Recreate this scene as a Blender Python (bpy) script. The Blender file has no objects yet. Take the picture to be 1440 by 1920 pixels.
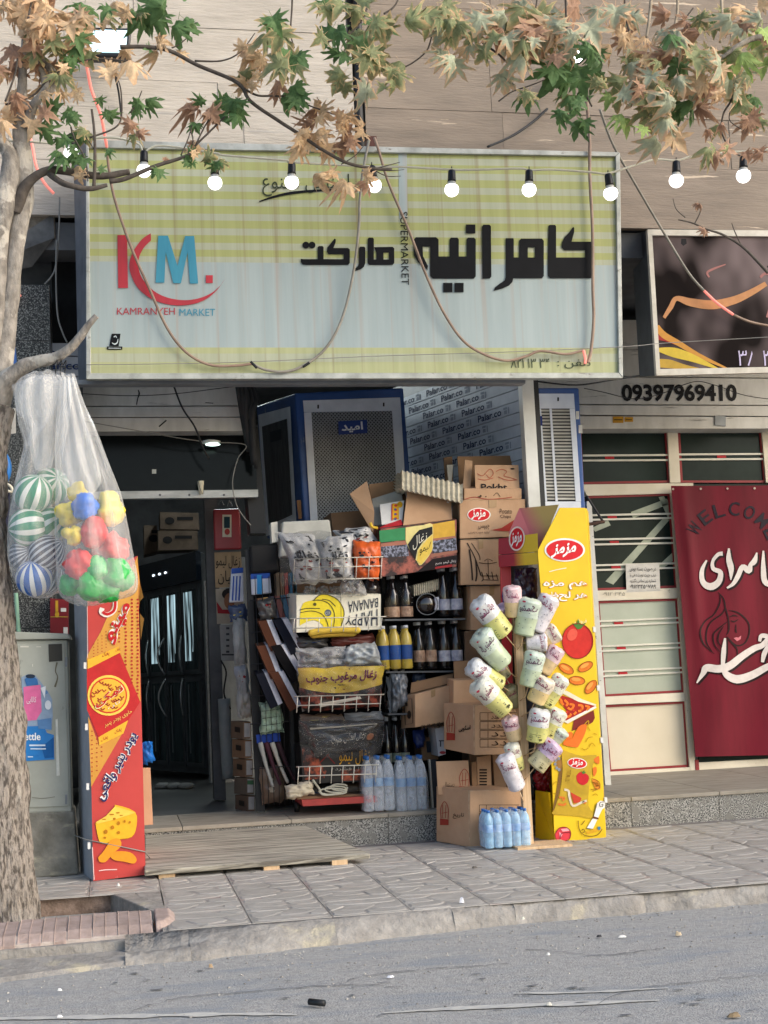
import bpy, math, random
from mathutils import Vector as V, Matrix, Euler, noise
rnd = random.Random(11)
scene = bpy.context.scene
col = scene.collection
# ---------------------------------------------------------------- camera, sky, sun, exposure
F, YAW, PIT, ROL, CH, D = 2600.0, math.radians(11.234), math.radians(5.899), math.radians(-2.447), 1.05, 7.823
fwd = V((math.sin(YAW)*math.cos(PIT), math.cos(YAW)*math.cos(PIT), math.sin(PIT)))
rt0 = V((math.cos(YAW), -math.sin(YAW), 0)); up0 = rt0.cross(fwd)
rt = math.cos(ROL)*rt0 + math.sin(ROL)*up0; up = -math.sin(ROL)*rt0 + math.cos(ROL)*up0
CAM = V((0, -D, CH))
cd = bpy.data.cameras.new('camera'); cam = bpy.data.objects.new('camera', cd); col.objects.link(cam)
cd.sensor_fit = 'VERTICAL'; cd.sensor_height = 36; cd.lens = F/1920*36; cd.clip_end = 500; cd.clip_start = .05
m = Matrix((rt, up, -fwd)).transposed().to_4x4(); m.translation = CAM; cam.matrix_world = m
scene.camera = cam
world = bpy.data.worlds.new('World'); scene.world = world; world.use_nodes = True
SUN_EL, SUN_AZ = math.radians(27), math.radians(128)      # azimuth from north (+Y) clockwise: behind the camera, to the right
nt = world.node_tree; nt.nodes.clear()
sky = nt.nodes.new('ShaderNodeTexSky'); sky.sky_type = 'NISHITA'; sky.sun_disc = False
sky.sun_elevation = SUN_EL; sky.sun_rotation = SUN_AZ; sky.dust_density = 2.0; sky.air_density = 1.0; sky.ozone_density = 1.0
bg = nt.nodes.new('ShaderNodeBackground'); bg.inputs[1].default_value = .15
wo = nt.nodes.new('ShaderNodeOutputWorld'); nt.links.new(sky.outputs[0], bg.inputs[0]); nt.links.new(bg.outputs[0], wo.inputs[0])
sl = bpy.data.lights.new('sun', 'SUN'); sl.energy = 1.1; sl.angle = math.radians(45); sl.color = (1, .96, .91)
so = bpy.data.objects.new('sun', sl); col.objects.link(so)
sd = V((math.sin(SUN_AZ)*math.cos(SUN_EL), math.cos(SUN_AZ)*math.cos(SUN_EL), math.sin(SUN_EL)))
so.rotation_euler = sd.to_track_quat('Z', 'Y').to_euler()
vs = scene.view_settings; vs.view_transform = 'Standard'; vs.look = 'None'; vs.gamma = 1; vs.use_curve_mapping = False
vs.exposure = 0.86
scene.cycles.max_bounces = 10; scene.cycles.transparent_max_bounces = 24
# ---------------------------------------------------------------- picture-to-place helpers
def ray(px, py): return rt*((px-720)/F) - up*((py-960)/F) + fwd
def at(px, py, Y):
    d = ray(px, py); return CAM + d*((Y+D)/d.y)
def gnd(px, py, z=0.0):
    d = ray(px, py); return CAM + d*((z-CH)/d.z)
def PY(Y): return lambda a, b, o=0.0: at(a, b, Y-o)
class Plane:
    """a flat face given by 3 or 4 corners TL,TR,BR,BL in space; pix() meets it from a pixel, map() from (u, v)"""
    def __init__(s, tl, tr, br, bl):
        s.c = (tl, tr, br, bl); s.n = (bl-tl).cross(tr-tl).normalized()
        if s.n.dot(CAM-tl) < 0: s.n = -s.n
    def pix(s, a, b, o=0.0):
        d = ray(a, b); p = s.c[0]+s.n*o
        return CAM + d*((p-CAM).dot(s.n)/d.dot(s.n))
    def map(s, u, v, o=0.0):
        t = s.c[0].lerp(s.c[1], u); b = s.c[3].lerp(s.c[2], u)
        return t.lerp(b, v) + s.n*o
def cat(pts, n=6):
    out = []; N = len(pts)
    for i in range(N-1):
        p0, p1, p2, p3 = pts[max(i-1, 0)], pts[i], pts[i+1], pts[min(i+2, N-1)]
        for k in range(n):
            t = k/n
            out.append(tuple(.5*((2*b)+(-a+c)*t+(2*a-5*b+4*c-d)*t*t+(-a+3*b-3*c+d)*t**3) for a, b, c, d in zip(p0, p1, p2, p3)))
    out.append(tuple(pts[-1])); return out
def circ(cx, cy, rx, ry=None, n=20, rot=0):
    ry = ry or rx; c, s = math.cos(rot), math.sin(rot); o = []
    for i in range(n):
        a = 2*math.pi*i/n; x, y = rx*math.cos(a), ry*math.sin(a); o.append((cx+x*c-y*s, cy+x*s+y*c))
    return o
def rect(x0, y0, x1, y1): return [(x0, y0), (x1, y0), (x1, y1), (x0, y1)]
def strk(pts, w, n=6):
    """a pen stroke: one ribbon polygon along a smoothed path; w is one width or a list"""
    if isinstance(w, (int, float)): w = [w]*len(pts)
    q = cat([(p[0], p[1], ww) for p, ww in zip(pts, w)], n); L, R = [], []
    for i, (x, y, ww) in enumerate(q):
        a = q[max(i-1, 0)]; b = q[min(i+1, len(q)-1)]; dx, dy = b[0]-a[0], b[1]-a[1]; l = math.hypot(dx, dy) or 1
        L.append((x-dy/l*ww/2, y+dx/l*ww/2)); R.append((x+dy/l*ww/2, y-dx/l*ww/2))
    return [[L[i], L[i+1], R[i+1], R[i]] for i in range(len(q)-1)]
# ---------------------------------------------------------------- materials
def C(h, k=1.0):
    h = h.lstrip('#'); r = []
    for i in (0, 2, 4):
        c = int(h[i:i+2], 16)/255; r.append(min(.9, (c/12.92 if c <= .04045 else ((c+.055)/1.055)**2.4)*k))
    return tuple(r)
def M(name, c1, c2=None, rough=.7, scale=9, stretch=(1, 1, 1), lo=.35, hi=.65, detail=5, bump=0, bscale=60, bstretch=None, metal=0, spec=.4, rv=0.0, spots=None, fix=False, g=1.0):
    if isinstance(c1, str): c1 = C(c1)
    if isinstance(c2, str): c2 = C(c2)
    c2 = c2 or tuple(x*.82 for x in c1); c1 = tuple(x*g for x in c1); c2 = tuple(x*g for x in c2)
    mt = bpy.data.materials.new(name); mt.use_nodes = True; t = mt.node_tree; N = t.nodes; b = N['Principled BSDF']
    def nd(k, **kw):
        x = N.new(k)
        for a, v in kw.items(): setattr(x, a, v)
        return x
    tc = nd('ShaderNodeTexCoord'); oi = nd('ShaderNodeObjectInfo'); ad = nd('ShaderNodeVectorMath', operation='MULTIPLY_ADD')
    t.links.new(oi.outputs['Random'], ad.inputs[0]); ad.inputs[1].default_value = (0, 0, 0) if fix else (37, 53, 71); t.links.new(tc.outputs['Object'], ad.inputs[2])
    def nz(sc, st, dt):
        mp = nd('ShaderNodeMapping'); mp.inputs['Scale'].default_value = st; t.links.new(ad.outputs[0], mp.inputs[0])
        n = nd('ShaderNodeTexNoise'); n.inputs['Scale'].default_value = sc; n.inputs['Detail'].default_value = dt; n.inputs['Roughness'].default_value = .6
        t.links.new(mp.outputs[0], n.inputs['Vector']); return n
    n = nz(scale, stretch, detail); rp = nd('ShaderNodeValToRGB'); e = rp.color_ramp.elements
    e[0].position = lo; e[1].position = hi; e[0].color = (*c2, 1); e[1].color = (*c1, 1)
    t.links.new(n.outputs['Fac'], rp.inputs[0]); out = rp.outputs[0]
    if spots:                      # dirt with a shape of its own: (colour, scale, stretch, lo, hi)
        sc, ss, st, a, z = spots
        n2 = nz(ss, st, 6); r2 = nd('ShaderNodeValToRGB'); r2.color_ramp.elements[0].position = a; r2.color_ramp.elements[1].position = z
        t.links.new(n2.outputs['Fac'], r2.inputs[0]); mx = nd('ShaderNodeMixRGB'); t.links.new(r2.outputs[0], mx.inputs[0])
        t.links.new(out, mx.inputs[1]); mx.inputs[2].default_value = (*(C(sc) if isinstance(sc, str) else sc), 1); out = mx.outputs[0]
    if rv:
        mr = nd('ShaderNodeMapRange'); mr.inputs['To Min'].default_value = 1-rv; mr.inputs['To Max'].default_value = 1+rv
        t.links.new(oi.outputs['Random'], mr.inputs['Value']); hs = nd('ShaderNodeHueSaturation'); t.links.new(mr.outputs[0], hs.inputs['Value'])
        t.links.new(out, hs.inputs['Color']); out = hs.outputs[0]
    t.links.new(out, b.inputs['Base Color'])
    b.inputs['Roughness'].default_value = rough; b.inputs['Metallic'].default_value = metal; b.inputs['Specular IOR Level'].default_value = spec
    if bump:
        n3 = nz(bscale, bstretch or (1, 1, 1), 6); bp = nd('ShaderNodeBump'); bp.inputs['Strength'].default_value = bump; bp.inputs['Distance'].default_value = .01
        t.links.new(n3.outputs['Fac'], bp.inputs['Height']); t.links.new(bp.outputs[0], b.inputs['Normal'])
    return mt
_ink = {}
def INK(h, rough=.55):
    if (h, rough) not in _ink: _ink[h, rough] = M('ink_'+h.strip('#'), C(h), tuple(x*.86 for x in C(h)), rough=rough, scale=25, spec=.18)
    return _ink[h, rough]
def EMIT(name, c, s):
    mt = bpy.data.materials.new(name); mt.use_nodes = True; b = mt.node_tree.nodes['Principled BSDF']
    b.inputs['Base Color'].default_value = (*c, 1); b.inputs['Emission Color'].default_value = (*c, 1); b.inputs['Emission Strength'].default_value = s
    return mt
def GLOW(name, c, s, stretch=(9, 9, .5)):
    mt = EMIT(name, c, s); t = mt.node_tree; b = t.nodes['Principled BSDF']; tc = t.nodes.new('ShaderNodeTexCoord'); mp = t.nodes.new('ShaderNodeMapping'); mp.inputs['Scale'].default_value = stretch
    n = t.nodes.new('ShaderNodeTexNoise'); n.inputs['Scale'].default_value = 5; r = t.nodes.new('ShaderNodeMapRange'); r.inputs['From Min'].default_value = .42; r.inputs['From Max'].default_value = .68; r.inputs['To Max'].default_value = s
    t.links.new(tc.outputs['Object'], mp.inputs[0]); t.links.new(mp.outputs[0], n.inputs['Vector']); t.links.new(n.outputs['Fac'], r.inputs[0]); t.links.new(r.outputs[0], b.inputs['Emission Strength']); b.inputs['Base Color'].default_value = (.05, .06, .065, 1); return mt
def FILM(name, tint, opac, rough=.25, bump=.5, bscale=30, stretch=(1, 1, 1), rim=.3):
    """thin clear or milky plastic: part see-through, part white, glossy"""
    mt = bpy.data.materials.new(name); mt.use_nodes = True; t = mt.node_tree; N = t.nodes; b = N['Principled BSDF']; o = N['Material Output']
    b.inputs['Base Color'].default_value = (*tint, 1); b.inputs['Roughness'].default_value = rough; b.inputs['Specular IOR Level'].default_value = .7
    tr = N.new('ShaderNodeBsdfTransparent'); mx = N.new('ShaderNodeMixShader'); lw = N.new('ShaderNodeLayerWeight'); lw.inputs[0].default_value = .35
    tc = N.new('ShaderNodeTexCoord'); mp = N.new('ShaderNodeMapping'); mp.inputs['Scale'].default_value = stretch; n = N.new('ShaderNodeTexNoise')
    n.inputs['Scale'].default_value = bscale; n.inputs['Detail'].default_value = 4; t.links.new(tc.outputs['Object'], mp.inputs[0]); t.links.new(mp.outputs[0], n.inputs['Vector'])
    bp = N.new('ShaderNodeBump'); bp.inputs['Strength'].default_value = bump; bp.inputs['Distance'].default_value = .02
    t.links.new(n.outputs['Fac'], bp.inputs['Height']); t.links.new(bp.outputs[0], b.inputs['Normal'])
    ma = N.new('ShaderNodeMath'); ma.operation = 'MULTIPLY_ADD'; t.links.new(lw.outputs['Facing'], ma.inputs[0]); ma.inputs[1].default_value = rim
    m2 = N.new('ShaderNodeMapRange'); m2.inputs['From Min'].default_value = .3; m2.inputs['From Max'].default_value = .75
    m2.inputs['To Min'].default_value = opac*.7; m2.inputs['To Max'].default_value = min(1, opac*1.4); t.links.new(n.outputs['Fac'], m2.inputs[0])
    t.links.new(m2.outputs[0], ma.inputs[2])
    t.links.new(ma.outputs[0], mx.inputs[0]); t.links.new(tr.outputs[0], mx.inputs[1]); t.links.new(b.outputs[0], mx.inputs[2]); t.links.new(mx.outputs[0], o.inputs[0])
    return mt
# ---------------------------------------------------------------- objects
WL = {}
def wl(o): return WL.get(o.name, V((0, 0, 0))) if o else V((0, 0, 0))
def tag(o, label=None, cat_=None, group=None, kind=None):
    if label: o['label'] = label
    if cat_: o['category'] = cat_
    if group: o['group'] = group
    if kind: o['kind'] = kind
    return o
def thing(name, label, cat_, loc, group=None):
    o = bpy.data.objects.new(name, None); col.objects.link(o); o.location = loc; o.empty_display_size = .05
    WL[o.name] = V(loc); return tag(o, label, cat_, group)
class MB:
    def __init__(s): s.v = []; s.f = []; s.mi = []; s.cur = 0; s.sm = []
    def poly(s, pts, smooth=False):
        b = len(s.v); s.v += [V(p) for p in pts]; s.f.append(tuple(range(b, b+len(pts)))); s.mi.append(s.cur); s.sm.append(smooth); return s
    def mesh(s, vs, fs, smooth=False):
        b = len(s.v); s.v += [V(p) for p in vs]
        for f in fs: s.f.append(tuple(i+b for i in f)); s.mi.append(s.cur); s.sm.append(smooth)
        return s
    def hexa(s, p):     # p: front TL TR BR BL, back TL TR BR BL
        return s.mesh(p, [(0, 3, 2, 1), (4, 5, 6, 7), (0, 1, 5, 4), (3, 7, 6, 2), (0, 4, 7, 3), (1, 2, 6, 5)])
    def box(s, a, b):
        x0, y0, z0 = a; x1, y1, z1 = b
        return s.hexa([(x0, y0, z1), (x1, y0, z1), (x1, y0, z0), (x0, y0, z0), (x0, y1, z1), (x1, y1, z1), (x1, y1, z0), (x0, y1, z0)])
    def slab(s, q, Y, d):   # pixel quad TL TR BR BL at depth Y (one or four), pushed back by d metres
        Ys = Y if isinstance(Y, (tuple, list)) else (Y,)*4
        f = [at(p[0], p[1], y) for p, y in zip(q, Ys)]; dv = V((0, d, 0)) if isinstance(d, (int, float)) else V(d)
        return s.hexa(f+[p+dv for p in f])
    def tube(s, pts, r, n=6, cap=True):
        pts = [V(p) for p in pts]; N = len(pts); rr = r if isinstance(r, (list, tuple)) else [r]*N
        t0 = (pts[1]-pts[0]).normalized(); ref = V((0, 0, 1)) if abs(t0.z) < .9 else V((1, 0, 0)); u = t0.cross(ref).normalized(); vs = []
        for i, p in enumerate(pts):
            t = (pts[min(i+1, N-1)]-pts[max(i-1, 0)]).normalized(); u = (u-t*u.dot(t)).normalized(); w = t.cross(u)
            for k in range(n):
                a = 2*math.pi*k/n; vs.append(p+(u*math.cos(a)+w*math.sin(a))*rr[i])
        fs = [(i*n+k, i*n+(k+1) % n, (i+1)*n+(k+1) % n, (i+1)*n+k) for i in range(N-1) for k in range(n)]
        if cap: fs += [tuple(range(n-1, -1, -1)), tuple(range((N-1)*n, N*n))]
        return s.mesh(vs, fs, True)
    def lathe(s, base, prof, n=14, axis=V((0, 0, 1)), cap=True):
        axis = V(axis).normalized(); ref = V((0, 1, 0)) if abs(axis.y) < .9 else V((1, 0, 0)); u = axis.cross(ref).normalized(); w = axis.cross(u); vs = []
        for h, r in prof:
            for k in range(n):
                a = 2*math.pi*k/n; vs.append(V(base)+axis*h+(u*math.cos(a)+w*math.sin(a))*r)
        N = len(prof); fs = [(i*n+k, i*n+(k+1) % n, (i+1)*n+(k+1) % n, (i+1)*n+k) for i in range(N-1) for k in range(n)]
        if cap: fs += [tuple(range(n-1, -1, -1)), tuple(range((N-1)*n, N*n))]
        return s.mesh(vs, fs, True)
    def build(s, name, mats, parent=None, smooth=None, bevel=0):
        o0 = wl(parent); me = bpy.data.meshes.new(name); me.from_pydata([p-o0 for p in s.v], [], s.f)
        for mm in (mats if isinstance(mats, (list, tuple)) else [mats]): me.materials.append(mm)
        me.polygons.foreach_set('material_index', s.mi); me.polygons.foreach_set('use_smooth', s.sm if smooth is None else [smooth]*len(s.f))
        o = bpy.data.objects.new(name, me); col.objects.link(o)
        if parent: o.parent = parent
        WL[o.name] = o0
        if bevel:
            bv = o.modifiers.new('bevel', 'BEVEL'); bv.width = bevel; bv.segments = 2; bv.limit_method = 'ANGLE'
        me.update(); return o
def slab(name, q, Y, d, mat, parent=None, bevel=0): return MB().slab(q, Y, d).build(name, mat, parent, bevel=bevel)
def prect(x0, y0, x1, y1): return [(x0, y0), (x1, y0), (x1, y1), (x0, y1)]
def ink(parent, name, mat, P, polys, off=.003):
    b = MB()
    for i, pl in enumerate(polys): b.poly([P(a, c, off) for a, c in pl])
    o = b.build(name, mat, parent)
    if name in ('dots', 'crumbs', 'scuff'): o['kind'] = 'stuff'
    return o
def tubepx(pts, r=0, Y=None, n=6, sm=6):
    """points (px, py[, Y]) -> smoothed tube points in space"""
    if Y is None: Y = r
    q = cat([(p[0], p[1], p[2] if len(p) > 2 else Y) for p in pts], sm)
    return [at(a, b, y) for a, b, y in q]
def cable(name, pts, r, mat, Y=None, parent=None, n=6, label=None, c=None, group=None):
    o = MB().tube(tubepx(pts, r, Y), r, n).build(name, mat, parent); return tag(o, label, c, group)
# ---------------------------------------------------------------- lettering (Arabic letters joined by hand, right to left)
JT = {}
for c_, s_, n_ in [('آ', 0xFE81, 2), ('ا', 0xFE8D, 2), ('ب', 0xFE8F, 4), ('ت', 0xFE95, 4), ('ج', 0xFE9D, 4), ('ح', 0xFEA1, 4), ('خ', 0xFEA5, 4), ('د', 0xFEA9, 2), ('ر', 0xFEAD, 2), ('ز', 0xFEAF, 2), ('س', 0xFEB1, 4), ('ش', 0xFEB5, 4), ('ص', 0xFEB9, 4), ('ع', 0xFEC9, 4), ('غ', 0xFECD, 4), ('ف', 0xFED1, 4), ('ق', 0xFED5, 4), ('ل', 0xFEDD, 4), ('م', 0xFEE1, 4), ('ن', 0xFEE5, 4), ('ه', 0xFEE9, 4), ('و', 0xFEED, 2), ('پ', 0xFB56, 4), ('چ', 0xFB7A, 4), ('ک', 0xFB8E, 4), ('گ', 0xFB92, 4), ('ی', 0xFBFC, 4)]:
    JT[c_] = [chr(s_+i) if i < n_ else None for i in range(4)]
def shape(s):
    if not any(c in JT for c in s): return s
    out = []
    for i, c in enumerate(s):
        if c not in JT: out.append(c); continue
        pv = i > 0 and s[i-1] in JT and JT[s[i-1]][2] is not None
        nx = JT[c][2] is not None and i+1 < len(s) and s[i+1] in JT
        out.append(JT[c][3] if pv and nx else JT[c][1] if pv else JT[c][2] if nx else JT[c][0])
    return ''.join(reversed(out))
_tsc = bpy.data.scenes.new('lettering'); _gl = {}
def glyphs(s, bold=0.0):
    if (s, bold) in _gl: return _gl[s, bold]
    c = bpy.data.curves.new('t', 'FONT'); c.body = shape(s); c.size = 1; c.offset = bold; c.resolution_u = 3
    o = bpy.data.objects.new('t', c); _tsc.collection.objects.link(o)
    vl = _tsc.view_layers[0]; vl.update(); me = bpy.data.meshes.new_from_object(o.evaluated_get(vl.depsgraph))
    vs = [(v.co.x, v.co.y) for v in me.vertices]; fs = [tuple(p.vertices) for p in me.polygons]
    par = list(range(len(vs)))
    def fd(a):
        while par[a] != a: par[a] = par[par[a]]; a = par[a]
        return a
    for f in fs:
        for b in f[1:]: par[fd(b)] = fd(f[0])
    ids = {}; lay = [ids.setdefault(fd(i), len(ids)) % 4 for i in range(len(vs))]
    bpy.data.objects.remove(o); bpy.data.curves.remove(c); bpy.data.meshes.remove(me)
    xs = [v[0] for v in vs] or [0, 1]; ys = [v[1] for v in vs] or [0, 1]
    x0, x1, y0, y1 = min(xs), max(xs), min(ys), max(ys)
    _gl[s, bold] = ([((x-x0)/(x1-x0), (y1-y)/(y1-y0)) for x, y in vs], fs, lay); return _gl[s, bold]
def put(mb, s, P, q, off=.004, bold=0.0):
    vs, fs, lay = glyphs(s, bold); (a, b), (c, d), (e, f), (g, h) = q; o = []
    for (u, v), l in zip(vs, lay):
        x = (a*(1-u)+c*u)*(1-v)+(g*(1-u)+e*u)*v; y = (b*(1-u)+d*u)*(1-v)+(h*(1-u)+f*u)*v
        o.append(P(x, y, off+l*.0003))
    return mb.mesh(o, fs)
def T(parent, s, P, q, mat, name='lettering', off=.004, bold=.012):
    if len(q) == 4 and not isinstance(q[0], tuple): q = rect(*q)
    return put(MB(), s, P, q, off, bold).build(name, mat if not isinstance(mat, str) else INK(mat), parent)
def tline(p0, p1, h):
    """quad for a line of writing from p0 to p1 (baseline-ish bottom), h high"""
    dx, dy = p1[0]-p0[0], p1[1]-p0[1]; l = math.hypot(dx, dy); nx, ny = dy/l*h, -dx/l*h
    return [(p0[0]+nx, p0[1]+ny), (p1[0]+nx, p1[1]+ny), p1, p0]
def logo_ellipse(parent, P, c, rx, ry, rot=0, off=.003):
    """red oval with a white rim and the white snack-brand word"""
    ink(parent, 'logo', INK('#f2ece4'), P, [circ(c[0], c[1], rx, ry, 28, rot)], off)
    ink(parent, 'logo', INK('#d3252c'), P, [circ(c[0], c[1], rx*.91, ry*.86, 28, rot)], off+.0015)
    cs, sn = math.cos(rot), math.sin(rot); R = lambda x, y: (c[0]+x*cs-y*sn, c[1]+x*sn+y*cs)
    T(parent, 'مزمز', P, [R(-rx*.55, -ry*.72), R(rx*.62, -ry*.72), R(rx*.5, ry*.72), R(-rx*.66, ry*.72)], '#fbf5ee', off=off+.003, bold=.03)
class Cartn:
    """a box with two faces in view from three upright edges (px, ytop, ybot, Y): left, middle (nearest), right"""
    def __init__(s, l, m_, r):
        g = lambda e: (at(e[0], e[1], e[3]), at(e[0] if len(e) < 5 else e[4], e[2], e[3]))
        (s.lt, s.lb), (s.mt, s.mb), (s.rt, s.rb) = g(l), g(m_), g(r)
        s.ft, s.fb = s.lt+s.rt-s.mt, s.lb+s.rb-s.mb
        s.left = Plane(s.lt, s.mt, s.mb, s.lb); s.front = Plane(s.mt, s.rt, s.rb, s.mb)
        s.base = (s.lb+s.rb)/2
    def body(s, b): return b.hexa([s.mt, s.rt, s.rb, s.mb, s.lt, s.ft, s.fb, s.lb])
# ================================================================ SETTING
m_asph = M('asphalt', '#bebcb7', '#a3a19d', rough=.92, scale=55, detail=8, lo=.34, hi=.66, bump=.9, bscale=120, spots=('#93979a', 3.2, (.5, 2.2, 1), .5, .66), g=.86)
m_conc = M('kerb_concrete', '#b0aba3', '#8a857e', rough=.9, scale=16, lo=.3, hi=.7, bump=1.2, bscale=28, spots=('#b3aa94', 5, (1, 1, 1), .58, .68), g=.86)
m_bed = M('mortar_bed', '#8a8582', rough=.95, bump=.4, g=.86)
m_stone = M('paver_stone', '#bcb7af', '#a6a199', rough=.55, scale=6, bump=.3, bscale=70, rv=.05, spec=.5, spots=('#a49488', 2.0, (1, 1, 1), .6, .75), fix=True, g=.86)
m_pave = M('paver_concrete', '#b2ada5', '#9e9991', rough=.6, scale=5, bump=.35, bscale=70, rv=.05, spec=.5, spots=('#97817a', 2.5, (1, 1, 1), .56, .7), g=.86)
m_brick = M('pit_brick', '#b5a198', '#9d8a80', rough=.9, scale=14, bump=.5, bscale=60, rv=.07, g=.86)
m_soil = M('soil', '#8a7462', '#4c3d31', rough=1, scale=30, bump=1, bscale=60)
m_gran = M('granite', '#b3b1aa', '#3a3b3a', rough=.45, scale=150, lo=.44, hi=.56, detail=3, rv=.05, spots=('#77756f', 14, (1, 1, 1), .5, .62), g=.86)
m_granite_dark = M('granite_dark', '#8a8a84', '#202121', rough=.35, scale=140, lo=.5, hi=.62, detail=3)
m_tread = M('step_tread', '#aaa294', '#8f887a', rough=.65, scale=6, stretch=(1, 4, 1), bump=.2, g=.86)
m_trav = M('pale_travertine', '#cfc6b9', '#beb5a8', rough=.8, scale=3, stretch=(1, 1, 4), bump=.7, bscale=26, bstretch=(.35, 1, 2.6), rv=.05, spots=('#a5a099', 6, (.45, 1, 5), .64, .72), g=.86)
m_trav2 = M('brown_travertine', '#9f9080', '#8c7f71', rough=.75, scale=2.6, stretch=(.8, 1, 5), bump=.5, bscale=30, bstretch=(.4, 1, 3), rv=.06, spots=('#cdbba4', 2.4, (.5, 1, 7), .655, .68), g=.86)
m_black = M('black_metal', '#1d1e20', rough=.5)
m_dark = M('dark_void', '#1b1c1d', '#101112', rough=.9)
m_dwall = M('interior_wall', '#696b6d', '#4b4d4f', rough=.8, scale=3)
m_grey = M('grey_metal', '#8b8f93', '#74787c', rough=.45, spec=.5, scale=6)
m_alu = M('aluminium', '#b9bab6', '#9fa09c', rough=.4, metal=.3, scale=9, stretch=(1, 1, 3))
m_cream = M('cream_paint', '#ddd5c2', '#cfc6b0', rough=.5, scale=5, spots=('#8d7f66', 30, (1, 1, 1), .68, .74))
m_redtrim = M('red_trim', '#8e2428', rough=.5)
m_shut = M('shutter_paint', '#d3d1ca', '#c2c0b8', rough=.55, scale=4, stretch=(3, 1, 1), spots=('#83817a', 16, (.3, 1, 3), .62, .72))

def struct(name, mb, mat, parent=None):
    o = mb.build(name, mat, parent); o['kind'] = 'structure'; return o
ZR = -.085
road = struct('road', MB().poly([(-60, -90, ZR), (60, -90, ZR), (60, 60, ZR), (-60, 60, ZR)]), m_asph)
# worn pale streaks and dark tar specks on the asphalt, all flush with it
m_line = M('worn_line_paint', '#c6c3b8', '#b2b0ab', rough=.9, scale=26, stretch=(1, 3, 1), lo=.42, hi=.62)
def rp(px, py, o=0): return gnd(px, py, ZR+.004+o)
b = MB()
for row, w in (([(720, 1899), (860, 1890), (1050, 1882), (1240, 1875)], [3, 7, 8, 3]), ([(960, 1862), (1100, 1860), (1250, 1852)], [2, 5, 2]), ([(-20, 1910), (200, 1906), (420, 1901), (560, 1902)], [6, 8, 7, 2])):
    for q in strk([(x+rnd.uniform(-4, 4), y) for x, y in cat(row, 7)], [max(.8, w_[0]*rnd.uniform(.4, 1.2)) for w_ in cat([(v,) for v in w], 7)], 2): b.poly([rp(*p) for p in q])
b.build('worn_line', m_line, road)
m_spec = M('tar_spot', '#67696b', rough=.9)
b = MB()
for k in range(34):
    x, y = rnd.uniform(200, 1430), rnd.uniform(1835, 1912)-30*rnd.random()
    b.poly([rp(x+(p[0]-x)*rnd.uniform(.5, 1), y+(p[1]-y)*rnd.uniform(.4, 1), .001) for p in circ(x, y, rnd.uniform(4, 17), rnd.uniform(.7, 1.8), 9, -.06)])
o = b.build('tar_spots', m_spec, road); o['kind'] = 'stuff'
# ---- kerb, pit and paving
KX = [-3.2, -2.2, -1.2, -.5, .02, .27, .85, 1.35, 1.62, 2.2, 2.75, 3.3, 4.0, 5.0]
def ky(x): return -2.16+.075*min(1, max(0, x-.6))+.008*math.sin(x*3.1)
kerb = struct('kerb', MB().box((-9, -2.08, ZR-.03), (9, -1.7, -.03)), m_conc)
for i in range(len(KX)-1):
    x0, x1 = KX[i]+.0002, KX[i+1]-.0002
    if x1 < .26: continue
    b = MB(); n = 12; pr = []
    for k in range(n+1):
        x = x0+(x1-x0)*k/n; j = .03*noise.noise(V((x*5, 0, 0)))+.02*noise.noise(V((x*17, 3, 0))); y = ky(x); dl = .11*max(0, 1-max(0, x-.3)/1.2); tz = -.045*max(0, 1-(x-.27)/.25)
        pr.append([(x, y-.03-dl+j*.6, ZR-.02), (x, y-.025-dl+j, ZR+.012), (x, y-.016-dl*.6+j, -.05+rnd.uniform(-.008, .006)), (x, y-.006-dl*.2+j, -.018+tz*.6+rnd.uniform(-.008, .004)), (x, y+.02+j, -.003+tz+rnd.uniform(-.003, .002)), (x, y+.05, -.002), (x, y+.05, ZR)])
    vs = [p for r_ in pr for p in r_]; c = len(pr[0])
    b.mesh(vs, [(i_*c+k, i_*c+k+1, (i_+1)*c+k+1, (i_+1)*c+k) for i_ in range(n) for k in range(c-1)], True); b.mesh(pr[0], [tuple(range(c))]); b.mesh(pr[-1], [tuple(range(c))])
    b.build('kerb_stone', m_conc, kerb)
# low concrete strip in front of the tree pit
b = MB(); g = [gnd(-60, 1858, ZR), gnd(0, 1843, ZR), gnd(190, 1822, ZR), gnd(350, 1800, ZR), gnd(352, 1772, -.075), gnd(300, 1775, -.075), gnd(0, 1808, -.075), gnd(-60, 1815, -.075)]
L = [(-.9, -2.5), (-.45, -2.42), (0.05, -2.3), (.28, -2.25)]
vs = []
for x, y in L: vs += [(x, y, ZR-.01), (x, y+.04, -.07), (x, -1.9, -.062), (x, -1.9, ZR-.01)]
b.mesh(vs, [(i*4+k, i*4+k+1, i*4+5+k, i*4+4+k) for i in range(3) for k in range(3)]); b.mesh(vs[-4:], [(0, 1, 2, 3)])
b.build('gutter_strip', m_conc, kerb)
sidewalk = struct('sidewalk', MB().box((.19, -2.0, ZR), (9, 1.6, -.005)).box((-9, -1.02, ZR), (.19, 1.6, -.005)).box((-9, -2.0, ZR), (-2.2, -1.02, -.012)), m_bed)
TS = .33; tiles = []
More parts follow.
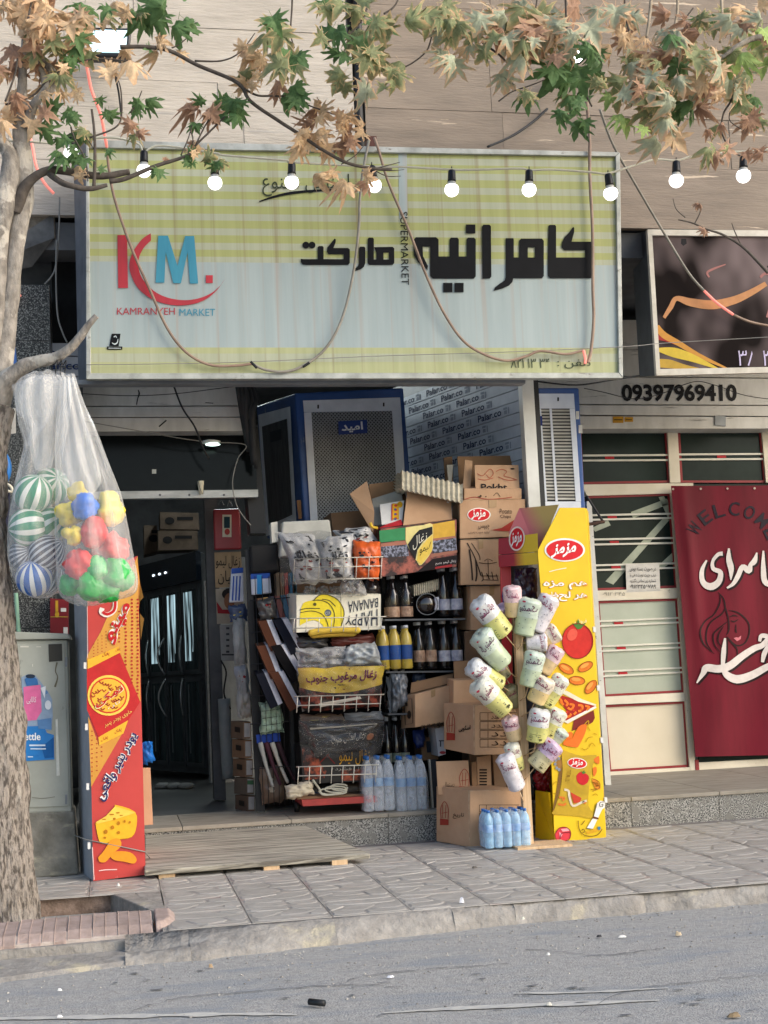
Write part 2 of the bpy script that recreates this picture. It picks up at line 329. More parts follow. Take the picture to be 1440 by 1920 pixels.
for k in range(12):
    b = MB(); h = TS/2-.0006; e = .0016
    b.hexa([(-h+e, -h+e, 0), (h-e, -h+e, 0), (h, -h, -.0035), (-h, -h, -.0035), (-h+e, h-e, 0), (h-e, h-e, 0), (h, h, -.0035), (-h, h, -.0035)]); b.cur = 1
    sd_ = [(rnd.uniform(-h, h), rnd.uniform(-h, h)) for _ in range(60)]; cs = [sd_[0]]
    for p in sd_:
        if len(cs) < 6 and all(math.hypot((p[0]-q[0])*.75, (p[1]-q[1])*1.25) > .095 for q in cs): cs.append(p)
    for ci, (cx, cy) in enumerate(cs):
        cell = [(-h+.004, -h+.004), (h-.004, -h+.004), (h-.004, h-.004), (-h+.004, h-.004)]
        for q in cs:
            if q == (cx, cy): continue
            mx_, my_, dx, dy = (cx+q[0])/2, (cy+q[1])/2, (q[0]-cx)*.56, (q[1]-cy)*1.56; new = []
            for k_ in range(len(cell)):
                p, r_ = cell[k_], cell[(k_+1) % len(cell)]; sp, sr = (p[0]-mx_)*dx+(p[1]-my_)*dy, (r_[0]-mx_)*dx+(r_[1]-my_)*dy
                if sp <= 0: new.append(p)
                if sp*sr < 0: t = sp/(sp-sr); new.append((p[0]+(r_[0]-p[0])*t, p[1]+(r_[1]-p[1])*t))
            cell = new
            if len(cell) < 3: break
        if len(cell) < 3: continue
        cx, cy = sum(p[0] for p in cell)/len(cell), sum(p[1] for p in cell)/len(cell)
        ou = []                                  # round the corners, pull the edge in for the joint
        for k_ in range(len(cell)):
            p, q, r_ = cell[k_-1], cell[k_], cell[(k_+1) % len(cell)]
            ou += [(q[0]+(p[0]-q[0])*.22, q[1]+(p[1]-q[1])*.22), (q[0]+(r_[0]-q[0])*.22, q[1]+(r_[1]-q[1])*.22)]
        ou = [(cx+(x-cx)*.93, cy+(y-cy)*.91) for x, y in ou]
        inn = [(cx+(x-cx)*.9, cy+(y-cy)*.86) for x, y in ou]
        z = rnd.uniform(.002, .004); n = len(ou)
        b.mesh([(x, y, .0003) for x, y in ou]+[(x, y, z) for x, y in inn], [(i, (i+1) % n, n+(i+1) % n, n+i) for i in range(n)]+[tuple(range(n, 2*n))])
    me = bpy.data.meshes.new('paver'); me.from_pydata(b.v, [], b.f); me.materials.append(m_pave); me.materials.append(m_stone); me.polygons.foreach_set('material_index', b.mi); tiles.append(me)
PIT = [(-1.35, -1.04), (-.05, -1.045), (.19, -1.72), (-1.35, -1.76)]      # back left, back right, front right, front left
nx = 0
for ix in range(-6, 15):
    for iy in range(-6, 1):
        x, y = .03+ix*TS, -1.925+(iy+6)*TS
        if x-TS/2 < .19 and y < -.95: continue
        if y > .0: continue
        o = bpy.data.objects.new('paver', rnd.choice(tiles)); col.objects.link(o); o.parent = sidewalk
        o.location = (x, y, rnd.uniform(-.0006, .0006)); o.rotation_euler = (rnd.uniform(-.002, .002), rnd.uniform(-.002, .002), rnd.randrange(2)*math.pi)
# strip of mortar between the last pavers and the kerb, and pieces round the pit
b = MB(); b.hexa([(.06, -1.0, -.001), (.192, -1.0, -.001), (.192, -2.08, -.001), (.25, -2.08, -.001), (.06, -1.0, -.05), (.192, -1.0, -.05), (.192, -2.08, -.05), (.25, -2.08, -.05)]); b.box((.17, -2.1, -.06), (.363, -1.04, -.004)); b.build('mortar_strip', m_conc, sidewalk)
m_pitwall = M('pit_wall', '#9a8576', '#6d5b4e', rough=.95, scale=18, bump=.9, bscale=50)
pit = struct('tree_pit', MB().poly([(-1.6, -1.0, -.1), (.25, -1.0, -.1), (.25, -1.9, -.1), (-1.6, -1.9, -.1)]), m_soil)
MB().box((-1.6, -1.06, -.1), (-.02, -.985, -.002)).build('pit_wall', m_pitwall, pit)
b = MB(); a0, a1 = V((-.04, -1.05, 0)), V((.165, -1.70, 0)); dv = V((.09, .02, 0))
b.hexa([a0+V((0, 0, 0)), a1+V((0, 0, 0)), a1+V((0, 0, -.1)), a0+V((0, 0, -.1)), a0+dv, a1+dv, a1+dv+V((0, 0, -.1)), a0+dv+V((0, 0, -.1))]); b.build('pit_wall', m_conc, pit, bevel=.006)
for k in range(27):
    x1 = .135-k*.0485; x0 = x1-.0462; b = MB(); j = rnd.uniform(-.006, .006); y0 = -2.03-.07*max(0, -x1)+j
    pr = [(y0, -.1), (y0+.0, -.015), (y0+.05, .012), (y0+.27, .03), (y0+.29, -.0), (y0+.29, -.1)]
    b.mesh([(x0+j, y, z+j*.3) for y, z in pr]+[(x1+j, y, z+j*.3) for y, z in pr], [(i, (i+1) % 6, 6+(i+1) % 6, 6+i) for i in range(6)]+[tuple(range(6)), tuple(range(6, 12))])
    b.build('brick', m_brick, pit, bevel=.003)
b = MB(); pr = [(-2.022, -.1), (-2.022, -.018), (-1.975, .007), (-1.77, .024), (-1.752, -.006), (-1.752, -.1)]
b.mesh([(.133, y, z) for y, z in pr]+[(-1.2, y-.09, z) for y, z in pr], [(i, (i+1) % 6, 6+(i+1) % 6, 6+i) for i in range(6)]); b.build('brick_mortar', M('brick_mortar', '#bdb0a6', rough=.95, bump=.5), pit)
b = MB(); pr = []
for k in range(7):
    a = k/6*math.pi/2; pr.append((.145+.085*math.sin(a), -2.02+.0+.16*(1-math.cos(a))))
pr += [(.232, -1.72), (.145, -1.72)]
n = len(pr); b.mesh([(x, y, -.1) for x, y in pr]+[(x, y, .0) for x, y in pr]+[(.145+(x-.145)*.7, y+.02, .022) for x, y in pr], [(i+r_*n, (i+1) % n+r_*n, n+(i+1) % n+r_*n, n+i+r_*n) for i in range(n) for r_ in (0, 1)]+[tuple(range(2*n, 3*n))], False)
b.build('end_stone', m_brick, pit, bevel=.006)
# ---- step
b = MB(); rg = random.Random(4)
for k in range(700):
    x = rg.uniform(-.9, 3.6); t = rg.random()**2.2; y = ky(x)-.16*(1 if x < 1.5 else .35)-t*1.1; s = rg.uniform(.002, .0075); a = rg.uniform(0, 3)
    p = [(x+s*math.cos(a+q), y+s*math.sin(a+q), ZR+.001) for q in (0, 1.7, 3.3, 4.9)]; b.mesh(p+[(x, y, ZR+s*.9)], [(0, 1, 4), (1, 2, 4), (2, 3, 4), (3, 0, 4)])
o = b.build('road_grit', M('grit', '#b9b4aa', '#77746e', rough=1, scale=6, fix=True), road); o['kind'] = 'stuff'
m_crk = M('crack', '#6a6b6b', rough=1); b = MB()
for row in ([(240, 1900), (330, 1872), (470, 1858), (640, 1846), (760, 1850)], [(640, 1846), (700, 1826), (860, 1812), (960, 1806)], [(1080, 1905), (1180, 1858), (1320, 1838), (1450, 1826)], [(980, 1778), (1120, 1790), (1240, 1778)]):
    q = cat(row, 9); q = [(x+rg.uniform(-5, 5), y+rg.uniform(-1.6, 1.6)) for x, y in q]
    for s_ in strk(q, [rg.uniform(.3, 1.1) for _ in q], 1): b.poly([gnd(*p_, ZR+.0045) for p_ in s_])
o = b.build('cracks', m_crk, road); o['kind'] = 'stuff'
ZS = .165
step = struct('step', MB().box((-.2, .03, ZR), (7, .6, ZS-.022)), m_conc)
xs = [-.2, .35, .95, 1.5, 1.98, 2.45, 2.95, 3.5, 4.1, 4.8, 5.6, 7]
for i in range(len(xs)-1):
    MB().box((xs[i]+.0015, 0, -.02), (xs[i+1]-.0015, .029, ZS-.024)).build('granite_slab', m_gran, step)
    MB().box((xs[i]+.001, -.012+rnd.uniform(-.002, .002), ZS-.0235), (xs[i+1]-.001, .62 if i < 5 else 1.5, ZS)).build('tread_slab', m_tread, step, bevel=.004)
struct('shop_floor', MB().box((-.25, .621, ZR), (2.6, 6.2, ZS-.003)).box((2.6, 1.501, ZR), (7, 4.2, ZS-.003)), M('shop_floor_tile', '#6c6d6b', '#585a59', rough=.35, scale=3))

# ================================================================ BUILDINGS
ZA, ZB = 3.605, 3.59         # underside of the upper walls
def panels(root, x0, x1, zs, w, mat, seed):
    r = random.Random(seed)
    for i in range(len(zs)-1):
        x = x0-r.uniform(0, w)
        while x < x1:
            ww = w*r.uniform(.8, 1.15); a, b_ = max(x, x0), min(x+ww, x1)
            if b_-a > .03: MB().box((a+.0012, r.uniform(-.003, .003), zs[i]+.0012), (b_-.0012, .05, zs[i+1]-.0012)).build('stone_panel', mat, root)
            x += ww
xg0, xg1 = at(664, 200, 0).x, at(684, 200, 0).x
bl = thing('pale_stone_building', 'upper wall of pale grey travertine panels left of the black gap', 'building', (-1, 0, ZA))
MB().box((-6, .05, ZA+.03), (xg0-.01, .4, 7.5)).build('wall', m_dwall, bl)
panels(bl, -5, xg0, [ZA, 3.93, 4.25, 4.42, 4.75, 5.08, 5.4, 5.75, 6.1], 1.25, m_trav, 3)
MB().box((-6, .06, ZR), (-.62, .4, ZA+.03)).build('wall', m_dwall, bl)
br = thing('brown_stone_building', 'upper wall of brown veined travertine slabs right of the black gap', 'building', (3, 0, ZB))
MB().box((xg1+.01, .05, ZB+.03), (8, .4, 7.5)).build('wall', m_dwall, br)
panels(br, xg1, 7.5, [ZB, 3.98, 4.3, 4.62, 4.95, 5.28, 5.6, 6.0], 1.7, m_trav2, 8)
b = MB(); b.box((xg0-.008, .04, ZA), (xg1+.008, .45, 7.4)); b.build('gap_filler', m_dark, br)
pipe = MB().tube([(xg0+.05, .03, 3.3), (xg0+.03, .02, 4.3), (xg1-.02, .02, 4.65), (xg1-.0, .03, 5.6), (xg1, .03, 6.4)], .03, 8).build('black_pipe', m_black)
tag(pipe, 'black pipe running up the gap between pale and brown stone walls', 'pipe')
# shell of the ground floor: ceilings, back and side walls
MB().box((-.66, .33, 1.9), (-.14, .37, ZA+.02)).build('wall', m_dwall, bl)
sh = thing('ground_floor_shell', 'dark ground floor rooms with ceiling and walls behind the shop fronts', 'building', (1, 3, ZS))
MB().box((-.6, .06, 3.42), (7.5, 6.3, 3.58)).build('ceiling', m_dwall, sh)
MB().box((-.62, 6.0, ZR), (7.5, 6.2, 3.42)).build('back_wall', m_dwall, sh)
MB().box((.9, 2.2, 3.36), (1.02, 3.6, 3.4)).build('ceiling_lamp', EMIT('ceiling_tube', (.9, 1, 1), 24), sh)
MB().box((-.9, .9, ZR), (-.42, 6.0, 3.42)).build('side_wall', m_dwall, sh)
MB().box((2.62, 1.75, ZR), (2.75, 6.0, 3.42)).build('side_wall', m_dwall, sh)
MB().box((6.4, 1.6, ZR), (6.6, 6.0, 3.42)).build('side_wall', m_dwall, sh)
# dark granite pillar at the left
pl = thing('granite_pillar', 'speckled black granite pillar behind the tree trunk', 'pillar', (-.5, .1, ZS))
xp0, xp1 = -1.2, at(99, 900, 0).x
zz = [ZR, .62, 1.28, 1.94, 2.45, 2.88, 3.2]
for i in range(6): MB().box((xp0, 0, zz[i]+.0015), (xp1, .3, zz[i+1]-.0015)).build('granite_panel', m_granite_dark, pl)
slab('white_post', [(68, 1120), (92, 1120), (96, 1640), (72, 1640)], .03, .06, M('white_post_paint', '#d0d0cf', rough=.5), None)
tag(bpy.data.objects['white_post'], 'narrow white upright post between granite pillar and red carton', 'post')
# torn tarpaulin and dark void over the pillar
slab('void_panel', [(95, 390), (200, 390), (205, 700), (100, 700)], .3, .02, m_dark, sh)
m_tarp = M('tarpaulin', '#6a6a68', '#4b4b4a', rough=.6, bump=.4, bscale=12)
b = MB(); b.poly([at(40, 470, .02), at(102, 445, .02), at(60, 500, .1), at(38, 505, .05)]); b.poly([at(40, 440, .03), at(100, 400, .03), at(102, 446, .02), at(40, 470, .02)])
tag(b.build('torn_tarpaulin', m_tarp), 'grey torn tarpaulin flap above the dark opening left of the sign', 'tarpaulin')
b = slab('broken_masonry', [(45, 396), (102, 398), (104, 446), (48, 452)], .05, .2, M('broken_plaster', '#a39a8d', '#6f675c', rough=.95, scale=14, bump=1, bscale=20))
tag(b, 'broken plaster edge under the pale stone wall', 'masonry')
# ================================================================ SHOP A FRONT
m_wfilm = M('film_board', '#c9ced6', '#b2b8c2', rough=.35, scale=5)
# left strip boards with film print
lb = thing('film_covered_boards', 'short stack of grey film covered boards behind the broken branch', 'board', at(110, 700, .28))
for i, (y0, y1) in enumerate(((643, 667), (668, 687), (688, 705), (706, 722))):
    slab('board', [(58 if i else 70, y0), (165, y0+1), (166, y1), (60 if i else 72, y1-1)], .28+i*.003, .03, m_wfilm, lb)
slab('upright', prect(48, 641, 70, 716), .24, .03, M('white_upright', '#c8c9cb', rough=.5), lb)
T(lb, 'Palar.co', PY(.28), [(28, 652), (104, 653), (104, 667), (28, 666)], '#1d3a72', off=.004)
T(lb, 'Palar.co', PY(.283), [(62, 677), (150, 678), (150, 693), (62, 692)], '#1d3a72', off=.004)
# roller shutter box over the door
rs = thing('roller_shutter', 'grey white rolled up shutter under the market sign', 'shutter', at(320, 810, .5))
slab('shutter_slat', [(150, 724), (470, 724), (471, 760), (151, 761)], .5, .25, m_shut, rs)
slab('shutter_slat', [(150, 763), (474, 762), (475, 781), (151, 782)], .495, .25, m_shut, rs)
slab('shutter_slat', [(150, 784), (476, 783), (478, 808), (151, 809)], .5, .25, m_shut, rs)
ink(rs, 'scuff', INK('#2b2c2d'), PY(.5), strk([(259, 731), (261, 738), (258, 748), (256, 759)], [1.5, 3, 2, 2])+strk([(298, 800), (312, 788)], 2.5)+strk([(385, 755), (400, 756)], 1.5), .003)
# transom, rail, jamb
tr = thing('shop_doorway', 'aluminium framed doorway of the market with dark glass transom', 'doorway', at(330, 1540, .62))
m_glass = M('dark_glass', '#0d1214', '#090c0e', rough=.12, spec=.12)
slab('transom_glass', [(150, 810), (478, 810), (482, 920), (152, 922)], .66, .01, m_glass, tr)
slab('rail', [(150, 922), (484, 918), (484, 932), (152, 936)], .60, .06, m_alu, tr)
slab('jamb', [(383, 934), (406, 934), (424, 1500), (402, 1500)], 1.25, .12, m_dwall, tr)
slab('jamb', [(452, 800), (484, 800), (500, 1000), (470, 1000)], .7, .2, m_black, tr)
slab('sticker', prect(285, 880, 293, 888), .65, .004, INK('#c8ccc8'), tr)
ink(tr, 'rivet', INK('#55575a'), PY(.60), [circ(x, 928, 2.2, n=8) for x in (300, 355, 420)], .003)
# cup hanging on the rail
cp = thing('white_cup', 'cream paper cup taped to the rail over the doorway', 'cup', at(377, 925, .57))
MB().lathe(at(377, 926, .57), [(0, .013), (.075, .02), (.078, .021)], 12).build('cup', INK('#e9e2c8'), cp)
cable('cup_wire', [(371, 900), (374, 912), (379, 926)], .0015, m_black, .545, cp, 5)
# little ceiling lamp seen through the transom
lamp = thing('oval_lamp', 'small oval lit lamp under the shutter box', 'lamp', at(395, 828, .5))
b = MB(); b.lathe(at(395, 829, .5), [(-.012, .02), (-.006, .055), (.004, .06), (.012, .03)], 16); b.build('lamp_housing', INK('#dfe3df'), lamp)
MB().lathe(at(399, 831, .5)-V((0, 0, .013)), [(0, .03), (.004, .045)], 16).build('lens', EMIT('lamp_lens', (.75, 1, .92), 2.2), lamp)
m_cabD = M('dark_cable', '#26282a', rough=.6); m_cabG = M('grey_cable', '#8d8b85', rough=.6)
cable('hanging_cable', [(326, 724, .3), (342, 765, .3), (365, 800, .3), (380, 838, .35), (392, 860, .4)], .006, m_cabD, label='thick black cable hanging in front of the shutter over the door', c='cable')
cable('lamp_cable', [(160, 790, .42), (250, 806, .42), (340, 822, .42), (395, 829, .48), (460, 834, .45), (446, 860, .45), (436, 905, .45), (445, 950, .5), (470, 985, .5)], .003, m_cabG, label='thin grey cable carrying the oval lamp over the doorway', c='cable')
cable('sagging_wire', [(150, 738, .3), (240, 742, .3), (330, 738, .3), (420, 727, .3), (470, 722, .3)], .0025, m_cabD, label='thin dark wire sagging across the shutter under the sign', c='wire')

sb = MB()
for k in range(7): sb.tube(tubepx([(444+k*5, 722, .3+.03*k), (447+k*6, 742+k*2, .32+.02*k), (452+k*4, 775, .4), (462+k*3, 830+k*8, .5)]), .012+.006*(k % 3), 6)
tag(sb.build('cable_bundle', m_cabD), 'sooty bundle of black cables between the shutter and the cooler', 'cables'); bpy.data.objects['cable_bundle']['kind'] = 'stuff'
# ---- shop inside: fridge, boxes
m_fr = M('fridge_black', '#5a5f63', '#484d51', rough=.3, spec=.5); m_frg = M('fridge_glass', '#47585b', '#141c1e', rough=.08, spec=.7, scale=3, stretch=(6, 6, .4))  # pane colour carries painted vertical reflection streaks
fq = [(252, 1066), (376, 1034), (392, 1452), (258, 1440)]; FY = (3.7, 3.0, 3.0, 3.7)
fr = thing('display_fridge', 'black glass door display fridge standing inside the dark shop', 'fridge', at(330, 1446, 3.3))
MB().slab(fq, FY, (.15, .75, 0)).build('cabinet', m_fr, fr)
fp = Plane(*[at(p[0], p[1], y) for p, y in zip(fq, FY)]); FPm = lambda u, v, o=0: fp.map(u, v, o)
def fbox(u0, v0, u1, v1, o0, o1, name, mat, par=fr):
    p = [fp.map(u0, v0, o1), fp.map(u1, v0, o1), fp.map(u1, v1, o1), fp.map(u0, v1, o1), fp.map(u0, v0, o0), fp.map(u1, v0, o0), fp.map(u1, v1, o0), fp.map(u0, v1, o0)]
    return MB().hexa(p).build(name, mat, par)
hd = fbox(0, .0, 1, .13, .002, .05, 'header', M('fridge_header', '#16202c', rough=.2, spec=.6))
ink(fr, 'painted_glint', EMIT('header_glint', (.8, .9, 1), 1.2), FPm, [circ(.38+.09*k, .065, .02, .006, 8) for k in range(3)], .056)  # ceiling lamp glints painted on the header as glowing spots
m_streak = GLOW('painted_reflection', (.5, .72, .8), .6)  # glowing streaks laid on the panes as painted reflections
m_hnd = M('handle_chrome', '#b9bdbf', rough=.25, metal=.6)
for r_, (v0, v1) in enumerate(((.145, .55), (.565, .97))):
    for c_ in range(4):
        u0 = .01+c_*.245; u1 = u0+.235
        d = fbox(u0, v0, u1, v1, .002, .03, 'door', m_fr)
        fbox(u0+.03, v0+.02, u1-.03, v1-.02, .0305, .034, 'pane', m_frg, d)
        if r_ == 0 and c_ > 0: fbox(u0+.04, v0+.03, u0+.13, v1-.06, .035, .037, 'reflection_streak', m_streak, d); fbox(u0+.14, v0+.03, u0+.16, v1-.1, .035, .037, 'reflection_streak', m_streak, d)
        else: fbox(u0+.06, v0+.03, u0+.075, v1-.06, .035, .037, 'door_seal', M('seal_grey', '#7d8688', rough=.4), d)
        if c_ < 3:
            uu = u1+.005; vc = v1-.09 if r_ == 0 else v0+.09
            MB().tube([fp.map(uu+.035*s_*math.sin(t*math.pi), vc-.09+.18*t, .04+.05*math.sin(t*math.pi)) for t in [i/10 for i in range(11)] for s_ in (-1 if c_ % 2 else 1,)], .008, 6).build('handle', m_hnd, d)
f2 = thing('tall_freezer', 'grey sided upright freezer next to the black fridge inside the shop', 'freezer', at(396, 1470, 2.6))
slab('side_panel', [(378, 1050), (398, 1040), (414, 1470), (392, 1470)], (2.75, 2.55, 2.55, 2.75), (.5, .6, 0), M('freezer_grey', '#a5a9ab', rough=.4), f2)
slab('trim', [(382, 1090), (386, 1088), (399, 1468), (395, 1468)], 2.54, .02, m_alu, f2); slab('trim', [(391, 1088), (394, 1086), (407, 1468), (404, 1468)], 2.535, .02, INK('#28415e'), f2)
m_box = M('carton_dark', '#6b5c4e', '#54483c', rough=.8)
for i, (q, Y, lab) in enumerate((([(300, 960), (372, 962), (374, 993), (301, 992)], 3.3, 'upper dark carton stacked over the fridge in the shop'), ([(296, 995), (370, 995), (372, 1030), (297, 1032)], 3.25, 'lower dark carton lying directly on the fridge in the shop'), ([(270, 985), (294, 985), (296, 1034), (271, 1040)], 3.5, 'narrow dark carton left of the pair on the fridge'))):
    t = thing('stored_carton', lab, 'carton', at(*q[3], Y), 'cartons on top of the fridge')
    slab('carton', q, Y, .35, m_box, t)
    P = PY(Y); ink(t, 'print', INK('#262626'), P, [circ(q[0][0]+18, (q[0][1]+q[2][1])/2, 9, 7, 14), rect(q[0][0]+32, q[0][1]+9, q[1][0]-10, q[0][1]+15)], .004)
pz = thing('floor_debris', 'pale crumpled packaging lying under the fridge in the shop', 'packaging', at(330, 1470, 3.0))
b = MB()
for k in range(3): b.lathe(gnd(305+k*22, 1478, ZS), [(0, .05), (.02, .07), (.04, .03)], 8)
b.build('crumpled_wrap', INK('#8e8f8c'), pz)
# ---- things on the inside door post
slab_ = lambda n, q, Y, d, m_, p=None: slab(n, q, Y, d, m_, p)
rp_ = thing('red_placard', 'red rounded placard with a small framed picture beside the doorway', 'placard', at(425, 992, 1.1))
slab('board', [(400, 955), (450, 953), (453, 1030), (402, 1031)], 1.1, .03, M('placard_red', '#9c2c33', rough=.4), rp_, bevel=.01)
slab('picture', prect(417, 965, 434, 1007), 1.097, .002, INK('#ded6bf'), rp_)
ink(rp_, 'picture_print', INK('#23404a'), PY(1.097), [rect(420, 969, 431, 990)], .003); ink(rp_, 'picture_print', INK('#b5473f'), PY(1.097), [circ(426, 997, 5, 6, 12)], .003)
MB().tube(tubepx([(410, 948), (414, 938), (420, 948)], .004, 1.1), .004, 6).build('hook', m_hnd, rp_); MB().tube(tubepx([(426, 950), (430, 939), (436, 950)], .004, 1.1), .004, 6).build('hook', m_hnd, rp_)
kp = thing('kraft_notice', 'brown kraft paper notice handwritten in black below the red placard', 'notice', at(426, 1100, 1.12))
slab('paper', [(402, 1036), (452, 1034), (455, 1100), (404, 1102)], 1.12, .004, M('kraft_paper', '#a58d6d', rough=.85), kp)
T(kp, 'زغال لیمو', PY(1.12), rect(405, 1042, 450, 1066), '#201d1a', bold=.0); T(kp, 'قلیان', PY(1.12), rect(409, 1070, 446, 1096), '#201d1a', bold=.0)
pp = thing('portrait_poster', 'poster of a dark haired head over red and white below the kraft notice', 'poster', at(428, 1160, 1.12))
slab('sheet', [(404, 1104), (455, 1103), (458, 1168), (407, 1170)], 1.125, .003, INK('#b8ab97'), pp)
P = PY(1.125); ink(pp, 'print', INK('#27211e'), P, [circ(430, 1100+14, 14, 11, 16)], .002); ink(pp, 'print', INK('#9b6a4c'), P, [circ(430, 1127, 10, 15, 16)], .003); ink(pp, 'print', INK('#a52a30'), P, [[(406, 1128), (417, 1143), (440, 1143), (456, 1134), (457, 1152), (408, 1150)]], .004); ink(pp, 'print', INK('#241d1b'), P, [circ(432, 1139, 5, 4, 10)], .005)
cl = thing('paper_calendar', 'grey paper calendar sheet pinned under the portrait poster', 'calendar', at(430, 1230, 1.12))
slab('sheet', [(412, 1172), (453, 1170), (456, 1238), (415, 1240)], 1.12, .004, INK('#a5a6a2'), cl)
ink(cl, 'print', INK('#4d4f50'), PY(1.12), [rect(424+14*(k % 2), 1176+11*(k//2), 430+14*(k % 2), 1180+11*(k//2)) for k in range(10)]+[rect(416, 1226, 452, 1229)], .003)
rm = thing('rolled_mat', 'grey rolled mat leaning at the inner door post', 'mat', at(428, 1462, 1.3))
MB().tube(tubepx([(420, 1310), (424, 1390), (429, 1460)], 0, 1.1, sm=4), .04, 12).build('roll', M('mat_grey', '#8c9392', rough=.6, bump=.4), rm)
MB().tube(tubepx([(414, 1238), (424, 1260), (420, 1300), (432, 1330)], 0, 1.08), .006, 6).build('strap', m_black, rm)
tl = thing('lamp_strip', 'thin yellow green glowing strip beside the freezer', 'lamp', at(409, 1300, 1.6)); slab('tube', [(407, 1250), (410, 1250), (413, 1360), (410, 1360)], 1.6, .02, EMIT('strip_glow', (.75, .95, .35), .6), tl)

# ---- evaporative cooler, big
m_blue = M('cooler_blue', '#31589a', '#284a82', rough=.45, scale=5, spots=('#7e90a6', 11, (1, 1, .4), .66, .72)); m_cpan = M('cooler_panel', '#e3e9f2', '#ccd3de', rough=.5, scale=5)
ck = thing('evaporative_cooler', 'large blue framed evaporative cooler with dark mesh front and blue badge', 'air cooler', at(660, 1000, 1.1))
A = dict(tl=at(553, 737, 1.05), tr=at(757, 727, 1.15), br=at(778, 1010, 1.15), bl=at(573, 1010, 1.05))
lt, lb_ = at(480, 762, 1.75), at(500, 1010, 1.75); dv = lt-A['tl']
MB().hexa([A['tl'], A['tr'], A['br'], A['bl'], lt, A['tr']+dv, A['br']+dv, lb_]).build('cabinet', m_blue, ck, bevel=.012)
cf = Plane(A['tl'], A['tr'], A['br'], A['bl']); cl_ = Plane(lt, A['tl'], A['bl'], lb_)
def pb(P, x0, y0, x1, y1, o0, o1, name, mat, par):
    q = rect(x0, y0, x1, y1); return MB().hexa([P(a, c, o1) for a, c in q]+[P(a, c, o0) for a, c in q]).build(name, mat, par)
def pq(P, q, o0, o1, name, mat, par, bevel=0): return MB().hexa([P(a, c, o1) for a, c in q]+[P(a, c, o0) for a, c in q]).build(name, mat, par, bevel=bevel)
pq(cf.pix, [(568, 751), (750, 745), (752, 770), (570, 773)], .002, .014, 'panel_frame', m_cpan, ck)
pq(cf.pix, [(570, 773.5), (584, 773), (598, 1008), (584, 1008)], .002, .014, 'panel_frame', m_cpan, ck)
pq(cf.pix, [(735, 770.5), (752, 770), (766, 1008), (750, 1008)], .002, .014, 'panel_frame', m_cpan, ck)
pq(cf.pix, [(584, 773.5), (735, 771), (750, 1008), (598, 1008)], .001, .004, 'mesh_backing', M('mesh_dark', '#55565a', '#1d1e20', rough=.9, scale=18, stretch=(3, 1, .3)), ck)
b = MB(); N_ = 24; u0, u1 = Plane(*[cf.pix(*p, .0) for p in ((584, 773.5), (735, 771), (750, 1008), (598, 1008))]), None
def strip_(p, q, w=.0032):
    d = (q-p).normalized(); s_ = d.cross(cf.n)*w; o_ = cf.n*.004
    b.hexa([p+s_+o_, q+s_+o_, q-s_+o_, p-s_+o_, p+s_, q+s_, q-s_, p-s_])
for k in range(-34, 24):
    for sgn in (1, -1):
        a0 = k/23; pts_ = []
        for t in (0, 1):
            pass
        ua, ub = a0, a0+1.45; va, vb = 0.0, 1.0
        if ua < 0: va = -ua/1.45; ua = 0
        if ub > 1: vb = 1-(ub-1)/1.45; ub = 1
        if vb <= va: continue
        f_ = (lambda u: u) if sgn > 0 else (lambda u: 1-u)
        strip_(u0.map(f_(ua), va, .007), u0.map(f_(ub), vb, .007))
o = b.build('mesh_grille', M('mesh_metal', '#9b9fa2', rough=.5, metal=.2), ck); o['kind'] = 'stuff'
bd = pq(cf.pix, [(634, 790), (688, 787), (689, 812), (635, 815)], .014, .02, 'badge', M('badge_blue', '#1f3f88', rough=.35), ck)
T(bd, 'امید', cf.pix, [(640, 792), (680, 790), (681, 809), (641, 812)], '#e8ecf2', off=.024, bold=.03)
ink(ck, 'slot', INK('#1c1d1f'), cf.pix, [rect(595, 759, 598, 766), rect(718, 755, 721, 762)], .016)
ink(ck, 'rust_patch', INK('#7d5a3a'), cf.pix, [[(556, 938), (564, 938), (566, 972), (560, 974)]], .006)
pq(cl_.pix, [(484, 778), (544, 762), (556, 985), (500, 1005)], .002, .012, 'side_panel', m_cpan, ck)
pq(cl_.pix, [(491, 800), (538, 785), (548, 965), (504, 985)], .0125, .016, 'side_mesh', M('side_mesh', '#56585b', '#3c3e41', rough=.85, scale=12, stretch=(6, 6, .5)), ck)
pq(cl_.pix, [(506, 810), (527, 804), (528, 824), (507, 830)], .0165, .02, 'badge', INK('#22272f'), ck)
# ---- printed strip wall
w0, w1 = at(985, 720, .12), at(1004, 1000, .12); wd = V((-.2805, .96, 0)); wt = [V((w0.x, .12, 2.9)), V((w0.x, .12, .3))]
pw = thing('strip_wall', 'side wall of grey horizontal strips printed over with blue lettering', 'wall', (w0.x, .2, ZS)); LW = 1.75
pw_n = V((-.96, -.2805, 0))
def PW(u, v, o=0): return V((w0.x+.02, .14, 2.86))+wd*((1-u)*LW)-V((0, 0, 1))*v+pw_n*o
m_strip = M('printed_strip', '#bcc7d6', '#a6b2c3', rough=.4, scale=6, rv=.05)
MB().hexa([PW(0, -.1, -.005), PW(1, -.1, -.005), PW(1, 2.6, -.005), PW(0, 2.6, -.005), PW(0, -.1, -.05), PW(1, -.1, -.05), PW(1, 2.6, -.05), PW(0, 2.6, -.05)]).build('backing', m_grey, pw)
SP = .073
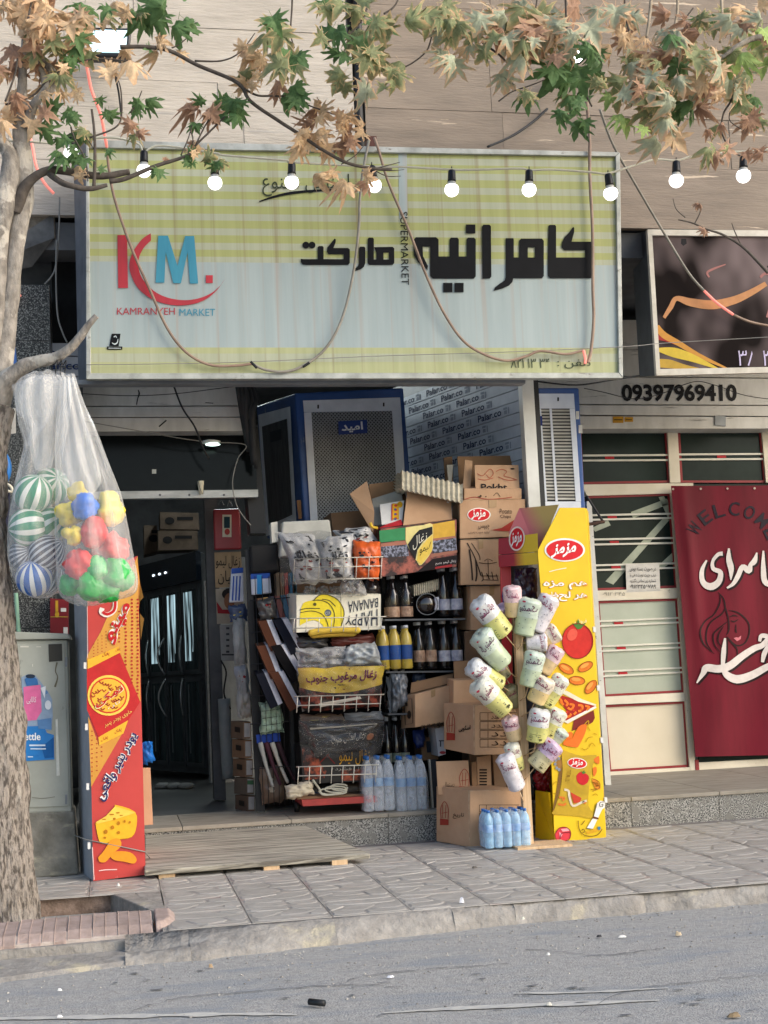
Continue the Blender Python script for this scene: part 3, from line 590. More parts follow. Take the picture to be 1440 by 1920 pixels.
for k in range(14):
    v0 = .0+k*SP; o_ = PW
    MB().hexa([PW(0, v0+.003, .004), PW(1, v0+.003, .004), PW(1, v0+SP-.003, .004), PW(0, v0+SP-.003, .004), PW(0, v0+.001, -.004), PW(1, v0+.001, -.004), PW(1, v0+SP-.001, -.004), PW(0, v0+SP-.001, -.004)]).build('strip', m_strip, pw)
    b = MB(); b2 = MB(); u = .03+.17*(k % 3)/3*2
    while u < .78:
        put(b, 'Palar.co', PW, rect(u, v0+.014, u+.16, v0+SP-.014), .006, .02)
        q = rect(u+.175, v0+.016, u+.2, v0+.03); b2.poly([PW(*p, .006) for p in q]); b2.poly([PW(*p, .006) for p in rect(u+.178, v0+.036, u+.198, v0+SP-.014)]); b2.poly([PW(*p, .006) for p in rect(u+.205, v0+.02, u+.213, v0+SP-.012)])
        u += .262
    b.build('lettering', INK('#20345f'), pw); b2.build('emblem', INK('#8d99ad'), pw)
# ---- white post and second cooler
ps = thing('shutter_guide_post', 'pale aluminium guide post at the right edge of the market front', 'post', at(1010, 1500, .1))
slab('post', [(978, 713), (1000, 713), (1046, 1505), (1024, 1505)], .1, .08, M('post_white', '#d9d9d2', '#c4c4bc', rough=.45, scale=4), ps)
slab('post_channel', [(1000, 713), (1009, 713), (1055, 1505), (1046, 1505)], .13, .08, m_black, ps)
c2 = thing('louvred_cooler', 'smaller evaporative cooler with white louvred front and blue frame on the right', 'air cooler', at(1050, 1000, .7))
q2 = [(1008, 727), (1086, 727), (1101, 1010), (1022, 1010)]
slab('cabinet', q2, .55, .5, m_blue, c2, bevel=.012); P2 = PY(.55)
pq(P2, [(1010, 738), (1076, 738), (1078, 766), (1011, 766)], .002, .012, 'panel_frame', m_cpan, c2)
for (a, b_) in ((1011, 1014.5), (1030, 1034.5), (1068, 1078)): pq(P2, [(a, 766.3), (b_, 766.3), (b_+11.5, 940), (a+11.5, 940)], .002, .0125, 'panel_frame', m_cpan, c2)
pq(P2, [(1022, 940.3), (1089, 940.3), (1093, 1008), (1026, 1008)], .002, .012, 'panel_frame', m_cpan, c2)
pq(P2, [(1014, 766.3), (1069, 766.3), (1080, 940), (1025, 940)], .0012, .003, 'louvre_backing', m_black, c2)
m_lv = M('louvre', '#c6c5bd', '#a9a79d', rough=.5, rv=.06)
for k in range(28):
    y = 768+k*6.12; s_ = (y-766)*.066
    for (a, b_) in ((1014.6, 1030), (1034.6, 1068)):
        q = [(a+s_, y), (b_+s_, y), (b_+s_, y+3.6), (a+s_, y+3.6)]
        MB().hexa([P2(*q[0], .004), P2(*q[1], .004), P2(*q[2], .011), P2(*q[3], .011), P2(*q[0], .0032), P2(*q[1], .0032), P2(q[2][0], q[2][1], .0032), P2(q[3][0], q[3][1], .0032)]).build('louvre', m_lv, c2)
ink(c2, 'sticker', INK('#d6d6cf'), P2, [rect(1080, 771, 1086, 786), rect(1085, 797, 1092, 812)], .004); ink(c2, 'slot', INK('#1c1d1f'), P2, [rect(1045, 745, 1048, 752)], .014)
slab('badge', prect(1012, 780, 1017, 798), .535, .004, INK('#20357a'), c2)
# ================================================================ MARKET SIGN
YS = -.5; PS = PY(YS)
sg = thing('market_sign', 'big green and pale blue lightbox sign of the market with black Persian lettering', 'sign', at(660, 712, YS))
m_face_g = M('sign_green', '#adb176', '#a1a56b', rough=.35, scale=3, stretch=(7, 1, .35), spec=.2, spots=('#8f8660', 2.2, (11, 1, .12), .53, .74), fix=True)
m_face_p = M('sign_pale', '#b4b89f', '#a8ac93', rough=.35, scale=3, stretch=(7, 1, .35), spec=.2, spots=('#958b70', 2.2, (11, 1, .12), .53, .74), fix=True)
m_face_b = M('sign_blue', '#a9b5b4', '#9eabab', rough=.35, scale=3, stretch=(6, 1, .3), spec=.2, spots=('#aaa096', 2.2, (11, 1, .12), .53, .74), fix=True)
m_rail = M('sign_rail', '#b9bbb4', '#94968f', rough=.4, metal=.2, scale=10, spots=('#77736a', 12, (1, 1, 2), .62, .7))
MB().hexa([at(166, 264, YS+.02), at(1158, 287, YS+.02), at(1163, 706, YS+.02), at(171, 710, YS+.02), at(137, 270, -.2), at(1152, 292, -.2), at(1157, 702, -.2), at(147, 712, -.2)]).build('housing', M('sign_housing', '#70757d', '#5d626a', rough=.5), sg)
FC = [(166, 276), (1154, 292), (1160, 699), (170, 700)]
def SV(u, v, o=0):
    x = (FC[0][0]*(1-u)+FC[1][0]*u)*(1-v)+(FC[3][0]*(1-u)+FC[2][0]*u)*v; y = (FC[0][1]*(1-u)+FC[1][1]*u)*(1-v)+(FC[3][1]*(1-u)+FC[2][1]*u)*v
    return PS(x, y, o)
fb = [0.0, .025, .055, .092, .122, .157, .188, .222, .253, .288, .318, .353, .384, .418, .449, .480, .505]
MB().hexa([SV(0, 0, -.004), SV(1, 0, -.004), SV(1, 1, -.004), SV(0, 1, -.004), SV(0, 0, -.019), SV(1, 0, -.019), SV(1, 1, -.019), SV(0, 1, -.019)]).build('face_panel', m_face_b, sg)
def band(v0, v1, mat, u0=0, u1=1, o=0.0): return MB().poly([SV(u0, v0, o), SV(u1, v0, o), SV(u1, v1, o), SV(u0, v1, o)]).build('stripe', mat, sg)
for i in range(len(fb)-1): band(fb[i], fb[i+1], m_face_g if i % 2 == 0 else m_face_p)
band(.505, .885, m_face_b)
m_face_s = M('sign_soft_green', '#b5b88c', '#a9ac80', rough=.35, scale=3, stretch=(7, 1, .35), spec=.2, fix=True, spots=('#958b70', 2.2, (11, 1, .12), .55, .76)); band(.885, .912, m_face_s); band(.912, .950, m_face_p); band(.950, 1, m_face_s)
band(0, .30, m_face_b, .588, .604, .0015)
for q in ([(162, 262), (1162, 285), (1154, 293), (166, 276.5)], [(166, 699.5), (1160, 698.5), (1168, 709), (162, 711)], [(161, 263), (166.5, 276), (170.5, 700), (161.5, 711)], [(1154.5, 293), (1162.5, 285.5), (1168.5, 708), (1160.5, 699)]):
    slab('frame_rail', q, YS-.02, .05, m_rail, sg, bevel=.003)
slab('lower_trim', [(120, 712), (985, 711), (985, 719), (120, 721)], -.42, .08, m_grey, sg)
z5 = lambda x, y: (920+x/2.769, 240+y/2.769)
z4 = lambda x, y: (480+x/2.769, 280+y/2.769)
z3 = lambda x, y: (x/3, 240+y/3)
def zz_(f, polys): return [[f(*p) for p in pl] for pl in polys]
K_ = M('letter_black', '#15161a', '#0f1013', rough=.55, spec=.12, scale=8)
w_kam = zz_(z5, [[(300, 508), (306, 503), (334, 503), (340, 510), (340, 672), (297, 672)], [(297, 672), (525, 672), (525, 780), (308, 780), (297, 768)], [(490, 590), (525, 590), (525, 672), (490, 672)],
                 [(368, 620), (370, 595), (385, 565), (405, 545), (428, 513), (434, 518), (434, 540), (420, 590), (490, 590), (490, 635), (382, 635)],
                 [(78, 572), (118, 572), (120, 580), (120, 672), (78, 672)], [(78, 672), (276, 672), (276, 768), (266, 780), (118, 780), (78, 775)],
                 [(148, 585), (158, 574), (266, 574), (276, 586), (276, 620), (148, 620)], [(148, 620), (193, 620), (193, 672), (148, 672)], [(230, 620), (276, 620), (276, 672), (230, 672)],
                 [(78, 774), (118, 780), (112, 800), (95, 818), (62, 833), (15, 846), (22, 828), (50, 806), (72, 792)]])
w_niyeh = zz_(z4, [[(1173, 402), (1180, 391), (1212, 391), (1220, 400), (1222, 660), (1214, 671), (1176, 671)], [(1090, 390), (1139, 390), (1139, 437), (1090, 437)],
                   [(1093, 468), (1100, 458), (1132, 458), (1141, 468), (1141, 556), (1093, 556)], [(1005, 468), (1012, 458), (1046, 458), (1053, 468), (1053, 556), (1005, 556)],
                   [(904, 556), (1141, 556), (1141, 660), (1131, 671), (918, 671), (904, 655)], [(904, 505), (948, 505), (948, 556), (904, 556)],
                   [(818, 470), (830, 456), (935, 456), (948, 468), (948, 505), (818, 505)], [(818, 505), (865, 505), (868, 555), (880, 580), (893, 605), (890, 628), (868, 605), (840, 585), (820, 550)],
                   [(972, 693), (1020, 693), (1020, 742), (972, 742)], [(1030, 693), (1078, 693), (1078, 742), (1030, 742)]])
w_mar = zz_(z4, [circ(259, 497, 18, 18, 16), circ(291, 497, 18, 18, 16), [(232, 568), (246, 570), (262, 570), (262, 600), (242, 598), (233, 585)], [(262, 570), (487, 570), (487, 590), (478, 600), (262, 600)],
                 [(320, 508), (326, 502), (346, 502), (351, 508), (351, 570), (320, 570)], [(455, 545), (487, 545), (487, 570), (455, 570)], [(368, 532), (370, 510), (385, 492), (408, 463), (415, 468), (413, 485), (402, 512), (478, 512), (487, 520), (487, 545), (376, 545)],
                 [(535, 512), (541, 505), (562, 505), (568, 512), (568, 590), (535, 590)], [(535, 590), (568, 590), (560, 610), (545, 622), (512, 633), (514, 620), (530, 605)],
                 [(580, 465), (586, 458), (606, 458), (612, 465), (612, 572), (580, 572)], [(580, 572), (718, 572), (718, 590), (709, 600), (588, 600), (580, 592)],
                 [(612, 508), (709, 506), (718, 514), (718, 536), (625, 536)], [(625, 536), (662, 536), (662, 572), (625, 572)], [(690, 536), (718, 536), (718, 572), (690, 572)]])
for n_, w_ in (('lettering', w_kam), ('lettering', w_niyeh), ('lettering', w_mar)): ink(sg, n_, K_, PS, w_, .006)
m_lr = M('logo_red', '#b92f3b', '#a82a36', rough=.4, scale=4, stretch=(5, 1, .4)); m_lb = M('logo_blue', '#3f93ac', '#3786a0', rough=.4, scale=4, stretch=(5, 1, .4))
arc = zz_(z3, [cat([(848, 592), (800, 625), (752, 690), (728, 760), (737, 825), (780, 905), (860, 965), (960, 995), (1060, 995), (1150, 968), (1220, 912), (1266, 846)], 5)+cat([(1266, 846), (1240, 885), (1190, 928), (1110, 960), (1020, 968), (925, 948), (855, 908), (803, 850), (780, 790), (782, 730), (808, 675), (850, 632)], 5)])
ink(sg, 'logo_letter', m_lr, PS, zz_(z3, [[(660, 602), (715, 602), (720, 900), (665, 900)]])+arc, .006)
ink(sg, 'logo_letter', m_lb, PS, zz_(z3, [[(890, 605), (945, 605), (998, 775), (1042, 607), (1092, 607), (1115, 875), (1068, 875), (1055, 700), (1018, 873), (975, 873), (932, 700), (925, 870), (875, 870)]]), .006)
ink(sg, 'logo_dot', m_lr, PS, zz_(z3, [rect(1158, 828, 1197, 872)]), .006)
T(sg, 'KAMRANYEH', PS, rect(219.5, 577, 328, 590), m_lr, bold=-.002); T(sg, 'MARKET', PS, rect(336.5, 579, 403.5, 592), m_lb, bold=-.002)
T(sg, 'SUPERMARKET', PS, [(764, 397), (767, 534), (753, 534), (750, 397)], K_, bold=.0, off=.006)
T(sg, 'اجناس متنوع', PS, rect(492, 326, 655, 368), '#38402f', bold=.0)
ink(sg, 'underline', K_, PS, strk([(486, 378), (510, 370), (545, 362), (600, 357), (655, 356)], [2, 4, 5, 4, 3]), .005)
T(sg, 'تلفن :', PS, rect(1045, 672, 1108, 691), '#4b5540', bold=.0); T(sg, '۸۲۱ ۱۳ ۳۴', PS, rect(958, 672, 1031, 690), '#4b5540', bold=.005)
ink(sg, 'emblem', K_, PS, zz_(z3, [[(628, 1157), (678, 1157), (668, 1227), (615, 1225)], rect(602, 1229, 688, 1247)]), .005)
ink(sg, 'emblem_mark', INK('#c9d3d3'), PS, strk([z3(630, 1208), z3(645, 1216), z3(660, 1206), z3(664, 1186)], [1, 2.5, 2, 1])+strk([z3(640, 1176), z3(650, 1170), z3(656, 1180)], 1.6)+strk([z3(610, 1238), z3(680, 1239)], 1.2), .007)
slab('bracket', [(690, 255), (706, 255), (706, 275), (690, 275)], -.45, .1, M('rusty_box', '#5d3a33', rough=.8), sg)

# ================================================================ RIGHT SHOP
YR2 = -.15; PR = PY(YR2)
s2 = thing('salon_sign', 'dark purple lightbox sign with gold waves at the right edge', 'sign', at(1320, 700, YR2))
m_hous = M('housing_dark', '#4c5054', '#3a3d41', rough=.45)
xr = 1700
def q2l(x, y): return at(x, y, YR2)
MB().hexa([at(1218, 432, YR2+.01), at(xr, 436, YR2+.01), at(xr, 690, YR2+.01), at(1235, 704, YR2+.01), at(1183, 438, .32), at(xr-60, 440, .32), at(xr-60, 690, .32), at(1199, 706, .32)]).build('housing', m_hous, s2)
m_f2 = M('salon_face', '#786a69', '#1a1413', rough=.6, scale=2.0, stretch=(1.3, 1, .8), lo=.4, hi=.62, detail=2, spec=.05)
slab('face_panel', [(1222, 441), (xr, 445), (xr, 683), (1238, 692)], YR2-.002, .012, m_f2, s2)
for q in ([(1214, 430), (xr, 434), (xr, 445), (1222, 441)], [(1236, 692), (xr, 683), (xr, 692), (1232, 704)], [(1214, 431), (1223, 441), (1238, 693), (1231, 704)]): slab('frame_rail', q, YR2-.02, .03, M('salon_rail', '#d3cdbf', '#b9b2a2', rough=.4), s2)
gold = INK('#c28a5c'); z5b = lambda x, y: (920+x/2.769, 240+y/2.769)
def gs(pts, w): return strk([z5b(*p) for p in pts], w)
ink(s2, 'lettering', gold, PR, gs([(900, 985), (935, 930), (965, 885), (1040, 905), (1150, 918), (1260, 895), (1350, 855), (1430, 808)], [6, 9, 9, 15, 17, 15, 12, 9]), .005)
ink(s2, 'lettering', INK('#a5706a'), PR, gs([(1135, 775), (1125, 750), (1160, 730), (1220, 708)], [3, 4, 4, 2])+gs([(1400, 775), (1430, 755), (1500, 770)], [5, 5, 5])+gs([(1440, 985), (1460, 930), (1500, 900)], [8, 9, 8]), .005)
for pts, w, c_ in ((([(862, 1030), (900, 1075), (980, 1120), (1080, 1180), (1230, 1250)]), [10, 12, 10, 8, 3], '#c98f3f'), (([(866, 1150), (950, 1165), (1050, 1195), (1180, 1250)]), [6, 18, 14, 3], '#d3b640'), (([(870, 1220), (930, 1225), (1000, 1240), (1080, 1250)]), [16, 16, 10, 3], '#b9973c'), (([(866, 1085), (920, 1100), (990, 1135)]), [10, 8, 2], '#9a2f2c')):
    ink(s2, 'wave_print', INK(c_), PR, gs(pts, w), .003+.001*rnd.random())
ink(s2, 'lamp_print', INK('#17161a'), PR, [[z5b(*p) for p in pl] for pl in ([(990, 575), (1015, 575), (1018, 600), (1000, 612), (988, 600)],)], .003)
T(s2, '۳۸ ۳۸', PR, rect(1384, 657, 1466, 686), '#cfc3e0', bold=.0)
# shutter box with phone number
YG = 1.4; PG = PY(YG)
s3 = thing('salon_shutter', 'cream rolled shutter box with a black phone number over the salon front', 'shutter', at(1270, 805, 1.2)); YH = 1.2; PH = PY(YH)
slab('shutter_slat', [(1010, 706), (1640, 712), (1640, 760), (1010, 757)], YH, .25, m_shut, s3)
slab('shutter_slat', [(1010, 759.5), (1640, 762), (1640, 781), (1010, 777)], YH-.005, .25, m_shut, s3)
slab('shutter_slat', [(1010, 780), (1640, 783), (1640, 803), (1010, 804)], YH, .25, m_shut, s3)
slab('shutter_slat', [(1010, 600), (1640, 600), (1640, 710), (1010, 704)], YH+.02, .25, m_shut, s3)
T(s3, '09397969410', PH, [(1165, 720), (1381, 720), (1382, 753), (1166, 753)], '#1b1b1d', bold=.035)
ink(s3, 'sticker', INK('#c9962f'), PH, [rect(1149, 781, 1169, 793), rect(1171, 782, 1187, 791)], .004); ink(s3, 'sticker_print', INK('#4a3a1a'), PH, [rect(1151, 786, 1167, 788), rect(1173, 786, 1185, 787.5)], .006)
slab('lock_plate', [(1341, 779), (1361, 780), (1361, 799), (1341, 797)], YH-.01, .02, M('lock_grey', '#8a8f93', rough=.4, metal=.4), s3)
# glazed front
sf = thing('glass_shopfront', 'cream and red framed glass shop front of the salon on the right', 'shop front', at(1270, 1450, YG))
m_pane = M('salon_glass', '#2b3632', '#1f2825', rough=.15, scale=2, spec=.1); m_pane2 = M('frosted_panel', '#b2b9a8', '#a4ac9a', rough=.35, scale=3); m_bead = M('glazing_bead', '#dcd9ca', rough=.5)
def fr_(q, d0=0.0, th=.05, mat=m_cream, name='frame'): return slab(name, q, YG-d0, th, mat, sf)
m_in = M('window_tape', '#a3aa96', '#8d9582', rough=.5)
panes = [([(1086, 807), (1251, 807), (1256, 905), (1090, 908)], m_pane), ([(1271, 806), (1428, 805), (1436, 905), (1276, 905)], m_pane), ([(1102, 930), (1257, 925), (1270, 1102), (1116, 1107)], m_pane), ([(1120, 1127), (1271, 1122), (1283, 1298), (1132, 1306)], m_pane2), ([(1132, 1322), (1285, 1315), (1293, 1438), (1142, 1447)], M('cream_panel', '#d9cfb8', '#cfc4ab', rough=.5, scale=2)), ([(1448, 805), (1640, 803), (1640, 905), (1450, 905)], m_pane), ([(1300, 908), (1640, 905), (1640, 1425), (1310, 1430)], m_pane)]
for q, mt_ in panes: slab('pane', q, YG, .012, mt_, sf)
def edged(q, inset=4.0):
    """red bead round a pane"""
    c = (sum(p[0] for p in q)/4, sum(p[1] for p in q)/4); i_ = [(p[0]+(inset if p[0] < c[0] else -inset), p[1]+(inset if p[1] < c[1] else -inset)) for p in q]
    for k in range(4): slab('red_bead', [q[k], q[(k+1) % 4], i_[(k+1) % 4], i_[k]], YG-.012, .012, m_redtrim, sf)
for k in (1, 0, 2, 3, 4): edged(panes[k][0], 4.2)
for q in ([(1251.5, 806), (1270.5, 806), (1276, 905), (1256.5, 905)], [(1428.5, 805), (1447, 805), (1450, 905), (1436.5, 905)], [(1090, 908.5), (1300, 905.5), (1300, 924), (1101, 929.5)], [(1116, 1107.5), (1271, 1102.5), (1272, 1121.5), (1119, 1126.5)], [(1131, 1306.5), (1284, 1298.5), (1286, 1314.5), (1132, 1321.5)], [(1141, 1447.5), (1294, 1438.5), (1295, 1449), (1142, 1458)], [(1257.5, 925), (1266, 925), (1305, 1449), (1294, 1450)], [(1310, 1430), (1640, 1412), (1640, 1437), (1312, 1450)]): fr_(q, .03, .06)
slab('red_bead', [(1303, 1425), (1310, 1425), (1312, 1452), (1305, 1452)], YG-.034, .06, m_redtrim, sf)
slab('edge_upright', [(1100, 940), (1109, 940), (1146, 1472), (1135, 1472)], .74, .05, M('worn_white', '#d2d0c6', '#c2c0b5', rough=.6, spots=('#5b5852', 26, (1, 1, 1), .66, .7)), sf)
for (x0, x1, ya, yb, sl) in ((1093, 1254, 854, 853, 0), (1093, 1254, 863.5, 862.5, 0), (1272, 1431, 852, 851, 0), (1272, 1431, 861.5, 860.5, 0), (1106, 1259, 966, 963, 0), (1107, 1260, 974.5, 971, 0), (1110, 1263, 1011.5, 1008.5, 0), (1111, 1263, 1021, 1018, 0), (1114, 1266, 1060, 1056, 0), (1114, 1267, 1069, 1064.5, 0), (1123, 1273, 1165, 1158.5, 0), (1124, 1274, 1174, 1167, 0), (1127, 1276, 1212, 1205.5, 0), (1128, 1277, 1221, 1214, 0), (1130, 1279, 1259, 1252, 0), (1131, 1280, 1268, 1260.5, 0)):
    slab('glazing_bar', [(x0, ya-1.7), (x1, yb-1.7), (x1, yb+1.7), (x0, ya+1.7)], YG-.015, .012, m_bead, sf)
for x, y in ((1143, 858), (1353, 856), (1148, 969.5), (1152, 1016.5), (1155, 1063.5), (1160, 1168.5), (1165, 1215), (1168, 1262)): ink(sf, 'red_marker', INK('#b02b31'), PG, [[(x-9, y-2.2), (x+8, y-2.7), (x+9, y+2.2), (x-8, y+2.7)]], .008)
for q in ([(1183, 960), (1250, 935), (1257, 944), (1187, 972)], [(1235, 932), (1245, 930), (1262, 965), (1252, 970)], [(1135, 1090), (1245, 970), (1255, 975), (1150, 1096)], [(1235, 1060), (1262, 1035), (1264, 1050), (1240, 1068)], [(1110, 990), (1140, 975), (1145, 985), (1116, 997)]): ink(sf, 'diagonal_tape', m_in, PG, [q], .003)
T(sf, '۰۹۱۲ ۳۴۵', PG, rect(1130, 1110, 1172, 1117), '#8f8a7d', off=.036, bold=0)
nt_ = thing('paper_notice', 'white paper notice with four lines of black Persian writing on the salon glass', 'notice', at(1205, 1112, YG-.035))
slab('paper', [(1173, 1058), (1236, 1056), (1238, 1108), (1175, 1111)], YG-.03, .003, INK('#cfccc4'), nt_); PN = PY(YG-.03)
for k, s_ in enumerate(('در صورت بسته بودن', 'درب جهت نوبت دهی با', 'شماره زیر تماس بگیرید', '۰۹۱۲۳۴۵۶۷۸۹')): T(nt_, s_, PN, rect(1181, 1064+k*10.5, 1230, 1072+k*10.5), '#2c2b2b', bold=.01)
# banner
bn = thing('salon_banner', 'maroon fabric banner with white Persian lettering and a line drawn face covering the door', 'banner', at(1350, 1425, YG-.1))
m_ban = M('banner_maroon', '#6e1526', '#5a0f1d', rough=.6, scale=2, stretch=(3, 1, .5), spec=.15, bump=.15, bscale=3)
def BN(x, y, o=0):
    s_ = (y-908)/517; w_ = .012*math.sin((x-1258)*.055+1.2*s_*3)*(.3+.7*s_)+.018*math.exp(-((x-1280-55*s_)/9)**2)*math.sin(math.pi*min(1, s_*1.3+.1))
    return at(x, y, YG-.1-w_-o)
b = MB(); vs = []; nxg, nyg = 60, 20
for j in range(nyg+1):
    for i in range(nxg+1):
        v = j/nyg; x = 1258+46*v*v*.0+(1258+46*v-1258)+i*(1640-1258-40*v)/nxg; y = 911+(1420-911)*v+(x-1258)*(-.012+.0*v)*(v*1.6+.3)
        vs.append(BN(x, y))
b.mesh(vs, [(j*(nxg+1)+i, j*(nxg+1)+i+1, (j+1)*(nxg+1)+i+1, (j+1)*(nxg+1)+i) for j in range(nyg) for i in range(nxg)], True); b.build('cloth', m_ban, bn)
ink(bn, 'eyelet', INK('#b9aa9c'), BN, [circ(x, 917-(x-1262)*.01, 2.2, n=8) for x in (1262, 1314, 1364, 1415, 1466)], .006)
z9 = lambda x, y: (1240+x/5.645, 960+y/5.645)
def ws(pts, w): return strk([z9(*p) for p in pts], [a*1.3/5.645 for a in w], 5)
calli = [([(480, 510), (430, 620), (440, 740), (520, 790), (605, 740), (625, 640), (550, 600), (545, 520), (600, 450), (650, 440)], [14, 34, 44, 58, 50, 40, 34, 26, 30, 34]), ([(715, 385), (715, 500), (738, 600), (735, 720)], [14, 44, 46, 8]), ([(695, 805), (760, 760), (810, 680), (860, 580), (925, 620), (945, 560), (985, 520), (1012, 430)], [14, 30, 40, 40, 50, 34, 44, 10]), ([(1080, 410), (1080, 600), (1100, 740), (1200, 760), (1300, 700)], [14, 40, 46, 50, 40])]
calli2 = [([(675, 1335), (660, 1480), (650, 1620)], [16, 40, 30]), ([(375, 1810), (440, 1710), (480, 1650), (600, 1660), (720, 1630), (850, 1530), (980, 1445), (1070, 1410), (1130, 1330), (1060, 1310), (1040, 1370)], [10, 40, 60, 62, 62, 56, 50, 44, 40, 34, 24]), ([(650, 1640), (690, 1720), (800, 1770), (950, 1730), (1100, 1650), (1200, 1600)], [24, 54, 68, 62, 54, 40]), ([(1070, 1590), (1090, 1500), (1140, 1400)], [24, 40, 30])]
for grp in (calli, calli2):
    sp_, wp_ = [], []
    for pts, w in grp: sp_ += ws([(x+20, y+18) for x, y in pts], w); wp_ += ws(pts, w)
    ink(bn, 'letter_shadow', INK('#1d0509'), BN, sp_, .004); ink(bn, 'lettering', INK('#d9d0ca'), BN, wp_, .008)
hair = [[(600, 850), (660, 920), (680, 1020), (710, 1130), (715, 1250), (690, 1300)], [(620, 870), (620, 960), (560, 1080), (460, 1160), (412, 1270), (450, 1400), (560, 1500)], [(680, 1010), (640, 1080), (530, 1160), (480, 1260), (480, 1380), (540, 1480)], [(700, 1160), (600, 1240), (550, 1300), (560, 1400), (620, 1480)], [(715, 1040), (820, 1070), (920, 1170), (930, 1290), (880, 1390), (790, 1410), (700, 1320)], [(690, 1320), (750, 1390), (800, 1450), (805, 1530)], [(735, 1150), (775, 1160), (815, 1135)], [(725, 1110), (770, 1095), (810, 1105)], [(790, 1190), (790, 1260), (800, 1280)], [(660, 1210), (610, 1290), (600, 1370), (640, 1430)]]
hp = []
for h_ in hair: hp += ws(h_, [5]+[11]*(len(h_)-2)+[4])
ink(bn, 'line_drawing', INK('#22060b'), BN, hp, .004); ink(bn, 'lips', INK('#c8737c'), BN, [[z9(*p) for p in ((765, 1335), (795, 1325), (815, 1330), (845, 1308), (840, 1345), (800, 1368))]], .004)
for i, ch in enumerate('WELCOME'):
    a = math.radians(-58+i*20.5); cx, cy, R_ = 1372, 1032, 78
    ux, uy = math.cos(a), math.sin(a); c = (cx+R_*1.05*math.sin(a), cy-R_*math.cos(a)); w, h = 10, 13
    T(bn, ch, BN, [(c[0]-ux*w-(-uy)*0-(-math.sin(a))*0+math.sin(a)*h*.0-ux*0, c[1]-uy*w-h) if False else (c[0]-ux*w+math.sin(a)*h, c[1]-uy*w-math.cos(a)*h), (c[0]+ux*w+math.sin(a)*h, c[1]+uy*w-math.cos(a)*h), (c[0]+ux*w-math.sin(a)*h, c[1]+uy*w+math.cos(a)*h), (c[0]-ux*w-math.sin(a)*h, c[1]-uy*w+math.cos(a)*h)], '#191020', bold=.01)
# strut by the second cooler
tag(MB().tube(tubepx([(1100, 930), (1114, 952), (1130, 977)], .008, .6), .008, 6).build('cooler_strut', m_black), 'black diagonal strut beside the louvred cooler', 'strut')
tag(MB().tube(tubepx([(1098, 984), (1116, 981), (1133, 978)], .012, .6), .012, 6).build('rusty_bracket', M('rust', '#5b4336', '#3d2d26', rough=.9, scale=30)), 'short rusty bracket under the black strut', 'bracket')

# ================================================================ LIGHTS AND CABLES
YB = -1.0
m_bulb = EMIT('bulb_glow', (1, .99, .97), 1.2); m_base = M('bulb_base', '#d8d8d2', rough=.4); m_sock = M('socket_black', '#16171b', rough=.4)
cable('string_cable', [(-20, 262), (60, 266), (120, 270), (150, 262), (210, 258), (258, 269), (270, 284), (302, 273), (403, 287), (420, 291), (538, 301), (547, 304), (690, 312), (760, 313), (847, 318), (900, 318), (975, 316), (992, 319), (1040, 318), (1110, 323), (1140, 325), (1190, 310), (1230, 299), (1268, 301), (1300, 293), (1370, 285), (1394, 284), (1480, 276)], .0058, M('white_cable', '#d5d1bd', rough=.5), YB, label='cream string light cable running across the front of the market sign', c='cable')
b = MB()
bulbs = [(134, 252, 302, 'half hidden by green leaves left of the sign', -2), (270, 284, 322, 'at the top left sign corner, behind a twig', 0), (403, 307, 342, 'right of the twig, capped by one green leaf', 0), (547, 306, 346, 'over the small cursive line of the sign', 0), (697, 312, 346, 'half covered by dry brown leaves mid sign', 8), (847, 320, 360, 'first right of the pale vertical sign band', 0), (992, 320, 361, 'above the tall letters, second from the right sign edge', 0), (1140, 327, 366, 'tilted at the right edge of the market sign', 9), (1268, 303, 342, 'before bare brown stone, left of the last', 0), (1394, 294, 335, 'last one at the right, under brown leaves', 0)]
for x, yt, yc, lab, tl_ in bulbs:
    top = at(x, yt, YB); ctr = at(x+tl_*.6, yc, YB); ax = (ctr-top).normalized(); k = (at(x, 342, YB)-at(x, 304, YB)).length/38
    t = thing('light_bulb', 'lit white bulb in black socket, '+lab, 'light bulb', top, 'bulbs on the string light')
    MB().lathe(top, [(-1*k, 5*k), (2*k, 7*k), (17*k, 7.5*k), (21*k, 8*k)], 12, ax).build('socket', m_sock, t)
    MB().lathe(top+ax*21*k, [(0, 7*k), (9*k, 9.5*k), (15*k, 12.5*k)], 14, ax).build('collar', m_base, t)
    R_ = 13.2*k; c0 = 35.6*k
    MB().lathe(top, [(c0-R_*math.cos(a), R_*math.sin(a)) for a in [.95+i*(math.pi-.96)/7 for i in range(8)]], 16, ax).build('globe', m_bulb, t)
    tag(MB().tube([top-ax*k, at(x, yt-8, YB)], .003, 5).build('pigtail', m_sock, t))
m_rope = M('rope_light', '#a48a76', '#88705e', rough=.5, spec=.5); m_ropeG = M('rope_light_grey', '#9a9488', '#827c70', rough=.5)
m_ropeR = EMIT('rope_glow', (.9, .25, .2), .34)
def rope(lab, segs, r=.0078):
    t = thing('rope_light', lab, 'rope light', at(*segs[0][0][0][:2], segs[0][0][0][2])); 
    for pts, mt_, nm in segs:
        pts = [(p[0]+rnd.uniform(-1.6, 1.6)*(0 < i < len(pts)-1), p[1], p[2]) for i, p in enumerate(pts)]
        MB().tube(tubepx(pts, r), r if nm != 'lit_section' else r*1.05, 7).build(nm, mt_, t)
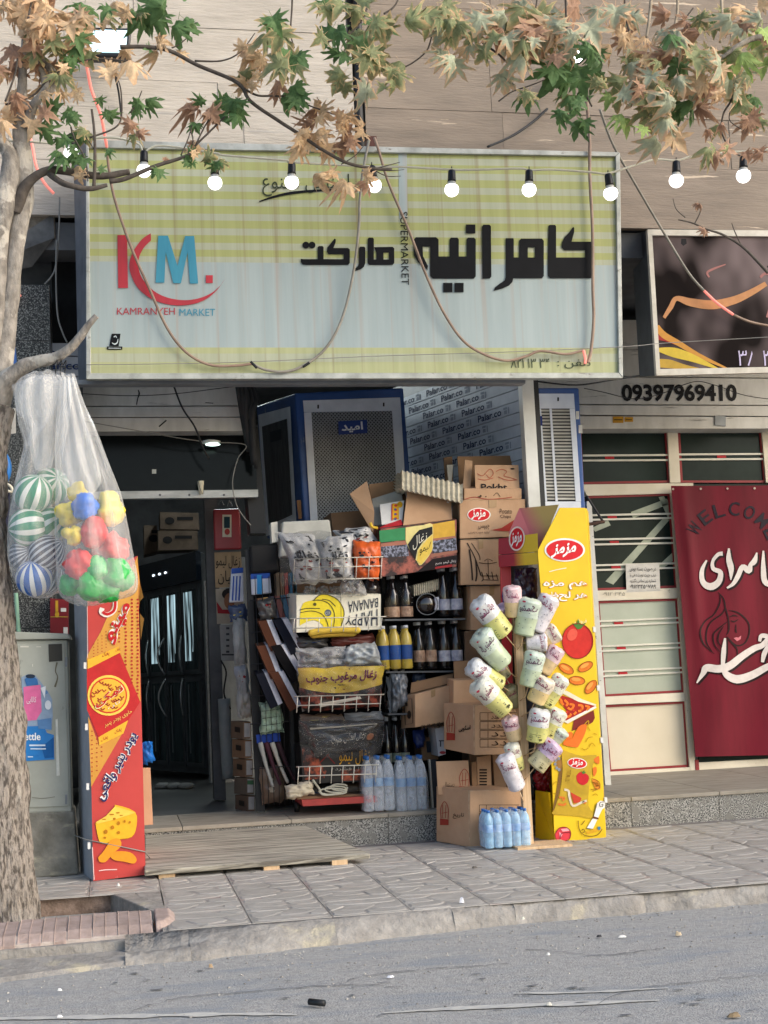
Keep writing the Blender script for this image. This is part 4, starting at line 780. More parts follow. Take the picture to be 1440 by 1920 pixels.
rope('rope light hanging in the left swag over the logo, glowing red near its top', [([(160, 110, -.9), (166, 140, -.85), (172, 170, -.8), (188, 215, -.75), (197, 262, -.65), (200, 275, -.6)], m_ropeR, 'lit_section'), ([(200, 275, -.6), (206, 320, -.56), (217, 375, -.54), (245, 460, -.54), (280, 540, -.54), (315, 615, -.54), (350, 660, -.54), (390, 683, -.54), (430, 686, -.54), (474, 682, -.54)], m_rope, 'cord'), ([(474, 682, -.54), (495, 692, -.54), (530, 697, -.54), (565, 688, -.54), (610, 655, -.54), (640, 600, -.54), (660, 520, -.54), (673, 430, -.54), (676, 370, -.54), (682, 320, -.56), (692, 262, -.56)], m_ropeG, 'cord'), ([(470, 678, -.545), (482, 690, -.545)], m_black, 'joint'), ([(568, 688, -.545), (580, 680, -.545)], m_black, 'joint')])
rope('rope light hanging in the right swag past the vertical lettering of the market sign', [([(702, 258, -.56), (712, 285, -.56), (730, 345, -.54), (765, 430, -.54), (800, 520, -.54), (835, 590, -.54), (870, 640, -.54), (910, 665, -.54), (950, 676, -.54), (985, 668, -.54), (1015, 658, -.54), (1060, 664, -.54), (1095, 656, -.54)], m_rope, 'cord'), ([(1094, 657, -.545), (1096, 672, -.545), (1097, 682, -.545)], m_ropeR, 'lit_section')])
rope('thick beige rope light hanging straight down across the rightmost big letter', [([(1100, 190, -.56), (1104, 260, -.54), (1107, 330, -.54), (1110, 430, -.54), (1113, 540, -.54), (1114, 600, -.54), (1108, 660, -.54), (1102, 680, -.54)], m_rope, 'cord')], .0095)
rope('rope light slanting down over the dark salon sign with a red lit stretch', [([(1125, 205, -.6), (1150, 270, -.5), (1190, 345, -.35), (1240, 430, -.22), (1290, 510, -.2), (1320, 545, -.2)], m_ropeG, 'cord'), ([(1320, 545, -.2), (1345, 568, -.2), (1375, 590, -.2)], m_ropeR, 'lit_section'), ([(1375, 590, -.2), (1405, 603, -.2), (1450, 612, -.2), (1520, 618, -.2)], m_rope, 'cord')])
rope('short red lit rope light hanging behind the left tree stem', [([(52, 240, -.3), (60, 275, -.3), (68, 310, -.3), (82, 340, -.3), (101, 363, -.3)], m_ropeR, 'lit_section'), ([(30, 533, -.1), (33, 545, -.1), (38, 556, -.1)], m_ropeR, 'lit_section')])
for pts, r, lab in (([(160, 684, -.54), (420, 680, -.54), (700, 668, -.54), (950, 660, -.54), (1170, 650, -.52), (1250, 643, -.3), (1440, 632, -.25), (1520, 626, -.25)], .0022, 'thin grey wire stretched across the lower edge of both signs'), ([(1005, 715, -.1), (1080, 722, -.1), (1150, 712, -.1), (1200, 704, -.1)], .005, 'dark cable sagging between the two signs'), ([(1095, 728, .4), (1130, 735, .4), (1190, 748, .6), (1240, 738, .8), (1300, 716, .9), (1340, 722, .9), (1400, 742, .9), (1480, 752, .9)], .003, 'thin cable sagging over the phone number'), ([(112, 370, -.05), (110, 440, -.05), (103, 505, -.05), (84, 533, -.05)], .005, 'grey wire hanging left of the sign with a hooked end'), ([(106, 450, -.06), (105, 520, -.06), (108, 590, -.06), (118, 625, -.06), (126, 642, -.06)], .005, 'grey wire hanging straight down left of the sign'), ([(915, 275, -.3), (960, 255, -.15), (1000, 228, -.06), (1026, 204, -.03)], .008, 'black cable climbing the brown stone above the sign')):
    cable('wire', pts, r, m_cabG if 'grey' in lab else m_cabD, label=lab, c='wire')
# floodlight
fl = thing('floodlight', 'lit square floodlight on the pale stone among the leaves', 'floodlight', at(205, 78, -.2))
slab('housing', [(158, 50), (246, 52), (243, 108), (166, 106)], -.25, .09, m_sock, fl, bevel=.01)
slab('lens', [(163, 55), (239, 57), (236, 98), (168, 97)], -.262, .01, EMIT('flood_lens', (.55, .8, .9), .7), fl)
slab('led_array', [(190, 58), (216, 58), (214, 82), (190, 82)], -.266, .003, EMIT('flood_led', (.95, 1, 1), 2.5), fl)
MB().tube(tubepx([(205, 106, -.2), (212, 130, -.12), (222, 170, -.06), (228, 222, -.02)], .006), .006, 6).build('lead', m_sock, fl)
fl2 = thing('floodlight', 'small round lit lamp almost hidden in the leaves over the right sign corner', 'floodlight', at(1070, 105, -.25))
MB().lathe(at(1070, 108, -.15), [(0, .04), (.06, .06), (.09, .062)], 14, V((0, -1, -.2))).build('housing', m_sock, fl2); MB().lathe(at(1070, 108, -.15)+V((0, -.091, -.02)), [(0, .05), (.004, .03)], 14, V((0, -1, -.2))).build('lens', EMIT('small_lens', (1, 1, 1), 6), fl2)
MB().tube(tubepx([(1040, 150, -.05), (1030, 160, -.1), (1022, 158, -.15), (1040, 140, -.2), (1062, 118, -.15)], .02), .012, 6).build('arm', m_sock, fl2)
# ================================================================ GOODS
m_ct = M('cardboard', '#bb9878', '#ad8a6a', rough=.85, scale=5, rv=.05, bump=.12, bscale=90, bstretch=(1, 1, .2)); m_ct2 = M('cardboard_inner', '#967454', '#84664a', rough=.9, scale=6)
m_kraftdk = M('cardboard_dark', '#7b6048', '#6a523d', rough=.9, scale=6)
m_film = FILM('shrink_film', (.03, .035, .04), .05, rough=.12, bump=.9, bscale=28, rim=.14)
m_bagc = FILM('clear_bag', (.6, .61, .61), .34, rough=.25, bump=.9, bscale=26, rim=.3)
# ---- display rack with wire baskets
rk = thing('display_rack', 'black metal rack with white wire baskets and bottle shelves at the market front', 'rack', at(600, 1522, .3))
slab('upright', [(460, 1030), (470, 1030), (497, 1522), (481, 1522)], .42, .03, m_black, rk)
slab('upright', [(535, 1090), (541, 1090), (556, 1505), (549, 1505)], .42, .03, m_black, rk)
slab('upright', [(716, 1085), (722, 1085), (740, 1512), (733, 1512)], .40, .03, m_black, rk)
slab('upright', [(868, 1090), (874, 1090), (888, 1300), (882, 1300)], .40, .03, m_black, rk)
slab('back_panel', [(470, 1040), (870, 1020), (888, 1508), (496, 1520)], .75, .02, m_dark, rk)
m_wire = M('white_wire', '#c9c5b8', rough=.45)
def basket(x0, x1, rows, yb, Yf=-.01, dep=.33, slope=0):
    b = MB(); r = .0032
    for y, ex in rows:
        b.tube([at(x0-ex, y, Yf+dep), at(x0-ex, y+slope, Yf), at(x1+ex, y-4+slope, Yf), at(x1+ex, y-4, Yf+dep)], r, 5)
    n = 7; y0 = rows[0][0]
    for k in range(n+1):
        x = x0+(x1-x0)*k/n; b.tube([at(x, y0-2*k/n, Yf-.003), at(x-2, yb-4*k/n, Yf-.003), at(x, yb-6, Yf+dep)], r*.8, 5)
    return b.build('wire_basket', m_wire, rk)
basket(552, 716, [(1048, 2), (1065, 0), (1088, -6)], 1088); basket(552, 716, [(1160, 8), (1178, 0)], 1186); basket(558, 714, [(1306, 6), (1323, 0)], 1336); basket(560, 706, [(1438, 4), (1455, 0)], 1470)
for (x0, x1, y) in ((722, 872, 1161), (724, 874, 1259), (728, 840, 1338)): slab('bottle_shelf', [(x0, y), (x1, y-2), (x1+1, y+1), (x0, y+3)], .16, .3, M('shelf_grey', '#5b5d5f', rough=.5), rk)
# small wire racks on the left of it
m_dwire = M('dark_wire', '#26272a', rough=.5); b = MB()
for y in (1120, 1180, 1240, 1300, 1352, 1436): b.tube([at(470, y+6, .36), at(546, y, .30)], .003, 5)
for k in range(6): b.tube([at(478+k*13, 1080, .33), at(494+k*10, 1510, .33)], .0022, 5)
b.build('wire_grid', m_dwire, rk)
bp_ = thing('black_board', 'black rounded board standing at the top of the rack beside the clear bags', 'board', at(490, 1075, .35))
slab('board', [(468, 1022), (522, 1018), (524, 1072), (470, 1076)], .38, .03, M('board_black', '#0c0c0d', rough=.7), bp_, bevel=.02)
# trolley
ty = thing('red_trolley', 'low red flat trolley on black castors under the rack', 'trolley', at(620, 1520, .2))
slab('deck', [(566, 1500), (706, 1492), (708, 1504), (568, 1512)], .06, .4, M('trolley_red', '#a83a34', '#8b2f2b', rough=.5, scale=8), ty)
slab('deck_mat', [(556, 1494), (700, 1488), (700, 1492), (558, 1499)], .1, .35, m_kraftdk, ty)
for x in (552, 700): MB().lathe(gnd(x, 1523 if x < 600 else 1518, ZS)+V((0, -.01, .032)), [(0, .03), (.025, .03)], 14, V((1, 0, 0))).build('castor', m_black, ty)
# ---- notebooks
m_nb = [M('cover_navy', '#1a1d27', rough=.8, spec=.1), M('cover_brown', '#5a3829', rough=.8, spec=.1), M('cover_black', '#151415', rough=.8, spec=.1)]; m_page = M('page_white', '#c9cbd2', '#b2b4bd', rough=.8, scale=3, stretch=(60, 60, 1))
nbs = [([(512, 1163), (540, 1160), (573, 1218), (546, 1228)], 0, .25, 'upper navy notebook with a broad white page edge in the wire rack'), ([(484, 1165), (510, 1162), (530, 1212), (508, 1222)], 1, .28, 'upper brown notebook left of the navy one in the wire rack'),
       ([(508, 1212), (538, 1207), (575, 1268), (548, 1280)], 2, .23, 'black notebook in the second row of the wire rack'), ([(482, 1212), (508, 1208), (528, 1262), (508, 1274)], 1, .27, 'thin brown notebook left of the black one in the second row'),
       ([(506, 1262), (532, 1258), (566, 1322), (544, 1334)], 1, .22, 'brown and white notebook in the lowest row, its pages fanned'), ([(480, 1264), (505, 1260), (530, 1318), (508, 1330)], 0, .26, 'navy notebook at the left of the lowest row of the wire rack')]
for q, c_, Y, lab in nbs:
    t = thing('notebook', lab, 'notebook', at(*q[3], Y), 'notebooks in the wire rack')
    m1 = ((q[0][0]*.38+q[1][0]*.62), (q[0][1]*.38+q[1][1]*.62)); m2 = ((q[3][0]*.38+q[2][0]*.62), (q[3][1]*.38+q[2][1]*.62))
    slab('cover', [q[0], m1, m2, q[3]], (Y, Y, Y-.04, Y-.04), (0, .14, .02), m_nb[c_], t)
    slab('page_block', [m1, q[1], q[2], m2], (Y-.001, Y+.01, Y-.03, Y-.041), (0, .13, .02), m_page, t)
bk_c = ['#6b4a2e', '#b08a4f', '#3c3a52', '#7b3b36', '#35607a', '#8fa0a0']
for k in range(6):
    x = 482+k*11; lab = ('tan', 'ochre', 'dark violet', 'dark red', 'blue', 'pale grey')[k]+' thin book leaning above the notebooks in the wire rack'
    o = slab('thin_book', [(x, 1122-k*1.5), (x+9, 1121-k*1.5), (x+22, 1166), (x+13, 1170)], .33, .1, M('book_%d' % k, bk_c[k], rough=.5), None); tag(o, lab, 'book', 'thin books in the wire rack')
for k in range(5):
    x = 517+k*8; o = slab('slim_book', [(x, 1075), (x+6.5, 1073), (x+9, 1143), (x+3, 1145)], .34, .1, M('slim_%d' % k, ('#6d5a44', '#84664a', '#a23f38', '#2f6f93', '#7fb6c4')[k], rough=.5), None)
    tag(o, ('drab', 'brown', 'red', 'blue', 'pale cyan')[k]+' slim upright book beside the white wire basket', 'book', 'slim books beside the basket')
# blue tissue packs
m_pkw = M('pack_white', '#cfd6e2', rough=.35); m_pkb = INK('#2350a8', .35); m_pkc = INK('#2f93d4', .35)
for q, Y, lab in (([(434, 1066), (456, 1064), (458, 1128), (430, 1130)], .6, 'blue and white striped pack hanging left of the rack post'), ([(470, 1076), (506, 1074), (510, 1112), (472, 1116)], .4, 'blue and white packet right of the rack post under the board')):
    t = thing('tissue_pack', lab, 'packet', at(*q[3], Y), 'blue and white packs at the rack'); slab('pack', q, Y, .05, m_pkw, t, bevel=.008); P = PY(Y)
    w = (q[1][0]-q[0][0]); x = q[0][0]; ink(t, 'print', m_pkb, P, [[(x, q[0][1]), (q[1][0], q[1][1]), (q[1][0], q[1][1]+10), (x, q[0][1]+10)]]+([[(x+3+k*6, 1080), (x+5.5+k*6, 1080), (x+3.5+k*6, 1126), (x+.5+k*6, 1126)] for k in range(3)] if q[3][1] > 1120 else []), .004)
    if q[3][1] < 1120: ink(t, 'print', m_pkc, P, [rect(482, 1078, 491, 1114)], .0045)
cs_ = thing('hanging_socks_pack', 'blue hanging card with packed white and dark socks low on the rack', 'packet', at(505, 1370, .34))
slab('card', [(480, 1378), (524, 1374), (526, 1390), (482, 1394)], .34, .01, INK('#1f3f8f'), cs_)
for k in range(4): MB().tube(tubepx([(488+k*11, 1392), (498+k*13, 1432), (512+k*14, 1476-k*4)], .33), [.014, .016, .015, .014, .012, .012, .012, .01, .01, .01, .01, .01, .008], 8).build('sock', INK(('#a9aaa4', '#4c2a35', '#c5c2b4', '#39262c')[k]), cs_)
nb_ = thing('green_net_bag', 'pale green netted pack in the middle of the narrow wire rack', 'bag', at(510, 1330, .34))
# ---- pillow shaped bags
def pillow(name, q, Y, th, mat, seed, parent=None, amp=.012, n=14, crease=7.0, pinch=.5):
    """soft filled bag: q is the pixel outline TL TR BR BL; returns the object and a map(u, v, off) on its front"""
    r = random.Random(seed); sx, sy = r.uniform(0, 9), r.uniform(0, 9)
    def fr_(u, v, o=0.0, back=False):
        (a, b), (c, d), (e, f), (g, h) = q
        x = (a*(1-u)+c*u)*(1-v)+(g*(1-u)+e*u)*v; y = (b*(1-u)+d*u)*(1-v)+(h*(1-u)+f*u)*v
        w = (max(0, 1-(2*u-1)**4)*max(0, 1-(2*v-1)**4))**pinch
        wr = noise.noise(V((u*crease+sx, v*crease*1.3+sy, .3)))*amp*2+abs(noise.noise(V((u*crease*2.2+sy, v*crease*2+sx, 2.3))))*amp
        edge = noise.noise(V((u*5+sx, v*5, 7.1)))*5*(1-w)
        return at(x+edge, y+edge, Y-((th*w+wr*(.4+.6*w)) if not back else -th*w*.8)-o)
    b = MB(); N = n+1
    for back in (False, True):
        vs = [fr_(i/n, j/n, 0, back) for j in range(N) for i in range(N)]
        b.mesh(vs, [(j*N+i, j*N+i+1, (j+1)*N+i+1, (j+1)*N+i) for j in range(n) for i in range(n)], True)
    return b.build(name, mat, parent), fr_
def blotch(r, n, x0, y0, x1, y1, s0, s1, asp=.6):
    o = []
    for k in range(n):
        cx, cy, s = r.uniform(x0, x1), r.uniform(y0, y1), r.uniform(s0, s1)
        o.append([(cx+math.cos(a)*s*r.uniform(.5, 1), cy+math.sin(a)*s*asp*r.uniform(.5, 1)) for a in [i*math.pi/3.5 for i in range(7)]])
    return o
r7 = random.Random(7)
nobj, nmap = pillow('pack', [(486, 1318), (528, 1312), (532, 1372), (488, 1378)], .33, .03, M('pale_green_pack', '#9db59e', '#7d967f', rough=.4, scale=30), 5, nb_)
b = MB()
for k in range(5): b.tube([nmap(k/4*.9+.05, j/8, .004) for j in range(9)], .0015, 4); b.tube([nmap(j/8, k/4*.9+.05, .004) for j in range(9)], .0015, 4)
b.build('net', m_dwire, nb_)
m_wbag = M('charcoal_bag_white', '#c3c4c4', '#a2a3a5', rough=.3, scale=9, bump=.6, bscale=18, spec=.6)
dark_p = INK('#2a2b31', .35); red_p = INK('#8c322c', .35)
def coalbag(q, Y, seed, lab, th=.06, cap='زغال'):
    t = thing('charcoal_bag', lab, 'bag', at(*q[3], Y), 'bags in the top basket'); o, mp_ = pillow('bag', q, Y, th, m_wbag, seed, t, .014)
    r = random.Random(seed); ink(t, 'print', dark_p, mp_, blotch(r, 9, .2, .2, .85, .5, .03, .09, .5)+[[(.1, .08), (.85, .04), (.9, .17), (.15, .2)]], .006); ink(t, 'print', red_p, mp_, blotch(r, 7, .15, .55, .85, .78, .04, .1, .5), .006)
    ink(t, 'print', dark_p, mp_, [[(.15, .8), (.9, .78), (.92, .93), (.14, .95)]], .006); T(t, cap, mp_, rect(.2, .34, .85, .56), dark_p, off=.009, bold=.03)
    return t
fb_ = thing('foam_box', 'pale foam box standing behind the charcoal bags in the top basket', 'box', at(580, 1010, .3)); slab('box', [(530, 978), (618, 974), (628, 1040), (524, 1044)], .32, .12, M('foam', '#c2c3bb', rough=.8), fb_, bevel=.01)
slab('lid_edge', [(508, 980), (520, 978), (522, 1015), (510, 1018)], .36, .1, INK('#cfcec4'), fb_)
coalbag([(520, 998), (588, 1002), (632, 1092), (556, 1096)], .1, 21, 'left white charcoal bag lying tilted in the top basket')
coalbag([(594, 1012), (660, 1000), (664, 1086), (604, 1090)], .07, 22, 'middle white charcoal bag with red fire print in the top basket')
coalbag([(624, 996), (690, 986), (712, 1018), (652, 1028)], .2, 23, 'rear white charcoal bag lying on top of the other two bags', .05)
ob = thing('orange_bag', 'orange plastic bag of charcoal at the right end of the top basket', 'bag', at(690, 1085, .06), 'bags in the top basket')
o, mp_ = pillow('bag', [(662, 1014), (714, 1016), (710, 1088), (666, 1086)], .07, .06, M('orange_plastic', '#d5612b', '#b54d20', rough=.35, scale=8, bump=.6, bscale=18), 31, ob)
ink(ob, 'print', dark_p, mp_, blotch(r7, 12, .2, .25, .8, .55, .03, .1, .5)+blotch(r7, 5, .3, .62, .7, .7, .05, .1, .5), .006)
# ---- banana box with everything round it
bx = thing('banana_box', 'cream banana carton printed upside down with a yellow banana in the second basket', 'box', at(630, 1185, .12))
E_ = Cartn((540, 1112, 1180, .35), (556, 1116, 1186, .13), (714, 1114, 1180, .13)); E_.body(MB()).build('carton', M('banana_carton', '#dbd7c4', '#cfcab6', rough=.6, scale=4), bx)
zb = lambda x, y: (460+x/5.143, 960+y/5.143); P = E_.front.pix
yb_ = cat([(525, 1080), (530, 980), (560, 880), (650, 850), (665, 840), (720, 802), (800, 802), (880, 840), (935, 910), (950, 980), (940, 1060), (905, 1112)], 4)+cat([(755, 1112), (740, 1085), (690, 1050), (640, 1045), (580, 1065), (525, 1095)], 4)
ink(bx, 'banana_print', INK('#e3cf35'), P, [[zb(*p) for p in yb_]], .003); outl = []
for pts in ([(525, 945), (600, 930), (720, 930)], [(650, 855), (720, 850), (800, 880), (850, 950), (860, 1030), (850, 1110)], [(530, 970), (640, 955), (730, 980), (780, 1040), (800, 1110)], [(660, 850), (720, 800), (800, 800), (890, 845), (945, 930), (950, 1010), (920, 1110)], [(740, 840), (810, 855), (870, 910)]): outl += strk([zb(*p) for p in pts], 1.6, 4)
ink(bx, 'banana_outline', INK('#5b5526'), P, outl+[circ(*zb(670, 890), 3.2, n=10)], .005); ink(bx, 'round_sticker', INK('#4e5c6b'), P, [circ(*zb(797, 972), 6.5, n=16)], .005); ink(bx, 'sticker_mark', INK('#c9c9bd'), P, strk([zb(780, 960), zb(775, 985), zb(790, 995)], 1)+strk([zb(797, 955), zb(797, 990)], 1)+strk([zb(812, 960), zb(815, 985)], 1), .007)
T(bx, 'BANANA', P, [(709, 1138), (652, 1150), (653, 1128), (709, 1121)], '#2c3140', bold=.0); T(bx, 'HAPPY', P, [(708, 1175), (647, 1171), (649, 1156), (708, 1142)], '#2c3140', bold=.0)
ink(bx, 'panel_line', INK('#6b6657'), P, strk([(639, 1117), (640, 1176)], .8), .004)
bnn = thing('bananas', 'yellow bananas showing under the banana carton', 'fruit', at(630, 1188, .12)); MB().tube(tubepx([(578, 1188), (605, 1183), (640, 1181), (676, 1182)], .12), [.008]+[.02]*17+[.008], 8).build('banana', INK('#d6b547'), bnn)
MB().tube(tubepx([(582, 1192), (620, 1189), (668, 1188)], .14), [.008]+[.018]*11+[.008], 8).build('banana', INK('#c9a540'), bnn)
cb = thing('clear_bag', 'crumpled clear plastic bag of nuts bulging over the banana carton', 'bag', at(665, 1115, .1), 'clear bags on the rack'); pillow('film', [(648, 1070), (676, 1076), (690, 1116), (634, 1118)], .12, .05, m_bagc, 41, cb, .02)
b = MB()
for k in range(26): b.lathe(at(rnd.uniform(640, 682), rnd.uniform(1096, 1114), .14), [(0, .006), (.008, .012), (.016, .006)], 6)
b.build('nuts', INK('#8a7a66'), cb)
ds = thing('dark_jar', 'dark rounded jar behind the banana carton at its right end', 'jar', at(700, 1116, .25)); MB().lathe(at(697, 1118, .25), [(0, .05), (.05, .055), (.09, .04), (.11, .02)], 14).build('body', M('jar_dark', '#2b2527', rough=.15, spec=.7), ds)
sh_ = thing('brown_tray', 'brown carton tray behind the banana carton with crumpled wraps', 'tray', at(600, 1112, .3)); slab('tray', [(548, 1090), (650, 1088), (652, 1112), (550, 1114)], .34, .1, m_kraftdk, sh_); 
for k in range(3): pillow('wrap', [(572+k*24, 1100), (590+k*24, 1098), (592+k*24, 1116), (570+k*24, 1117)], .26, .02, m_bagc, 50+k, sh_, .02, 8)
# third basket
cb2 = thing('clear_bag', 'dark crumpled clear bag at the left of the third basket', 'bag', at(595, 1255, .1), 'clear bags on the rack'); pillow('film', [(556, 1216), (650, 1212), (652, 1256), (560, 1262)], .12, .05, FILM('smoky_film', (.6, .6, .6), .35, bump=1, bscale=20), 43, cb2, .025)
pillow('filling', [(562, 1222), (640, 1218), (644, 1254), (566, 1258)], .15, .04, M('dark_fill', '#3e3c3b', '#252424', rough=.5, scale=12), 44, cb2, .02)
cb3 = thing('clear_bag', 'milky crumpled plastic bag at the right of the third basket', 'bag', at(680, 1250, .1), 'clear bags on the rack'); pillow('film', [(650, 1210), (704, 1204), (716, 1248), (640, 1252)], .1, .06, M('milky_bag', '#b9bdbd', '#8d9293', rough=.25, scale=10, bump=1, bscale=16, spec=.7), 45, cb3, .025)
yg = thing('yellow_charcoal_bag', 'yellow and fire red charcoal bag with purple lettering in the third basket', 'bag', at(640, 1330, .08)); o, ym = pillow('bag', [(558, 1252), (720, 1246), (712, 1326), (566, 1334)], .08, .04, M('coal_print', '#8c4334', '#1d1616', rough=.35, scale=22, lo=.45, hi=.62, bump=.4, bscale=16), 46, yg, .012, 16)
b = MB(); G = [[ym(i/20, .02+(.44+.16*math.sin(math.pi*i/20))*j/8, .005) for i in range(21)] for j in range(9)]; b.mesh([p for r_ in G for p in r_], [(j*21+i, j*21+i+1, j*21+i+22, j*21+i+21) for j in range(8) for i in range(20)], True); b.build('yellow_band', M('yellow_plastic', '#d9bc3c', '#bd9a2c', rough=.3, scale=7, bump=.5, bscale=14), yg)
T(yg, 'زغال مرغوب جنوب', ym, [(.08, .15), (.93, .1), (.92, .36), (.1, .42)], '#7a2048', off=.012, bold=.03)
for pl in strk([(.25, .86), (.5, .82), (.75, .78)], .05, 5)[:0]: pass
ink(yg, 'white_print', INK('#c9c1b4'), ym, [[(.22, .84), (.74, .72), (.76, .78), (.24, .93)]], .008)
# fourth basket
bg_ = thing('black_charcoal_bag', 'glossy black charcoal bag with white script sagging over the fourth basket', 'bag', at(640, 1412, .05)); o, bm_ = pillow('bag', [(560, 1352), (722, 1350), (700, 1404), (590, 1420)], .06, .05, M('black_plastic', '#2a2928', '#131313', rough=.18, scale=6, bump=.7, bscale=9, spec=.8), 47, bg_, .014, 16)
T(bg_, 'زغال الماس جنوب', bm_, [(.32, .46), (.82, .38), (.8, .64), (.34, .76)], '#c9c4b8', off=.008, bold=.0); ink(bg_, 'round_print', INK('#a86a45'), bm_, [circ(.88, .55, .05, .12, 14)], .008)
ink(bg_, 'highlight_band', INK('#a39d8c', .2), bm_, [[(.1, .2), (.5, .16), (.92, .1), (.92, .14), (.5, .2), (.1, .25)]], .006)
fbx = thing('charcoal_carton', 'black carton printed with embers and gold script in the fourth basket', 'carton', at(640, 1470, .12)); slab('carton', [(564, 1398), (704, 1392), (704, 1464), (568, 1470)], .14, .3, M('ember_black', '#1a1716', rough=.4), fbx); P = PY(.14)
ink(fbx, 'ember_print', M('ember_print', '#b0502f', '#2a1412', rough=.4, scale=26, lo=.45, hi=.65), P, [[(566, 1400), (592, 1402), (600, 1430), (612, 1446), (608, 1460), (572, 1462)], [(640, 1444), (700, 1440), (700, 1462), (640, 1464)]], .004)
T(fbx, 'زغال لیمو', P, rect(636, 1404, 694, 1434), '#d09a2c', bold=.0); T(fbx, 'زغال فشرده', P, rect(622, 1438, 690, 1446), '#a8a49a', bold=.0); ink(fbx, 'red_print', INK('#7c2420'), P, strk([(600, 1430), (618, 1412)], 2)+strk([(612, 1414), (628, 1432)], 2), .004)
ws_ = thing('white_sack', 'small cream cloth sack lying on the trolley left end', 'sack', at(560, 1495, .1)); pillow('sack', [(534, 1474), (584, 1464), (590, 1488), (540, 1500)], .1, .05, M('sack_cloth', '#c9c0ab', '#aca38e', rough=.9, scale=6, bump=.6, bscale=14), 61, ws_, .01)
rc = thing('rope_coil', 'pale rope coil lying loose on the red trolley', 'rope', at(620, 1490, .1))
b = MB()
for k in range(3): b.tube([at(624+math.cos(a)*(26-k*5)+k*6, 1484-k*4+math.sin(a)*6, .08) for a in [i*math.pi/8 for i in range(16)]], .005, 6)
b.tube(tubepx([(586, 1462), (598, 1478), (606, 1490), (640, 1488)], .08), .007, 6); b.build('rope', INK('#b7b6a6'), rc)
# stack of little boxes left of the post
for k, (y0, y1, c_, lab) in enumerate(((1352, 1384, '#7a634d', 'topmost small carton of the narrow stack left of the rack post'), (1386, 1420, '#8a6a4e', 'second small carton of the narrow stack left of the rack post'), (1422, 1455, '#7f634b', 'third small carton of the narrow stack left of the rack post'), (1457, 1488, '#6d5f50', 'small carton with a green print low in the narrow stack'), (1490, 1520, '#6b5645', 'lowest small carton of the narrow stack, standing on the floor'))):
    t = thing('small_carton', lab, 'carton', at(450, y1, .55), 'small cartons stacked left of the rack')
    q = Cartn((433+k*2, y0, y1, .75), (456+k*2, y0+2, y1+2, .55), (470+k*2, y0+1, y1+1, .56)); q.body(MB()).build('carton', M('small_carton_%d' % k, c_, rough=.85), t)
    ink(t, 'white_label', INK('#b4b3ae'), q.front.pix, [rect(458+k*2, y0+4, 469+k*2, y1-2)], .003)
    if k == 3: ink(t, 'green_print', INK('#4f7a55'), q.front.pix, [rect(458+k*2, y0+6, 469+k*2, y0+14)], .005)
    else: ink(t, 'hand_hole', INK('#2b221b'), q.left.pix, [[(440+k*2, y0+10), (450+k*2, y0+12), (450+k*2, y0+22), (440+k*2, y0+20)]], .003)
for k in range(2):
    t = thing('paper_pack', ('upper', 'lower')[k]+' white paper bundle hanging on the inner side of the rack', 'packet', at(450, 1300, .6)); pillow('pack', [(436+k*6, 1160+k*90), (458+k*5, 1158+k*90), (464+k*4, 1244+k*96), (440+k*5, 1248+k*96)], .6, .03, M('paper_bundle', '#a7aaa8', '#858886', rough=.5, scale=8, bump=.6), 70+k, t, .014, 8)
# ---- bottles
m_cola = M('cola', '#120c0a', '#1a1210', rough=.08, spec=.8); m_capw = M('cap_white', '#c9ccd0', rough=.4)
m_lab1 = M('label_orange', '#c7a58a', '#8b6a55', rough=.35, scale=30); m_lab2 = M('label_white', '#cfd0d6', '#8f90a8', rough=.35, scale=26); m_clear = FILM('bottle_clear', (.84, .9, .96), .27, rough=.05, bump=.8, bscale=40, rim=.5)
m_yel = M('yellow_drink', '#cdb348', '#b3983a', rough=.12, spec=.7); m_labb = M('label_blue', '#27559c', '#1f4582', rough=.35, scale=14); m_capb = M('cap_blue', '#2f6ab2', rough=.4)
def bottle(parent, base, h, r, body, label, cap, lz=(.22, .42), shp='cola', name='bottle'):
    if shp == 'cola': pr = [(0, .8), (.02, .95), (.12, .9), (.2, .98), (.44, .98), (.55, .92), (.68, .6), (.82, .36), (.93, .32)]
    elif shp == 'wide': pr = [(0, .85), (.03, 1), (.25, .95), (.3, 1), (.6, 1), (.66, .95), (.78, .8), (.86, .45), (.93, .38)]
    else: pr = [(0, .85), (.03, .98), (.12, .93), (.2, .99), (.3, .94), (.4, .99), (.5, .94), (.62, .99), (.74, .96), (.82, .8), (.88, .5), (.92, .36), (.94, .34)]
    o = MB().lathe(base, [(z*h, q*r) for z, q in pr], 14).build(name, body, parent)
    if label: MB().lathe(base+V((0, 0, lz[0]*h)), [(0, r*1.012), ((lz[1]-lz[0])*h, r*1.012)], 14, cap=False).build('label', label, o)
    MB().lathe(base+V((0, 0, .93*h)), [(0, r*.42), (.07*h, r*.42)], 10).build('cap', cap, o); return o
m_film2 = FILM('shrink_film_bright', (.75, .8, .86), .13, rough=.08, bump=2.2, bscale=22, rim=.3)
